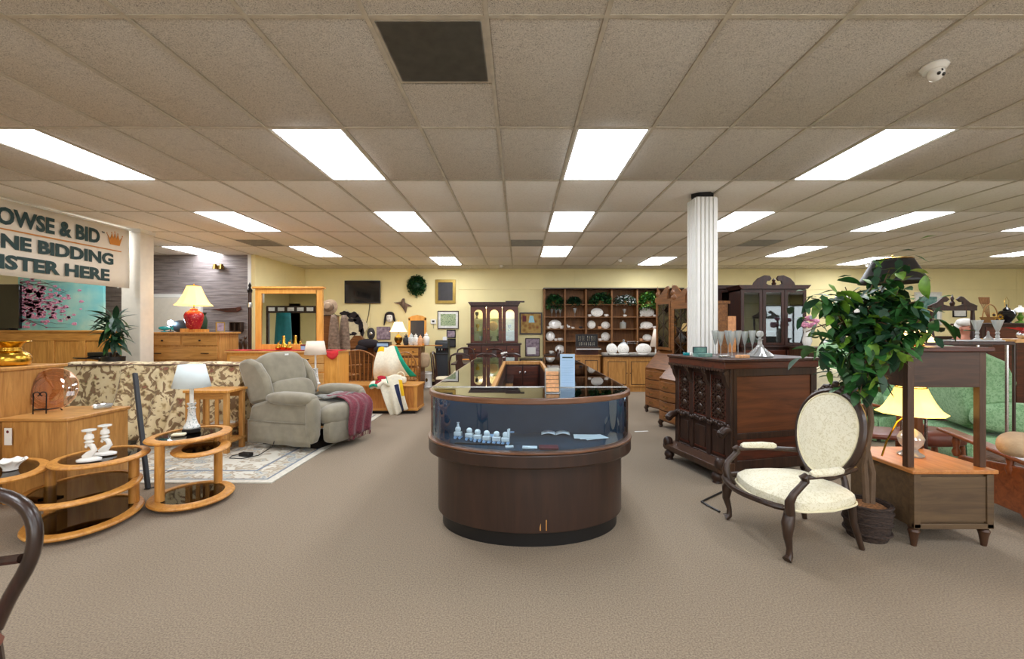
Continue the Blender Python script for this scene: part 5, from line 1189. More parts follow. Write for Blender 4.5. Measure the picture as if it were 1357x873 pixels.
foliage(t, pts, ['leaf_dark', 'leaf'], s=.06); B().sell((0, -.08, -.02), (.25, .14, .2), 1, 14, 8).build('wall_pot', 'leaf_dark', t)
def framed(name, label, u0, u1, v0, v1, mf, mp, fw=.06, matw=0, mm='mat_white', Y=W0-.002, cat='picture'):
    t = thing(name, label, cat, (PX((u0+u1)/2, Y), Y, PZ((v0+v1)/2, Y))); w_ = (u1-u0)/F*Y/2; h_ = (v1-v0)/F*Y/2
    B().frame(-w_, w_, -h_, h_, -.03, 0, fw).build('frame', mf, t, bevel=.004)
    if matw: bx(-w_+fw, w_-fw, -.016, -.004, -h_+fw, h_-fw).build('mat_board', mm, t)
    k = fw+matw; bx(-w_+k, w_-k, -.019, -.005, -h_+k, h_-k).build('picture', mp, t); return t
framed('gold_framed_picture', 'dark portrait-format picture in a wide gold frame on the back wall', 577, 604, 370.5, 402, 'gold_frame', 'dark_print', .075)
framed('framed_landscape', 'green print with white mat in a thin dark frame above the water cooler', 580, 608, 412, 435.5, 'dark_brown', 'green_print', .018, .06)
framed('framed_photo', 'upper small grey framed photograph beside the water cooler', 592, 604, 437, 447.5, 'iron', 'mauve_print', .02)
framed('framed_photo', 'lower small grey framed photograph beside the water cooler', 592, 604, 449, 460, 'iron', 'dark_print', .02)
t = framed('still_life_painting', 'framed painting of a blue sail shape and still life right of the china cabinet', 688.5, 718.5, 414, 443, 'dark_brown', 'still_life', .035)
B().prism([(-.06, .02), (.1, .02), (.06, .2), (-.03, .2)], -.022, -.018).build('painted_blue_form', 'turquoise_glass', t); bx(-.22, -.12, -.022, -.018, .05, .2).build('painted_red_form', 'maroon', t)
t = framed('leaning_print', 'mauve print with a white lower panel below the still life painting', 696, 715.5, 448, 472, 'dark_brown', 'mauve_print', .02); bx(-.14, .08, -.024, -.018, -.18, -.0).build('white_panel', 'paper', t)
framed('pale_board_picture', 'pale mauve unframed print on the back wall left of the lit lamp', 499.5, 517.5, 433, 449.5, 'mauve_print', 'mauve_print', .01)
t = wthing('oval_plaque', 'dark oval framed plaque on the back wall under the television cable', 'plaque', 492, 442); b = B(); b.T = TR(0, 0, 0, R(90)); b.lathe([(.0, .03), (.09, .03), (.1, .02), (.1, 0)], 24, sy=1.55); b.build('plaque', 'dark_print', t); B().sell((0, -.03, 0), (.08, .02, .1), 1, 14, 8).build('medallion', 'silver', t)
t = wthing('thermostat', 'white square thermostat on the back wall left of the framed landscape', 'thermostat', 574.5, 426); bx(-.07, .07, -.03, 0, -.06, .06).build('case', 'porcelain', t, bevel=.005); bx(-.03, .03, -.033, -.03, -.02, .03).build('display', 'charcoal', t); B().tube([(0, -.01, -.06), (0, -.01, -.18)], .004, 5).build('wire', 'charcoal', t)
t = wthing('goose_ornament', 'brown flying bird ornament on the back wall', 'ornament', 535, 405)
b = B(); b.prism([(-.26, .08), (-.05, .1), (-.02, .19), (.03, .19), (.04, .08), (.24, -.02), (.1, -.02), (.06, -.2), (-.02, -.06), (-.1, .03)], -.04, -.01); b.build('bird', 'fur', t, bevel=.01); B().sell((0, -.06, .06), (.1, .08, .26), 1, 12, 8).build('body', 'fur', t)
t = wthing('wall_mask', 'white face mask with long dark hair hanging on the back wall', 'mask', 517, 421)
B().sell((0, -.04, 0), (.17, .09, .24), .9, 16, 10).build('face', 'porcelain', t)
b = B(); b.sell((0, -.03, .1), (.22, .1, .12), .9, 14, 8)
for s in (-1, 1): b.tube([(s*.09, -.04, .1), (s*.12, -.04, -.05), (s*.15, -.03, -.2)], [.03, .03, .012], 8)
b.build('hair', 'hide_black', t)
b = B()
for s in (-1, 1): b.sell((s*.035, -.085, .02), (.03, .01, .014), 1, 8, 6)
b.build('eyes', 'black', t, stuff=True); B().sell((0, -.085, -.06), (.05, .01, .015), 1, 8, 6).build('mouth', 'maroon', t)
# water cooler
Y = 10.9; t = thing('water_cooler', 'tall black water dispenser standing against the back wall', 'water cooler', (PX(585, Y), Y, 0)); hw = px(17)/2*.95; Hh = PZ(451, Y)
bx(-hw, hw, 0, .34, 0, Hh-.32).build('lower_body', 'charcoal', t, bevel=.01); bx(-hw, hw, .12, .34, Hh-.33, Hh-.18).build('dispensing_niche', 'black', t); B().prism([(-.02, Hh-.2), (.34, Hh-.2), (.34, Hh), (.06, Hh), (-.02, Hh-.06)], -hw, hw, 'yz').build('head', 'charcoal', t, bevel=.01)
bx(-hw, hw, -.01, .14, Hh-.36, Hh-.33).build('drip_tray', 'black', t)
for k, x in enumerate((-.07, 0, .07)): B().lathe([(.015, 0), (.012, -.05), (0, -.055)], 10, (x, .05, Hh-.2)).build('tap', ['ice_blue', 'porcelain', 'maroon'][k], t)
glow('cooler_led', (120, 190, 255), 3); bx(.03, .09, -.012, -.0, Hh-.14, Hh-.09).build('indicator_light', 'cooler_led', t)
tag(bx(-.05, .05, -.04, .04, 0, .09).build('cup_box', 'paper'), 'small white box on top of the water cooler', 'box', None, (PX(588, Y), Y+.2, Hh))
t = thing('umbrella_stand', 'white ceramic cylinder stand with an emblem beside the water cooler', 'stand', (PX(566.5, Y), Y, 0))
B().lathe([(.11, 0), (.12, .02), (.11, .04), (.11, .33), (.125, .35), (.11, .38), (.12, .4), (.1, .4), (.09, .05), (0, .04)], 22).build('body', 'porcelain', t); B().sell((0, -.105, .2), (.06, .03, .1), 1, 12, 8).build('emblem', 'brass_dark', t)
tag(B().sell((0, 0, 0), (.3, .16, .36), .6, 16, 10).build('hanging_cloth', 'tan_fabric'), 'tan cloth bag hanging under the leaf of the tall desk', 'bag', None, (PX(562, Y-.4), Y-.45, .72))
# ================================================================ DINING SET AND CHINA CABINET
def dining_chair(label, loc, rz, group='queen anne dining chairs', seat='cream'):
    t = thing('dining_chair', label, 'chair', loc, rz, group); m = 'mahogany'   # back at +y
    B().sell((0, 0, .46), (.46, .42, .06), .35, 20, 8, e2=.7).build('seat', seat, t)
    b = B(); [b.box(*q_) for q_ in ((-.22, .22, -.2, -.18, .39, .45), (-.22, .22, .18, .2, .39, .45), (-.22, -.2, -.2, .2, .39, .45), (.2, .22, -.2, .2, .39, .45))]; b.build('seat_rail', m, t)
    pts = [(-.19, .2, .45), (-.2, .215, .65), (-.21, .23, .82), (-.17, .25, .95), (-.09, .26, .985), (0, .26, .99), (.09, .26, .985), (.17, .25, .95), (.21, .23, .82), (.2, .215, .65), (.19, .2, .45)]
    B().tube(pts, [.018, .015, .015, .017, .02, .022, .02, .017, .015, .015, .018], 8).build('back_frame', m, t)
    b = B(); b.T = TR(0, .2, 0, R(-6)); b.prism([(-.05, .45), (.05, .45), (.045, .55), (.08, .68), (.085, .78), (.045, .86), (.06, .99), (-.06, .99), (-.045, .86), (-.085, .78), (-.08, .68), (-.045, .55)], .0, .015); b.build('splat', m, t)
    for s in (-1, 1):
        B().tube([(s*.2, -.18, .42), (s*.215, -.2, .34), (s*.2, -.19, .15), (s*.2, -.2, .04), (s*.205, -.215, .0)], [.028, .03, .016, .014, .022], 8).build('leg', m, t)
        B().tube([(s*.19, .19, .43), (s*.19, .22, .2), (s*.19, .27, 0)], [.02, .017, .015], 8).build('leg', m, t)
    return t
Yt = 9.3
t = thing('dining_table', 'dark mahogany dining table among queen anne chairs behind the glass counter', 'dining table', (-.53, Yt, 0))
bx(-.85, .85, -.5, .5, .73, .765).build('table_top', 'mahogany', t, bevel=.01); bx(-.75, .75, -.42, .42, .65, .73).build('apron', 'mahogany', t)
for sx in (-1, 1):
    for sy in (-1, 1): B().lathe([(.02, 0), (.03, .05), (.02, .1), (.035, .5), (.04, .66)], 12, (sx*.7, sy*.38, 0)).build('leg', 'mahogany', t)
dc = dining_chair('dark armless dining chair turned sideways in front of the water cooler', (PX(590, 8.8), 8.9, 0), R(95))
for k, (u, Y_, rz, lb, sc_) in enumerate(((612, 8.55, R(180), 'dark dining chair at the left front of the dining table', 1), (645, 8.55, R(183), 'dark dining chair at the front middle of the dining table', 1), (678, 8.55, R(178), 'dark dining chair at the front right of the dining table', 1), (615, 10.15, R(0), 'dark dining chair behind the left end of the dining table', 1.02), (724, 9.7, R(-90), 'dark dining chair at the right end of the dining table', 1), (655, 10.15, R(3), 'dark dining chair between the table and the china cabinet', 1))):
    dup(dc, (PX(u, Y_), Y_, 0), rz, lb, sc_)
tag(B().sell((0, 0, 0), (.3, .08, .3), .6, 14, 8).build('orange_pumpkin_print', 'sign_orange'), 'small orange cushion on the chair behind the left end of the table', 'cushion', None, (PX(617, 10.0), 10.0, .63)) 
Y = 10.85; t = thing('china_cabinet', 'dark wood china cabinet with three arched glass doors and a moulded cornice', 'china cabinet', (PX(655, Y), Y, 0)); hw = (685-622)/2/F*Y; HT = PZ(405, Y); zb = PZ(455, Y)
m = 'mahogany_red'
bx(-hw-.06, hw+.06, -.08, .5, .06, zb-.03).build('base_body', 'mahogany', t); bx(-hw-.09, hw+.09, -.11, .52, zb-.03, zb).build('base_top', 'mahogany', t, bevel=.008)
for k in range(4):
    x = -hw-.03+k*(2*hw+.06)/4; o = bx(x+.01, x+(2*hw+.06)/4-.01, -.1, -.08, .12, zb-.25).build('lower_door', m, t, bevel=.006); B().sell((x+.06, -.11, zb*.5), (.02, .03, .03), 1, 8, 6).build('knob', 'brass', o)
    o = bx(x+.01, x+(2*hw+.06)/4-.01, -.1, -.08, zb-.22, zb-.06).build('drawer', m, t, bevel=.006); B().sell((x+.15, -.11, zb-.14), (.06, .03, .02), 1, 8, 6).build('pull', 'brass', o)
bx(-hw-.02, hw+.02, 0, .4, 0, .06).build('plinth', 'mahogany', t)
b = B(); b.box(-hw, -hw+.02, 0, .36, zb, HT); b.box(hw-.02, hw, 0, .36, zb, HT); b.box(-hw, hw, 0, .36, HT-.03, HT); b.build('hutch_sides', 'mahogany', t)
bx(-hw+.02, hw-.02, .34, .36, zb, HT-.03).build('hutch_back', 'cream', t)
b = B(); b.prism([(-hw-.06, HT+.09), (hw+.06, HT+.09), (hw, HT), (-hw, HT)], -.06, .38); b.build('cornice', 'mahogany', t, bevel=.004)
bx(.28, hw+.16, .0, .2, HT+.09, HT+.12).build('cornice_board', 'mahogany', t)
dw = 2*hw/3
for k in range(3):
    x0 = -hw+k*dw; b = B(); b.box(x0+.005, x0+.09, -.02, 0, zb+.01, HT-.02); b.box(x0+dw-.09, x0+dw-.005, -.02, 0, zb+.01, HT-.02); b.box(x0+.09, x0+dw-.09, -.02, 0, zb+.01, zb+.06)
    cx = x0+dw/2; r = dw/2-.09; zt = HT-.10-r
    poly = [(x0+.09, HT-.02)]+[(cx-r*cos(a), zt+r*sin(a)) for a in [pi*i/12 for i in range(13)]]+[(x0+dw-.09, HT-.02)]
    b.prism(poly, -.02, 0); o = b.build('glazed_door', m, t); bx(x0+.08, x0+dw-.08, -.012, -.008, zb+.05, HT-.05).build('pane', 'glass', o)
    B().sell((x0+dw-.05 if k == 0 else x0+.05, -.03, zb+.35), (.02, .02, .04), 1, 8, 6).build('knob', 'brass', o)
for z in (.33, .66): bx(-hw+.02, hw-.02, .02, .33, zb+z*(HT-zb)-.005, zb+z*(HT-zb)+.005).build('shelf', 'glass_top', t)
bx(-hw+.1, hw-.1, .1, .2, HT-.045, HT-.03).build('cabinet_light', 'cabinet_glow', t)
def stand_plate(name, label, loc, rx, rz_, mat='china_pattern', group=None, tilt=78, cat='plate'):
    t = B(); t.T = TR(0, 0, rz_, R(tilt)); t.lathe([(0, .006), (rx*.55, .006), (rx*.62, 0), (rx*.97, -.018), (rx, -.018), (rx*.65, .008), (rx*.55, .012), (0, .012)], 26, sy=rz_/rx)
    o = t.build(name, mat); tag(o, label, cat, group, loc); return o
stand_plate('display_plate', 'pink rimmed round plate standing in the middle of the china cabinet', (PX(653, Y+.1), Y+.12, zb+.33*(HT-zb)+.006), .125, .125, 'rose_glass')
bpy.data.objects['display_plate'].data.materials[0] = M['peach']
for k, (u, lv, m_, nm) in enumerate(((633, 1, 'yellow_petal', 'small yellow pitcher on the middle shelf left in the china cabinet'), (637, 0, 'porcelain', 'white cup on the lower shelf left in the china cabinet'), (650, 0, 'silver', 'silver goblet on the lower shelf of the china cabinet'), (660, 0, 'leaf', 'green glass goblet on the lower shelf of the china cabinet'), (672, 0, 'porcelain', 'white jug on the lower shelf right in the china cabinet'), (675, 1, 'crystal', 'crystal vase on the middle shelf right in the china cabinet'), (632, 2, 'charcoal', 'dark bird figure on the top shelf of the china cabinet'))):
    z = zb+[.01, .33, .66][lv]*(HT-zb)+.006
    o = B().lathe([(.03, 0), (.035, .01), (.01, .03), (.012, .06), (.04, .1), (.045, .16), (.04, .165), (0, .1)], 14).build('cabinet_goblet', m_); tag(o, nm, 'glassware', None, (PX(u, Y+.15), Y+.17, z))
t = thing('white_flower_vase', 'small vase of white flowers on a stand in front of the china cabinet', 'vase', (PX(668, 9.35), 9.35, .765))
B().lathe([(.03, 0), (.05, .05), (.03, .1), (.035, .11)], 14).build('vase', 'crystal', t)
for k in range(9): a = k*2.4; B().sell((.05*cos(a), .03*sin(a), .15+.02*(k % 3)), (.05, .05, .04), 1, 8, 6).build('flower', 'porcelain', t)
# ================================================================ DISH BOOKCASE
YB_ = 11.05
def bu(u): return PX(u, YB_)
def bv(v): return PZ(v, YB_)
bk = thing('dish_bookcase', 'long brown open bookcase of five columns displaying white china and ivy plants', 'bookcase', (0, YB_, 0))
cols = [721.5, 748.8, 776.7, 811, 844.8, 873.6, 905]; shz = [bv(403.3), bv(419.8), bv(435.8), bv(452.0)]; zc = bv(469)
bx(bu(721.5), bu(905), .31, .33, 0, bv(383)).build('back_panel', 'bookcase', bk)
for k, u in enumerate(cols): bx(bu(u)-.02, bu(u)+.02, 0, .31, zc-.03, bv(383)).build('upright', 'bookcase', bk)
bx(bu(720), bu(906), -.06, .33, bv(383), bv(381.5)).build('cornice', 'dark_brown', bk, bevel=.005)
for k in range(6):
    for z in shz: bx(bu(cols[k])+.02, bu(cols[k+1])-.02, .005, .31, z-.012, z+.006).build('shelf', 'bookcase', bk)
bx(bu(721), bu(905), -.12, .31, zc-.035, zc).build('counter_ledge', 'dark_brown', bk, bevel=.004); bx(bu(722), bu(905), -.08, .31, .0, zc-.035).build('base_body', 'bookcase', bk)
for k in range(6):
    o = bx(bu(cols[k])+.04, bu(cols[k+1])-.04, -.1, -.08, .12, zc-.08).build('base_door', 'oak_dull', bk, bevel=.004); bx(bu(cols[k])+.1, bu(cols[k+1])-.1, -.108, -.098, .18, zc-.14).build('raised_panel', 'oak_dull', o, bevel=.006)
CC = 8.48
def cuv(x, y): return 720+x/CC, 375+y/CC
def shelf_z(y): # crop y -> nearest shelf below
    zz = PZ(375+y/CC, YB_); opts = shz+[zc]; return max([s for s in opts if s < zz+.02], default=zc)
colname = ['leftmost', 'second', 'third', 'fourth', 'fifth']; rown = ['top', 'second', 'third', 'fourth', 'lowest', 'counter']
for x, y, rx, ry, nm in ((133, 455, 72, 52, 'oval white platter, leftmost column, third row of the dish bookcase'), (80, 587, 50, 54, 'round white plate, leftmost column, fourth row of the dish bookcase'), (187, 730, 54, 50, 'tilted grey-white plate, leftmost column, bottom row of the dish bookcase'),
        (607, 318, 70, 52, 'oval floral platter in the third column just below the ivy'), (543, 455, 48, 48, 'left floral plate, third column, third row of the bookcase'), (703, 462, 50, 42, 'right floral plate, third column, third row of the bookcase'), (703, 580, 50, 50, 'floral plate alone on the fourth row of the third column'),
        (1170, 315, 84, 52, 'large oval floral platter below the brightest ivy, fifth column'), (1165, 460, 72, 42, 'oval platter in the fifth column, third row'), (1173, 590, 54, 38, 'small oval plate in the fifth column, fourth row')):
    u, v = cuv(x, y); rxm = rx/CC/F*YB_; rym = ry/CC/F*YB_; z = shelf_z(y+ry*.8)+.008
    stand_plate('oval_platter' if rx > ry*1.2 else 'china_plate', nm, (PX(u, YB_+.12), YB_+.14, z), rxm, rym, 'porcelain' if 'white' in nm else 'china_pattern', 'white china on the bookcase', 78)
def cup(nm, x, y, lb, s=1.0, m='porcelain'):
    u, v = cuv(x, y); z = shelf_z(y)+.006; t = thing(nm, lb, 'china', (PX(u, YB_+.07), YB_+.09, z))
    B().lathe([(.025*s, 0), (.04*s, .02*s), (.045*s, .06*s), (.04*s, .06*s), (0, .03*s)], 14).build('bowl', m, t); b = B(); b.tube([(.04*s+.022*s*sin(a), 0, .032*s+.018*s*cos(a)) for a in [pi*i/8 for i in range(9)]], .005*s, 6); b.build('handle', m, t)
for nm, x, y, lb, s, m in (('tea_cup', 88, 757, 'white cup beside the tilted plate at the bottom left of the bookcase', 1.2, 'porcelain'), ('tea_cup', 140, 628, 'left of two white cups in the leftmost column, fourth row', 1, 'porcelain'), ('tea_cup', 188, 628, 'right of two white cups in the leftmost column, fourth row', 1.2, 'porcelain'),
        ('cream_jug', 60, 492, 'white jug left of the oval platter in the leftmost column', 1, 'porcelain'), ('sugar_bowl', 205, 492, 'white bowl right of the oval platter in the leftmost column', 1.3, 'porcelain'), ('small_dish', 330, 500, 'small white dish in the second column', .8, 'porcelain'), ('dark_cup', 420, 488, 'dark blue cup in the second column', 1, 'charcoal'),
        ('tea_cup', 518, 360, 'white cup left of the platter in the third column', 1, 'porcelain'), ('tea_cup', 707, 357, 'white cup right of the platter in the third column', 1.1, 'porcelain'), ('gravy_boat', 632, 500, 'small pinkish gravy boat between the two plates in the third column', 1, 'peach'), ('tea_cup', 637, 630, 'cup left of the lone plate in the third column', 1, 'porcelain'),
        ('tea_cup', 915, 360, 'white cup below the glass hurricane in the fourth column', .9, 'porcelain'), ('tea_cup', 1100, 358, 'cup left of the large platter in the fifth column', .9, 'porcelain'), ('tea_cup', 1250, 358, 'cup right of the large platter in the fifth column', .9, 'porcelain'), ('tea_cup', 1100, 492, 'cup left of the oval platter in the fifth column, third row', .9, 'porcelain'), ('sugar_bowl', 1250, 490, 'bowl right of the oval platter in the fifth column, third row', 1.1, 'porcelain'), ('tea_cup', 1097, 630, 'cup left of the small oval plate in the fifth column', 1, 'peach')):
    cup(nm, x, y, lb, s, m)
def zat(x, y): u, v = cuv(x, y); return (PX(u, YB_+.1), YB_+.12, shelf_z(y)+.006)
t = thing('white_figurine', 'small white bird figurine in the second column of the bookcase', 'figurine', zat(285, 492)); B().sell((0, 0, .05), (.08, .05, .06), .9, 14, 8).build('body', 'porcelain', t); B().sell((-.03, 0, .09), (.04, .035, .04), 1, 12, 8).build('head', 'porcelain', t)
for x, y, lb, h in ((95, 350, 'leftmost wine glass under the ivy in the first column', .2), (145, 350, 'middle wine glass under the ivy in the first column', .2), (190, 350, 'right wine glass under the ivy in the first column', .2), (355, 350, 'etched glass compote in the second column', .22), (912, 330, 'tall glass hurricane in the fourth column', .2)):
    o = B().lathe(glass_prof(h, .045), 16, cap=False).build('wine_glass', 'crystal'); tag(o, lb, 'glass', None, zat(x, y))
t = thing('apothecary_jar', 'squat glass jar with a lid and beige contents in the fourth column', 'jar', zat(897, 470)); B().lathe([(.07, 0), (.08, .02), (.08, .15), (.05, .17)], 18).build('jar', 'crystal', t); B().lathe([(.065, .01), (.07, .12), (0, .12)], 14).build('contents', 'cream', t); B().lathe([(.05, .175), (.05, .19), (.015, .2), (.02, .22), (0, .23)], 14).build('lid', 'silver', t)
for k, (x, w_, h_, m, lb) in enumerate(((125, 95, 70, ['leaf_dark', 'leaf'], 'dark ivy on top of the leftmost bookcase column'), (345, 75, 48, ['leaf_dark'], 'smallest darkest ivy on top of the second bookcase column'), (640, 130, 80, ['leaf_dark', 'leaf'], 'widest ivy in a basket on top of the third bookcase column'), (920, 125, 60, ['leaf_dark', 'chinoiserie', 'leaf_dark'], 'variegated grey-green ivy on top of the fourth bookcase column'), (1175, 105, 90, ['leaf', 'leaf', 'leaf_light'], 'brightest green ivy on top of the fifth bookcase column'))):
    t = thing('ivy_plant', lb, 'plant', (PX(720+x/CC, YB_+.1), YB_+.1, shz[0]+.006)); random.seed(20+k); pts = []
    W3 = w_/CC/F*YB_; H3 = h_/CC/F*YB_
    for q_ in range(900):
        a = random.uniform(0, pi); r = random.random()**.5; px_ = W3*r*cos(a)*1.0; pz = .04+H3*1.5*r*sin(a)*.95
        if random.random() < .22: pz = random.uniform(-.12, .05) if k in (0, 4) else random.uniform(.0, .06); px_ = random.uniform(-W3, W3)
        pts.append((px_, random.uniform(-.2 if pz < 0 else -.14, .1) if pz > 0 else random.uniform(-.2, -.12), pz))
    foliage(t, pts, m, s=.07, seed=k); B().lathe([(.07, 0), (.09, .09), (.08, .09), (0, .08)], 14).build('pot', 'basket', t)
# display box of silverware in front
Yd = 10.3
t = thing('silverware_case', 'dark display box of silver flatware standing open in front of the dish bookcase', 'display box', (PX(777.5, Yd), Yd, PZ(459.5, Yd)))
w_ = 29.5/F*Yd/2; h_ = 17/F*Yd
B().frame(-w_, w_, 0, h_, 0, .03, .012).build('lid', 'dark_brown', t); bx(-w_+.01, w_-.01, .01, .03, .01, h_-.01).build('velvet_lining', 'black', t); bx(-w_, w_, -.28, .0, -.05, .0).build('box', 'dark_brown', t); bx(-w_-.02, w_+.02, -.3, -.28, -.05, -.03).build('paper_edge', 'paper', t)
for k in range(10):
    x = -w_+.07+k*(2*w_-.14)/9; B().tube([(x, .004, h_*.45), (x, .004, h_*.85)], [.005, .008], 5).build('flatware', 'silver', t) if k not in (4,) else None
for k in range(9): x = -w_+.09+k*(2*w_-.18)/8; B().tube([(x, .004, h_*.12), (x, .004, h_*.38)], [.009, .004], 5).build('flatware', 'silver', t)
t = thing('flatware_stand', 'low oak sideboard with plain doors under the silverware box', 'sideboard', (PX(771, Yd), Yd-.1, 0)); Hs = PZ(470, Yd-.1)
case_piece(t, .84, .5, Hs, 'oak_dull', 'oak_dull_x', drawers=[(-.4, -.01, .15, Hs-.08, 'Dr'), (.01, .4, .15, Hs-.08, 'Dl')])
bx(-w_, w_, -.2, .0, 0, PZ(459.5, Yd)-.05-Hs).build('riser', 'mahogany_red', t).location = (PX(777.5, Yd)-PX(771, Yd), .22, Hs)
# buffet with plates
Yq = 10.15; xa, xb = PX(800, Yq), PX(866, Yq); Hq = PZ(471, Yq); W = xb-xa
t = thing('china_buffet', 'light oak buffet with panelled doors carrying stacks of white china', 'buffet', ((xa+xb)/2, Yq, 0))
dd = []
dw = (W-.08)/2
for k in range(2): dd.append((-W/2+.04+k*dw+.01, -W/2+.04+(k+1)*dw-.01, .12, Hq-.09, 'Dr' if k % 2 == 0 else 'Dl'))
case_piece(t, W, .5, Hq, 'oak_dull', 'dark_brown', drawers=dd, base=.1, over=.03)
def qat(x, dy=.2): u = 720+x/CC; return (PX(u, Yq+dy), Yq+dy, Hq+.002)
k_ = 1/CC/F*Yq
for x, r, r2, lb in ((772, 64, 66, 'left of two large round plates standing on the oak buffet'), (900, 68, 68, 'right of two large round plates standing on the oak buffet'), (1130, 90, 66, 'large oval platter standing at the right of the oak buffet')):
    stand_plate('dinner_plate', lb, qat(x, .3), r*k_, r2*k_, 'china_pattern', 'white china on the buffet', 78)
for k, (x, r, lb) in enumerate(((690, 40, 'leftmost low stack of saucers on the oak buffet'), (800, 62, 'second stack of white plates on the oak buffet'), (905, 62, 'middle stack of white plates on the oak buffet'), (1010, 50, 'stack of small bowls on the oak buffet'), (1110, 62, 'stack of plates in front of the oval platter'), (1225, 50, 'rightmost stack of bowls on the oak buffet'))):
    t = thing('plate_stack', lb, 'plates', qat(x, .08), 0, 'white china on the buffet')
    for q_ in range(3): B().lathe([(r*k_*.6, 0), (r*k_, .012), (r*k_*.98, .016), (r*k_*.55, .006)], 20, (0, 0, .01*q_+(.012*q_ if r < 55 else 0))).build('plate', 'china_pattern', t)
t = thing('wire_rack', 'silver footed tray rack standing behind the plates on the oak buffet', 'rack', qat(1005, .38)); b = B()
w_ = 62*k_; h_ = 150*k_
for x in (-w_, w_): b.tube([(x, 0, 0), (x, 0, h_)], .006, 6)
b.tube([(-w_, 0, h_), (w_, 0, h_)], .006, 6); b.tube([(-w_, 0, h_*.87), (w_, 0, h_*.87)], .006, 6); b.build('rack', 'silver', t)
t = thing('glass_cloche', 'clear glass bell dome behind the right large plate on the buffet', 'cloche', qat(903, .42)); B().lathe([(.1, 0), (.1, .2), (.07, .28), (.02, .31), (.02, .33), (.03, .35), (0, .37)], 20).build('dome', 'crystal', t)
t = thing('cone_lamp', 'small lamp with a tall white cone shade at the right end of the oak buffet', 'lamp', qat(1262, .12)); B().lathe([(.05, 0), (.05, .02), (.01, .04), (.02, .12), (.01, .2)], 12).build('base', 'porcelain', t); B().lathe([(.13, .2), (.04, .62)], 20, cap=False).build('lamp_shade', 'shade_cream', t, thick=.003)
# ================================================================ SECRETARIES
def secretary(label, loc, rz, W=.95, group='slant front secretaries'):
    t = thing('slant_secretary', label, 'secretary desk', loc, rz, group); D = .5
    for s in (-1, 1):
        b = B(); b.prism([(.0, .1), (D, .1), (D, 1.08), (.28, 1.08), (.0, .78)], s*W/2-.012, s*W/2+.012, 'yz'); b.build('side', 'desk_wood', t)
    b = B(); b.prism([(.01, .1), (D, .1), (D, 1.07), (.29, 1.07), (.01, .77)], -W/2+.012, W/2-.012, 'yz'); b.build('body', 'desk_wood', t)
    b = B(); b.prism([(-.012, .78), (.268, 1.085), (.285, 1.07), (.01, .77)], -W/2+.03, W/2-.03, 'yz'); b.build('slant_lid', 'orange_wood' if False else 'desk_wood', t, bevel=.004)
    for k in range(4):
        z = .13+k*.155; o = B()
        o.prism([(-W/2+.03, -.0), (-W/2+.03, -.02), (-W/4, -.045), (-W*.08, -.02), (W*.08, -.02), (W/4, -.045), (W/2-.03, -.02), (W/2-.03, 0)], z, z+.14, 'xy'); o = o.build('drawer', 'desk_wood', t, bevel=.004)
        for x in (-W/4, W/4):
            B().tube([(x-.04, -.045, z+.075), (x-.03, -.065, z+.055), (x+.03, -.065, z+.055), (x+.04, -.045, z+.075)], .005, 6).build('bail_pull', 'brass_dark', o)
    for sx in (-1, 1):
        for y in (.02, D-.04): B().tube([(sx*(W/2-.04), y, .12), (sx*(W/2-.01), y-.02, .07), (sx*(W/2-.03), y-.01, .02), (sx*(W/2-.02), y-.03, .0)], [.045, .035, .025, .035], 10).build('claw_foot', 'dark_brown', t)
    # hutch
    b = B(); b.box(-W/2+.04, -W/2+.06, .2, D-.02, 1.08, 1.95); b.box(W/2-.06, W/2-.04, .2, D-.02, 1.08, 1.95); b.box(-W/2+.04, W/2-.04, D-.04, D-.02, 1.08, 1.95); b.box(-W/2+.02, W/2-.02, .18, D, 1.93, 1.97); b.build('hutch_case', 'desk_wood', t)
    for s in (-1, 1):
        x0, x1 = (-W/2+.05, -.005) if s < 0 else (.005, W/2-.05)
        o = B().frame(x0, x1, 1.1, 1.93, .18, .2, .045).build('glazed_door', 'desk_wood', t); bx(x0+.045, x1-.045, .188, .192, 1.14, 1.89).build('pane', 'glass', o)
        cx = (x0+x1)/2; hw = (x1-x0)/2-.045; b = B()
        for q_ in range(3):
            z = 1.27+q_*.25; b.tube([(cx-hw, .185, z-.11), (cx, .185, z+.02), (cx+hw, .185, z-.11)], .006, 5); b.tube([(cx-hw, .185, z+.12), (cx, .185, z), (cx+hw, .185, z+.12)], .006, 5)
        b.tube([(cx, .185, 1.14), (cx, .185, 1.89)], .006, 5); b.build('lattice', 'dark_brown', o)
    for z in (1.35, 1.62): bx(-W/2+.06, W/2-.06, .22, D-.04, z, z+.012).build('shelf', 'desk_wood', t)
    b = B()
    for s in (-1, 1): b.prism([(s*(W/2-.02), 1.97), (s*(W/2-.02), 2.0), (s*W*.3, 2.06), (s*.13, 2.18), (s*.07, 2.19), (s*.05, 2.14), (s*.09, 2.08), (s*.09, 1.97)], .18, .21)
    b.build('swan_neck_pediment', 'desk_wood', t, bevel=.004)
    for x in (-W/2+.04, 0, W/2-.04): B().lathe([(.025, 1.97), (.03, 2.0), (.015, 2.02), (.035, 2.06), (.03, 2.1), (.008, 2.13), (.012, 2.16), (0, 2.22)], 12, (x, .22, 0)).build('finial', 'desk_wood', t)
    return t
s1 = secretary('nearer slant front secretary with latticed hutch doors just behind the carved bar', (2.22, 6.1, 0), R(-75), .9)
dup(s1, (2.38, 7.3, 0), R(-72), 'farther slant front secretary with claw feet beside the oak buffet')
s1.scale = (1, 1, .93)
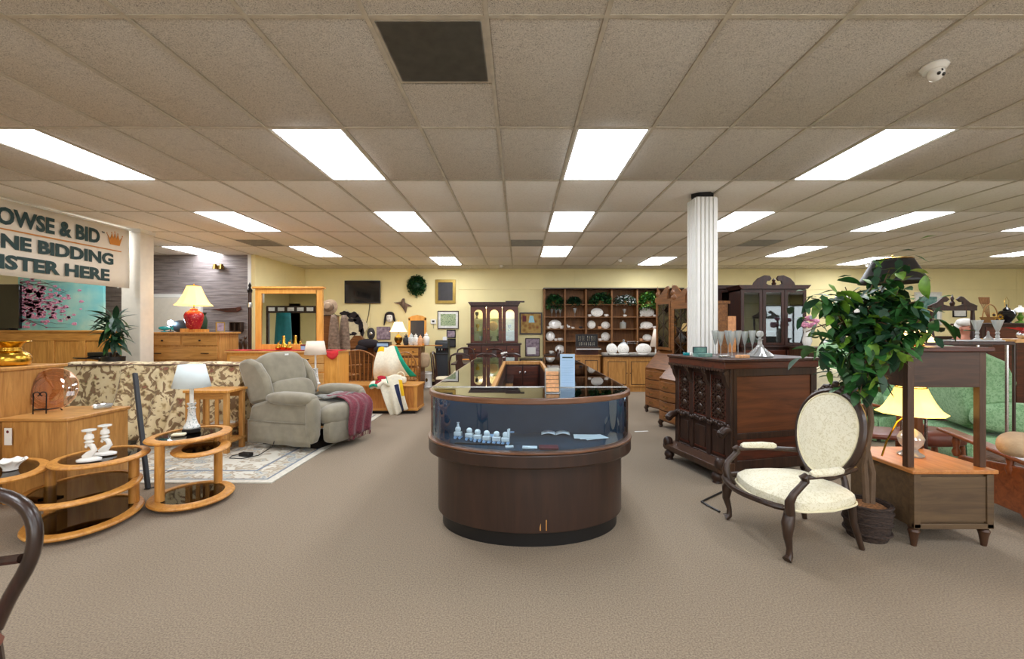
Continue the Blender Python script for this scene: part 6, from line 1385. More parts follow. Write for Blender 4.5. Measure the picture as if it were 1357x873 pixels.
# ================================================================ MAHOGANY BREAKFRONTS
Yc = 8.0; xa, xb = PX(981, Yc), PX(1068, Yc)
def breakfront(label, xa, xb, Yc, pediment, n=3):
    W = xb-xa; t = thing('breakfront_cabinet', label, 'china cabinet', ((xa+xb)/2, Yc, 0)); HT = PZ(383, Yc); zb = PZ(458, Yc); D = .45; m = 'mahogany'
    bx(-W/2, W/2, -.06, D, .08, zb-.03).build('base_body', m, t); bx(-W/2-.03, W/2+.03, -.09, D, zb-.03, zb).build('base_top', m, t, bevel=.006); bx(-W/2+.02, W/2-.02, -.03, D, 0, .08).build('plinth', m, t)
    b = B(); b.box(-W/2, -W/2+.02, 0, D, zb, HT); b.box(W/2-.02, W/2, 0, D, zb, HT); b.box(-W/2, W/2, D-.02, D, zb, HT); b.box(-W/2, W/2, 0, D, HT-.03, HT); b.build('hutch_case', m, t)
    b = B(); b.prism([(-W/2-.06, HT+.07), (W/2+.06, HT+.07), (W/2, HT), (-W/2, HT)], -.06, D); b.build('cornice', m, t)
    dw = W/n
    for k in range(n):
        x0 = -W/2+k*dw; o = B().frame(x0+.005, x0+dw-.005, zb+.005, HT-.01, -.02, 0, .055).build('glazed_door', m, t); bx(x0+.05, x0+dw-.05, -.012, -.008, zb+.05, HT-.05).build('pane', 'glass', o)
        o = bx(x0+.02, x0+dw-.02, -.08, -.06, .12, zb-.08).build('lower_door', 'mahogany_red', t, bevel=.006)
    for q_ in (.25, .5, .75): bx(-W/2+.02, W/2-.02, .03, D-.03, zb+q_*(HT-zb), zb+q_*(HT-zb)+.008).build('shelf', 'glass_top', t)
    if pediment:
        b = B(); P = W*.32
        for s in (-1, 1):
            b.prism([(s*P*1.0, HT+.07), (s*P*.95, HT+.12), (s*P*.75, HT+.2), (s*P*.45, HT+.25), (s*P*.2, HT+.24), (s*P*.12, HT+.19), (s*P*.2, HT+.15), (s*P*.33, HT+.15), (s*P*.38, HT+.1), (s*P*.25, HT+.07)], -.04, .0)
        b.build('swan_neck_pediment', m, t, bevel=.004); B().lathe([(.03, HT+.07), (.04, HT+.1), (.02, HT+.13), (.03, HT+.16), (0, HT+.2)], 12, (0, -.02, 0)).build('centre_finial', m, t)
    return t
breakfront('large mahogany breakfront with a swan neck pediment behind the bar', xa, xb, Yc, True)
breakfront('narrower mahogany glass cabinet partly hidden by the white column', PX(925, 8.6), PX(979, 8.6), 8.6, False, 2)
tag(bx(-.24, .24, 0, .03, 0, .62).build('cabinet_door_leaf', 'orange_wood', bevel=.004), 'orange-brown wooden panel leaning on top of a sideboard behind the column', 'panel', None, (PX(957, 7.5), 7.5, 1.06))
t = thing('column_sideboard', 'low walnut sideboard behind the bar and column', 'sideboard', (PX(960, 7.3), 7.3, 0)); case_piece(t, .8, .45, 1.06, 'walnut', 'walnut_x', drawers=[(-.36, -.02, .12, 1.0, 'Dr'), (.02, .36, .12, 1.0, 'Dl')])
# ================================================================ RIGHT: STACKED DESKS, LAMPS, FICUS
t = thing('low_brown_cabinet', 'low grey-brown cabinet on turned feet with an orange lit top carrying the leg desk', 'cabinet', (2.62, 2.90, 0)); Wd, Dd, Hd2 = .53, .56, .52
bx(.01, Wd-.01, .012, Dd, .13, Hd2-.03).build('body', 'grey_brown', t); bx(-.02, Wd+.02, -.02, Dd+.01, Hd2-.028, Hd2).build('top', 'orange_wood', t, bevel=.006)
bx(.045, Wd-.045, .0, .012, .17, Hd2-.05).build('front_panel', 'grey_brown', t, bevel=.003); bx(0, Wd, -.008, .012, .125, .16).build('bottom_rail', 'grey_brown', t, bevel=.004); 
for x in (0, Wd-.045): bx(x, x+.045, -.008, .03, .13, Hd2-.03).build('corner_post', 'grey_brown', t, bevel=.003)
for x in (.03, Wd-.03):
    for y in (.03, Dd-.05): B().lathe([(.016, 0), (.026, .07), (.034, .10), (.026, .115), (.036, .13)], 14, (x, y, 0)).build('turned_foot', 'walnut', t)
t = thing('leg_desk', 'dark walnut desk on straight legs standing on top of the low cabinet', 'desk', (2.62, 2.94, Hd2)); Hl = .81
bx(-.0, .53, .0, .5, Hl-.27, Hl-.03).build('apron_box', 'walnut_x', t, bevel=.003); bx(-.03, .56, -.03, .53, Hl-.03, Hl).build('desk_top', 'mahogany_red', t, bevel=.006)
for x in (.02, .505):
    for y in (.02, .48): bx(x-.022, x+.022, y-.022, y+.022, 0, Hl-.03).build('leg', 'walnut', t, bevel=.003)
bx(-.5, .0, .1, .5, Hl-.27, Hl-.05).build('drop_side', 'walnut_x', t) if False else None
ZT2 = Hd2+Hl
Yl = 3.22
t = thing('glass_base_lamp', 'lit cream bell shade lamp with a clear glass base between the desk legs', 'lamp', (PX(1207, Yl), Yl, Hd2))
lamp(t, [(.075, 0), (.08, .01), (.05, .03), (.04, .05), (.07, .09), (.08, .13), (.06, .17), (.025, .2)], 'crystal', (.2, .45, .006, 'brass'), (.21, .315, .09, .505, .6), 'shade_warm', panels=10, bz=.42)
B().tube([(-.03, 0, .3), (-.12, -.02, .25), (-.22, -.05, .12), (-.28, -.08, .02)], .006, 6).build('cord', 'brass', t)
t = thing('black_shade_lamp', 'large black shaded lamp half hidden by the ficus leaves on the leg desk', 'lamp', (PX(1187, 3.35), 3.38, ZT2))
lamp(t, [(.09, 0), (.09, .02), (.05, .04), (.08, .12), (.07, .22), (.03, .28), (.02, .36)], 'brass', (.3, .6, .008, 'brass'), (.215, .48, .125, .66, 1), 'black', bz=.5)
t = thing('low_orange_lamp', 'small lit amber shaded lamp at the edge of the leg desk behind the leaves', 'lamp', (PX(1219, 3.2)-.02, 3.2, ZT2))
B().lathe([(.04, 0), (.045, .01), (.015, .02), (.012, .05)], 12).build('base', 'brass', t); B().lathe([(.10, .03), (.05, .14)], 20, cap=False).build('lamp_shade', 'shade_hot', t, thick=.003)
# ficus
fx, fy = 2.44, 3.06
t = thing('potted_ficus', 'artificial ficus tree with large drooping leaves in a dark wicker basket', 'plant', (fx, fy, 0))
B().lathe([(.115, 0), (.13, .05), (.145, .18), (.14, .24), (.125, .24), (.12, .2), (0, .2)], 24).build('wicker_basket', 'wicker', t)
for z in (.05, .12, .19, .235): B().tube([((.132+.012*min(1, z/.18))*cos(a), (.132+.012*min(1, z/.18))*sin(a), z) for a in [2*pi*i/28 for i in range(28)]], .008, 6, True).build('woven_band', 'wicker', t)
B().sell((0, 0, .2), (.24, .24, .08), .9, 16, 8).build('moss', 'moss', t)
trunks = [[(0, 0, .2), (-.01, .01, .5), (.03, 0, .8), (.0, 0, 1.1), (.08, .05, 1.4), (.15, .05, 1.75)], [(.02, -.01, .2), (.03, -.01, .45), (-.02, .02, .75), (.03, .03, 1.0), (-.1, -.02, 1.35), (-.12, 0, 1.6)]]
for tr in trunks: B().tube(tr, [.024, .02, .018, .016, .012, .006], 8).build('trunk', 'bark', t)
def proj(u, v, Y): return Vector((PX(u, Y)-fx, Y-fy, PZ(v, Y)))
br = [((1100, 400), 3.0), ((1075, 395), 2.95), ((1068, 440), 2.95), ((1085, 470), 3.0), ((1110, 500), 3.05), ((1130, 480), 2.9), ((1150, 440), 2.85), ((1165, 400), 2.9), ((1190, 380), 2.95), ((1205, 350), 3.0), ((1180, 355), 3.0), ((1225, 400), 2.85), ((1240, 430), 2.8), ((1215, 440), 2.8), ((1180, 470), 2.7), ((1150, 500), 2.75), ((1200, 420), 2.9), ((1165, 365), 3.0), ((1120, 380), 3.05), ((1175, 430), 2.8), ((1195, 455), 2.75), ((1140, 520), 2.8), ((1110, 430), 2.95), ((1160, 470), 2.8)]
random.seed(14); tips = []
for k, (uv, Y) in enumerate(br):
    e = proj(*uv, Y); s_ = Vector(trunks[k % 2][3+(k % 3 > 0)]); mid = (s_+e)/2+Vector((0, 0, .12+.05*random.random()))
    pts = [s_*(1-f)**2+mid*2*f*(1-f)+e*f*f for f in [i/7 for i in range(8)]]
    B().tube(pts, [.008-.0007*i for i in range(8)], 5).build('branch', 'stem', t)
    tips.append(pts)
lms = [leafmesh('leaf', m, .125, .062, .25, .35) for m in ('leaf', 'leaf_dark', 'leaf_light', 'leaf')]
cnt = 0
while cnt < 292:
    pts = random.choice(tips); i = random.randrange(3, 8); p = pts[i]+Vector([random.gauss(0, .045) for _ in range(3)])
    P = p+Vector((fx, fy, 0)); u = U0+F*P.x/P.y; v = V0-F*(P.z-CAMZ)/P.y
    if v > 520: continue
    a = random.uniform(0, 2*pi); e = random.uniform(-1.2, .3)
    me = lms[2] if (random.random() < .18) else (lms[1] if random.random() < .42 else lms[0])
    addleaf(t, me, p, (cos(a)*cos(e), sin(a)*cos(e), sin(e)), random.uniform(-.6, .6), random.uniform(.75, 1.25)); cnt += 1
b = B()
for k in range(520):
    pts = random.choice(tips); i = random.randrange(2, 8); p = pts[i]+Vector([random.gauss(0, .055) for _ in range(3)]); a = random.uniform(0, 2*pi); e = random.uniform(-1.3, .2)
    if V0-F*(p.z-CAMZ)/(p.y+fy) > 515: continue
    d = Vector((cos(a)*cos(e), sin(a)*cos(e), sin(e))); sd = d.cross(Vector((0, 0, 1))).normalized()*.024; L = .1; b.cur = random.choice((0, 0, 1, 1, 2)); up = Vector((0, 0, .008))
    b.add([p, p+d*L*.35+sd+up, p+d*L*.75+sd*.7, p+d*L, p+d*L*.75-sd*.7, p+d*L*.35-sd+up, p+d*L*.5], [(0, 1, 6), (1, 2, 6), (2, 3, 6), (3, 4, 6), (4, 5, 6), (5, 0, 6)])
b.build('inner_leaves', ['leaf', 'leaf_dark', 'leaf_light'], t, stuff=True)
# dark table behind with glass tray
Yt = 3.75; t = thing('tall_dark_table', 'dark topped tall table behind the leg desk carrying candle holders', 'table', (PX(1290, Yt), Yt, 0)); zt_ = PZ(452.5, Yt)
bx(-.42, .36, 0, .3, zt_-.03, zt_).build('table_top', 'mahogany', t, bevel=.005)
for x in (-.38, .32):
    for y in (.03, .27): bx(x-.008, x+.008, y-.008, y+.008, 0, zt_-.03).build('leg', 'silver', t)
tag(bx(-.22, .26, .03, .22, 0, .012).build('glass_tray', 'crystal', bevel=.004), 'long clear glass tray on the tall dark table', 'tray', None, (PX(1298, Yt), Yt, zt_))
for k, (u, lb) in enumerate(((1295, 'left tall crystal flute vase on the glass tray'), (1322, 'right tall crystal flute vase on the glass tray'))):
    o = B().lathe([(.03, 0), (.03, .006), (.012, .015), (.016, .03), (.01, .045), (.016, .06), (.01, .075), (.02, .1), (.042, .175), (.04, .175), (.018, .1), (0, .09)], 20).build('crystal_flute', 'crystal'); tag(o, lb, 'vase', 'crystal flute vases', (PX(u, Yt+.1), Yt+.1, zt_+.012))
o = B().lathe([(.035, 0), (.03, .015), (.01, .04), (.008, .07), (0, .08)], 18).build('glass_bell', 'crystal'); tag(o, 'small clear glass bell between the two crystal flutes', 'bell', None, (PX(1308, Yt+.1), Yt+.09, zt_+.012))
# ================================================================ RIGHT BACKGROUND
# vanity frame, left open in place of its mirror
Yv = 5.7
t = thing('dresser_gallery', 'tall dark mahogany frame with a swan neck pediment and open centre in place of its mirror on a chest', 'dresser', (PX(1272, Yv), Yv, 0)); m = 'mahogany'
w_ = (PX(1300, Yv)-PX(1245, Yv))/2; zt = PZ(408, Yv); zb_ = PZ(456, Yv)
bx(-w_-.1, w_+.1, 0, .4, .1, zb_-.03).build('chest_body', m, t); bx(-w_-.13, w_+.13, -.03, .42, zb_-.03, zb_).build('chest_top', m, t, bevel=.006); bx(-w_-.05, w_+.05, .02, .38, 0, .1).build('plinth', m, t)
for k in range(4): bx(-w_-.05, w_+.05, -.015, .005, .16+.29*k, .42+.29*k).build('drawer', 'mahogany_red', t, bevel=.004)
for s in (-1, 1):
    B().lathe([(.03, zb_), (.022, zb_+.06), (.03, zb_+.1), (.018, zb_+.2), (.026, zb_+.3), (.02, zt-.04), (.03, zt)], 12, (s*w_, .1, 0)).build('turned_post', m, t)
bx(-w_-.03, w_+.03, .07, .13, zt-.03, zt+.03).build('top_rail', m, t)
for s in (-1, 1):
    b = B(); b.prism([(s*(w_+.06), zt+.03), (s*(w_*.8), zt+.08), (s*(w_*.5), zt+.15), (s*.1, zt+.16), (s*.05, zt+.12), (s*.09, zt+.085), (s*.13, zt+.085), (s*.13, zt+.05), (s*.05, zt+.03)], .08, .11); b.build('pediment_half', m, t, bevel=.004)
B().lathe([(.02, zt+.03), (.03, zt+.07), (.012, zt+.1), (.02, zt+.13), (0, zt+.19)], 10, (0, .1, 0)).build('finial', m, t)
# person standing behind it in place of a figure reflected in the mirror
Yp = 6.35
pr = thing('person', 'person with white hair in a dark navy shirt behind the mahogany frame, standing in for a mirror reflection', 'person', (PX(1277, Yp), Yp, 0))
def skin_fig(name, verts, edges, radii, mat_, parent, sub=2):
    me = bpy.data.meshes.new(name); me.from_pydata(verts, edges, []); o = bpy.data.objects.new(name, me); C.objects.link(o)
    sk = o.modifiers.new('skin', 'SKIN'); sk.use_smooth_shade = True
    for i, r in enumerate(radii): me.skin_vertices[0].data[i].radius = (r, r) if not isinstance(r, tuple) else r
    me.skin_vertices[0].data[0].use_root = True
    ss = o.modifiers.new('sub', 'SUBSURF'); ss.levels = ss.render_levels = sub
    dg = bpy.context.evaluated_depsgraph_get(); me2 = bpy.data.meshes.new_from_object(o.evaluated_get(dg)); me2.name = name
    bpy.data.objects.remove(o); me2.materials.clear(); me2.materials.append(M[mat_]); me2.polygons.foreach_set('use_smooth', [True]*len(me2.polygons))
    o = bpy.data.objects.new(name, me2); C.objects.link(o); o.parent = parent; return o
V = [(0, 0, .88), (0, 0, 1.05), (0, 0, 1.25), (0, -.01, 1.36), (0, -.03, 1.43), (0, -.05, 1.50), (0, -.05, 1.58),
     (-.17, 0, 1.33), (-.24, -.02, 1.10), (-.2, -.2, .98), (.17, 0, 1.33), (.24, -.02, 1.10), (.2, -.2, .98),
     (-.09, 0, .80), (-.1, 0, .45), (-.1, .02, .07), (-.1, -.12, .04), (.09, 0, .80), (.1, 0, .45), (.1, .02, .07), (.1, -.12, .04)]
E = [(0, 1), (1, 2), (2, 3), (3, 4), (4, 5), (5, 6), (3, 7), (7, 8), (8, 9), (3, 10), (10, 11), (11, 12), (0, 13), (13, 14), (14, 15), (15, 16), (0, 17), (17, 18), (18, 19), (19, 20)]
Rr = [.14, .135, .15, .09, .055, .085, .085, .06, .045, .032, .06, .045, .032, .085, .06, .045, .035, .085, .06, .045, .035]
pr.scale = (.955,)*3
body = skin_fig('body', V, E, Rr, 'skin', pr)
skin_fig('shirt', [V[i] for i in (0, 1, 2, 3, 7, 8, 9, 10, 11, 12)], [(0, 1), (1, 2), (2, 3), (3, 4), (4, 5), (5, 6), (3, 7), (7, 8), (8, 9)], [.155, .15, .165, .10, .073, .058, .045, .073, .058, .045], 'navy_shirt', pr)
skin_fig('trousers', [V[i] for i in (0, 13, 14, 15, 17, 18, 19)], [(0, 1), (1, 2), (2, 3), (0, 4), (4, 5), (5, 6)], [.15, .1, .075, .062, .1, .075, .062], 'charcoal', pr)
b = B(); b.sell((0, -.02, 1.625), (.2, .2, .13), .9, 18, 12); b.sell((0, .04, 1.55), (.19, .14, .2), .9, 18, 12); b.build('hair', 'hair_white', pr)
B().sell((0, -.145, 1.525), (.03, .045, .05), 1, 10, 8).build('nose', 'skin', pr)
for s in (-1, 1): B().sell((s*.035, -.128, 1.55), (.026, .012, .014), 1, 8, 6).build('eye', 'black', pr); B().sell((s*.09, -.04, 1.53), (.025, .04, .06), 1, 8, 6).build('ear', 'skin', pr)
B().sell((0, -.128, 1.48), (.05, .012, .014), 1, 8, 6).build('mouth', 'maroon', pr)
for s in (-1, 1):
    hx, hy, hz = s*.2, -.2, .98; b = B(); b.sell((hx-s*.01, hy-.05, hz-.01), (.08, .1, .035), .8, 12, 8)
    for f in range(4): b.tube([(hx-s*.045+s*.024*f, hy-.09, hz-.01), (hx-s*.05+s*.028*f, hy-.125, hz-.012), (hx-s*.05+s*.028*f, hy-.15-.008*(f in (1, 2)), hz-.03)], [.009, .008, .006], 6)
    b.tube([(hx-s*.04, hy-.03, hz-.01), (hx-s*.075, hy-.06, hz-.015), (hx-s*.085, hy-.085, hz-.02)], [.011, .009, .007], 6); b.build('hand', 'skin', pr)
    bx(s*.1-.045, s*.1+.045, -.17, .07, 0, .07).build('shoe', 'black', pr, bevel=.02)
# dark red hutch with lamps at the far right
Yh = 6.8; X0h = PX(1301, Yh); X1h = PX(1390, Yh); zh = PZ(428, Yh)
t = thing('mahogany_secretary', 'dark red mahogany cabinet carrying sunflowers, black lamp and white lamp at right edge', 'cabinet', ((X0h+X1h)/2, Yh, 0)); W = X1h-X0h
bx(-W/2, W/2, 0, .45, .08, zh-.03).build('body', 'mahogany', t); bx(-W/2-.03, W/2+.03, -.03, .47, zh-.03, zh).build('top', 'mahogany', t, bevel=.006); bx(-W/2+.02, W/2-.02, .02, .43, 0, .08).build('plinth', 'mahogany', t)
bx(-W/2+.06, W/2-.06, -.012, .004, zh-.28, zh-.06).build('drawer', 'mahogany_red', t, bevel=.005)
for k in range(2): bx(-W/2+.06+k*(W/2-.05), -.01+k*(W/2-.05), -.012, .004, .2, zh-.32).build('door', 'mahogany_red', t, bevel=.005)
def oh(u, dy=.15): return (PX(u, Yh+dy), Yh+dy, zh)
t = thing('sunflower_basket', 'wicker basket of sunflowers and dried cattails on the dark red cabinet', 'flowers', oh(1312, .2))
B().lathe([(.07, 0), (.11, .08), (.12, .1), (.1, .1), (0, .08)], 16).build('basket', 'basket', t); B().tube([(.12*cos(a), 0, .1+.2*sin(a)) for a in [pi*i/12 for i in range(13)]], .008, 6).build('basket_handle', 'basket', t)
for k, (x, y, z) in enumerate(((.05, -.1, .1), (-.05, -.1, .13), (-.01, -.11, .05))):
    f = B(); f.T = TR(x, y, z, R(80)); n = 14
    for q_ in range(n): a = 2*pi*q_/n; f.add([(.02*cos(a-.2), .02*sin(a-.2), 0), (.055*cos(a), .055*sin(a), .01), (.02*cos(a+.2), .02*sin(a+.2), 0)], [(0, 1, 2)])
    o = f.build('sunflower', 'yellow_petal', t); g_ = B(); g_.T = TR(x, y-.005, z, R(80)); g_.sell((0, 0, 0), (.05, .05, .02), 1, 12, 6); g_.build('seed_head', 'seed', o)
for k in range(7): x = -.12+.02*k; B().tube([(x*.3, 0, .08), (x, .02, .3), (x*1.1, .02, .34), (x*1.3, .02, .42)], [.003, .004, .014, .012], 6).build('cattail', 'dried', t)
t = thing('black_oil_lamp', 'black glazed urn lamp without shade on the dark red cabinet', 'lamp', oh(1334)); B().lathe([(.06, 0), (.05, .02), (.09, .08), (.11, .14), (.09, .19), (.04, .21), (.05, .22), (.03, .24), (.01, .26), (.01, .3)], 20).build('urn', 'black_gloss', t); B().tube([(-.03, 0, .26), (-.035, 0, .36), (0, 0, .42), (.035, 0, .36), (.03, 0, .26)], .003, 5).build('harp', 'brass', t)
t = thing('milk_glass_lamp', 'small lamp with a white milk glass dome shade at the right edge', 'lamp', oh(1352, .1)); B().lathe([(.06, 0), (.06, .02), (.02, .04), (.045, .1), (.02, .14), (.02, .17)], 18).build('base', 'leaf_light', t); B().lathe([(.09, .17), (.085, .2), (.05, .24), (.02, .25), (.02, .28), (.0, .28)], 20).build('lamp_shade', 'porcelain', t)
t = thing('poinsettia', 'red silk flower in a silver ball pot at the right edge', 'flower', (PX(1352, 3.9), 3.9, 0)); zz = PZ(449, 3.9)
bx(-.15, .25, -.1, .2, zz-.03, zz).build('stand_top', 'oak_light', t); B().tube([(0, .05, 0), (0, .05, zz-.03)], .012, 8).build('stand_post', 'dark_brown', t); B().sell((.02, 0, zz+.035), (.08, .08, .07), 1, 14, 8).build('silver_ball', 'silver', t); B().lathe([(.16, 0), (.15, .02), (.03, .03)], 14, (0, .05, 0)).build('stand_foot', 'dark_brown', t)
for k in range(7): a = k*.9; b = B(); b.T = TR(.02, 0, zz+.07, 0, 0, a); b.add([(0, 0, 0), (.06, -.025, .03), (.12, 0, .035), (.06, .025, .03)], [(0, 1, 2, 3)]); b.build('petal', 'red_cloth', t)
# green wing chairs
def green_chair(label, loc, rz, s=1.0):
    t = thing('green_armchair', label, 'armchair', loc, rz, 'green damask armchairs'); g = 'green_damask'    # faces -y
    bx(-.36, .36, -.3, .36, .08, .3).build('base', g, t, bevel=.03)
    B().sell((0, -.04, .40), (.6, .66, .2), .35, 24, 12, e2=.6).build('seat_cushion', g, t)
    b = B(); b.T = TR(0, .36, .78, R(-10)); b.sell((0, 0, 0), (.72, .2, .84), .35, 26, 16, e2=.5); b.build('backrest', g, t)
    for q_ in (-1, 1):
        b = B(); b.sell((q_*.38, -.0, .5), (.18, .74, .3), .5, 20, 12, e2=.7); b.build('arm', g, t)
        b = B(); b.prism([(.30, .6), (.05, .66), (.02, .85), (.1, 1.05), (.3, 1.16), (.42, 1.12)], q_*.37-.04, q_*.37+.04, 'yz'); b.build('wing', g, t, bevel=.03)
    # pleated skirt
    b = B(); P_ = [(-.42, -.35), (.42, -.35), (.42, .42), (-.42, .42), (-.42, -.35)]
    for (x0, y0), (x1, y1) in zip(P_, P_[1:]):
        b.surf(lambda u, v: (x0+(x1-x0)*u+(y1-y0)*.04*v*(1 if abs(sin(pi*u*2)) < .1 else 1)*1, y0+(y1-y0)*u-(x1-x0)*.04*v, .3-.28*v), 8, 2)
    b.build('skirt', g, t, thick=.01)
    for sx in (-1, 1):
        for sy in (-.3, .38): b = B(); b.beam((sx*.425, sy, .3), (sx*.44, sy, .03), .03, .02); b.build('pleat', g, t)
    if s != 1: t.scale = (s, s, s)
    return t
g1 = green_chair('green damask wing chair in front, seen past the right leg of the desk', (5.32, 4.9, 0), R(70), 1.06)
dup(g1, (4.9, 6.1, 0), R(20), 'green damask armchair seen between the desk legs behind the glass lamp')
t = g1
# morris rocker at the right edge
t = thing('wooden_armchair', 'orange-brown wooden armchair with slanted arms and plush cushions at the right edge', 'armchair', (3.92, 3.24, 0), R(172)); rw = 'rocker_wood'
for s in (-1, 1):
    b = B(); b.prism([(-.42, .0), (-.36, .0), (-.3, .14), (.2, .14), (.32, .0), (.40, .0), (.36, .2), (.34, .44), (.24, .48), (-.3, .42), (-.40, .3)], s*.33-.018, s*.33+.018, 'yz'); b.build('side_board', rw, t, bevel=.01)
    B().beam((s*.35, -.46, .60), (s*.35, .34, .52), .11, .03).build('arm_board', rw, t, bevel=.01)
    for y in (-.34, .12): B().lathe([(.018, .40), (.03, .44), (.018, .47), (.028, .52), (.02, .565)], 12, (s*.34, y, 0)).build('arm_spindle', rw, t)
bx(-.33, .33, -.3, .3, .26, .3).build('seat_board', rw, t); bx(-.33, .33, -.36, -.33, .2, .36).build('front_rail', rw, t)
b = B(); b.T = TR(0, .36, .7, R(-22)); b.frame(-.31, .31, -.42, .42, -.015, .015, .06)
for k in range(4): b.box(-.2+.11*k, -.14+.11*k, -.01, .01, -.36, .36)
b.build('back_frame', rw, t)
B().sell((0, -.05, .40), (.58, .6, .2), .5, 22, 12, e2=.7).build('seat_cushion', 'fur', t); b = B(); b.T = TR(0, .26, .68, R(-22)); b.sell((0, 0, 0), (.56, .2, .6), .5, 22, 12, e2=.7); b.build('back_cushion', 'fur', t)
o = B().sell((0, 0, 0), (.36, .2, .16), .8, 18, 12).build('tan_pillow', 'tan_fabric'); tag(o, 'tan plush pillow resting on the arm of the wooden armchair', 'pillow', None, (PX(1350, 3.0), 3.0, .66), R(30))
# second wooden chair / ottoman behind the lamp
t = thing('leather_ottoman', 'red-brown leather ottoman on wooden legs behind the low cabinet', 'ottoman', (PX(1232, 4.3), 4.3, 0)); B().sell((0, 0, .40), (.46, .4, .16), .4, 22, 10, e2=.6).build('cushion', 'leather', t)
for sx in (-1, 1):
    for sy in (-1, 1): B().lathe([(.02, 0), (.03, .2), (.02, .34)], 10, (sx*.18, sy*.14, 0)).build('leg', rw, t)
# red-brown curved arm chair behind the ficus trunk
t = thing('curved_arm_chair', 'red-brown wooden chair arm and seat behind the ficus trunk', 'chair', (PX(1168, 4.35), 4.35, 0), R(-20)); B().sell((0, 0, .42), (.44, .44, .07), .5, 18, 8).build('seat', 'leather', t)
for s in (-1, 1):
    B().tube([(s*.22, -.2, .42), (s*.24, -.22, .55), (s*.24, -.05, .60), (s*.22, .2, .58)], .018, 8).build('arm', rw, t)
    for y in (-.17, .17): B().tube([(s*.19, y, .4), (s*.21, y*1.1, 0)], .018, 8).build('leg', rw, t)
B().tube([(-.22, .2, .42), (-.22, .24, .62), (0, .27, .66), (.22, .24, .62), (.22, .2, .42)], .018, 8).build('back_rail', rw, t)
# wall things right
framed('teal_framed_picture', 'teal landscape with a wide white mat on the back wall right of the ficus', 1211, 1247, 387, 431, 'wall_white', 'teal_print', .03, .09)
framed('white_wall_board', 'plain white board on the back wall behind the ficus', 1106, 1148, 390, 431, 'white_paint', 'porcelain', .02)
framed('small_wall_frame', 'small dark framed picture on the back wall, standing in for one reflected in the vanity mirror', 1262, 1280, 408, 420, 'iron', 'mat_white', .02)  # shows in the open vanity frame in place of a reflected picture
# furniture behind the bar, right
Yk = 7.4
t = thing('brown_side_cabinet', 'brown cabinet behind the ficus carrying a pink flower arrangement', 'cabinet', (PX(1095, Yk), Yk, 0)); case_piece(t, .7, .45, 1.15, 'walnut', 'walnut_x', drawers=[(-.3, .3, .2, .5, 'db'), (-.3, .3, .52, .8, 'db'), (-.3, .3, .82, 1.08, 'db')])
t = thing('pink_bouquet', 'pink silk flowers in a white vase behind the left ficus leaves', 'flowers', (PX(1072, Yk)+.1, Yk+.2, 1.15)); B().lathe([(.05, 0), (.08, .1), (.05, .25), (.07, .32)], 16).build('vase', 'porcelain', t)
random.seed(4)
for k in range(12): B().sell((random.uniform(-.14, .14), random.uniform(-.1, .1), .38+random.uniform(-.05, .14)), (.1, .1, .08), 1, 10, 6).build('flower', 'blossom', t)
t = thing('white_statuette', 'white porcelain statuette on a cream pedestal behind the ficus', 'figurine', (PX(1093, 6.95), 6.95, .0)); bx(-.15, .15, -.1, .2, 0, .86).build('pedestal', 'cream', t, bevel=.01); B().lathe([(.07, .86), (.09, .9), (.05, 1.0), (.07, 1.1), (.03, 1.2), (.045, 1.25), (.02, 1.3), (0, 1.31)], 16).build('figure', 'porcelain', t)
t = thing('cream_sofa', 'cream upholstered sofa behind the bar and the ficus', 'sofa', (3.62, 5.8, 0))
bx(-.8, .8, 0, .85, .1, .42).build('base', 'cream', t, bevel=.03); B().sell((0, .12, .62), (1.6, .26, .68), .3, 26, 12, e2=.5).build('backrest', 'cream', t)
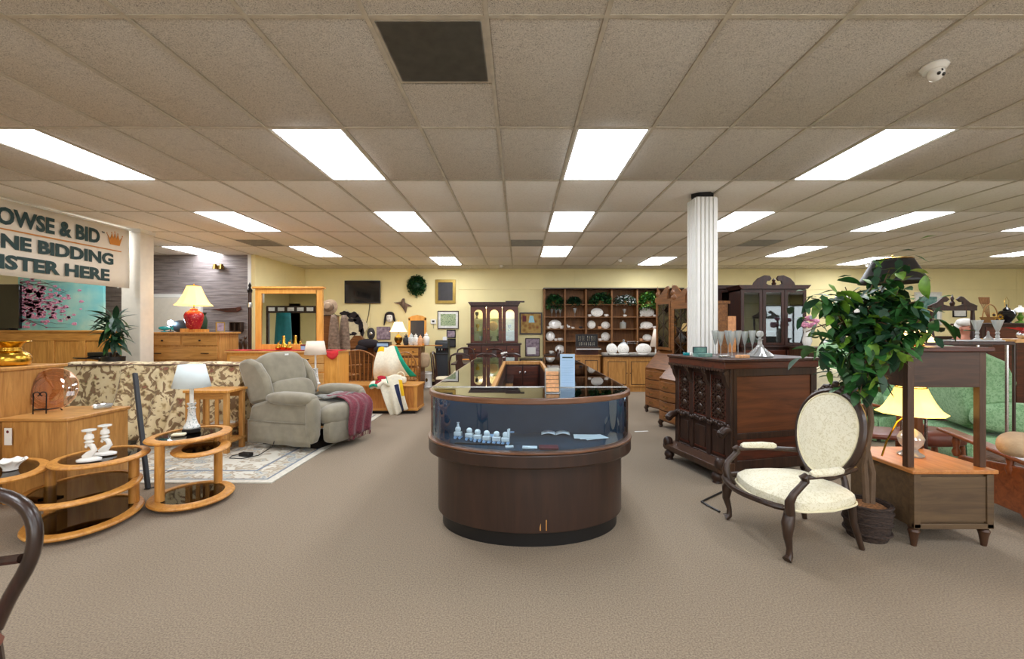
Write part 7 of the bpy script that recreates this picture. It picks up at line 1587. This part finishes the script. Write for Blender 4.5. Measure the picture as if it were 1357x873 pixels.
for s in (-1, 1): B().sell((s*.72, .42, .46), (.2, .84, .36), .5, 18, 12, e2=.6).build('arm', 'cream', t); B().sell((s*.33, .5, .46), (.62, .66, .18), .4, 18, 10, e2=.6).build('seat_cushion', 'cream', t)
for sx in (-1, 1):
    for y in (.06, .78): bx(sx*.74-.03, sx*.74+.03, y-.03, y+.03, 0, .11).build('leg', 'dark_brown', t)
t = thing('far_display_cabinet', 'dark open shelf unit against the back wall behind the green chairs', 'shelf unit', (PX(1290, 9.0), 9.0, 0)); b = B(); b.box(-1.2, -1.17, 0, .4, 0, 1.3); b.box(1.17, 1.2, 0, .4, 0, 1.3); b.box(-1.2, 1.2, .38, .4, 0, 1.3); b.build('case', 'mahogany', t)
for z in (.08, .5, .9, 1.28): bx(-1.17, 1.17, 0, .38, z, z+.03).build('shelf', 'mahogany', t)
# near balloon-back chair at the left edge
t = thing('balloon_back_chair', 'dark glossy curved wooden chair back at the lower left edge', 'chair', (-1.87, 1.42, 0), R(8)); m = 'chair_dark'
pts = [(-.14, 0, .46), (-.17, .01, .55), (-.235, .02, .68), (-.235, .03, .80), (-.17, .04, .88), (0, .045, .92), (.17, .04, .88), (.235, .03, .80), (.235, .02, .68), (.17, .01, .55), (.14, 0, .46)]
def smooth(p, n=3):
    for _ in range(n):
        q_ = [p[0]]
        for a, b_ in zip(p, p[1:]): a = Vector(a); b_ = Vector(b_); q_ += [a*.75+b_*.25, a*.25+b_*.75]
        p = q_+[p[-1]]
    return p
B().tube(smooth(pts, 2), .021, 10).build('balloon_back', m, t); B().tube([(-.2, .02, .68), (0, .03, .66), (.2, .02, .68)], .016, 8).build('cross_rail', m, t)
B().sell((0, -.22, .45), (.46, .46, .07), .5, 24, 8, e2=.6).build('seat', 'leather', t); B().tube([(.22*cos(a), -.22+.22*sin(a), .415) for a in [2*pi*i/28 for i in range(28)]], .018, 6, True).build('seat_rail', m, t)
for sx in (-1, 1):
    B().tube([(sx*.17, -.38, .42), (sx*.19, -.4, .2), (sx*.18, -.41, 0)], [.022, .018, .014], 8).build('leg', m, t); B().tube([(sx*.15, -.02, .46), (sx*.16, .0, .25), (sx*.18, .08, 0)], [.02, .018, .014], 8).build('leg', m, t)
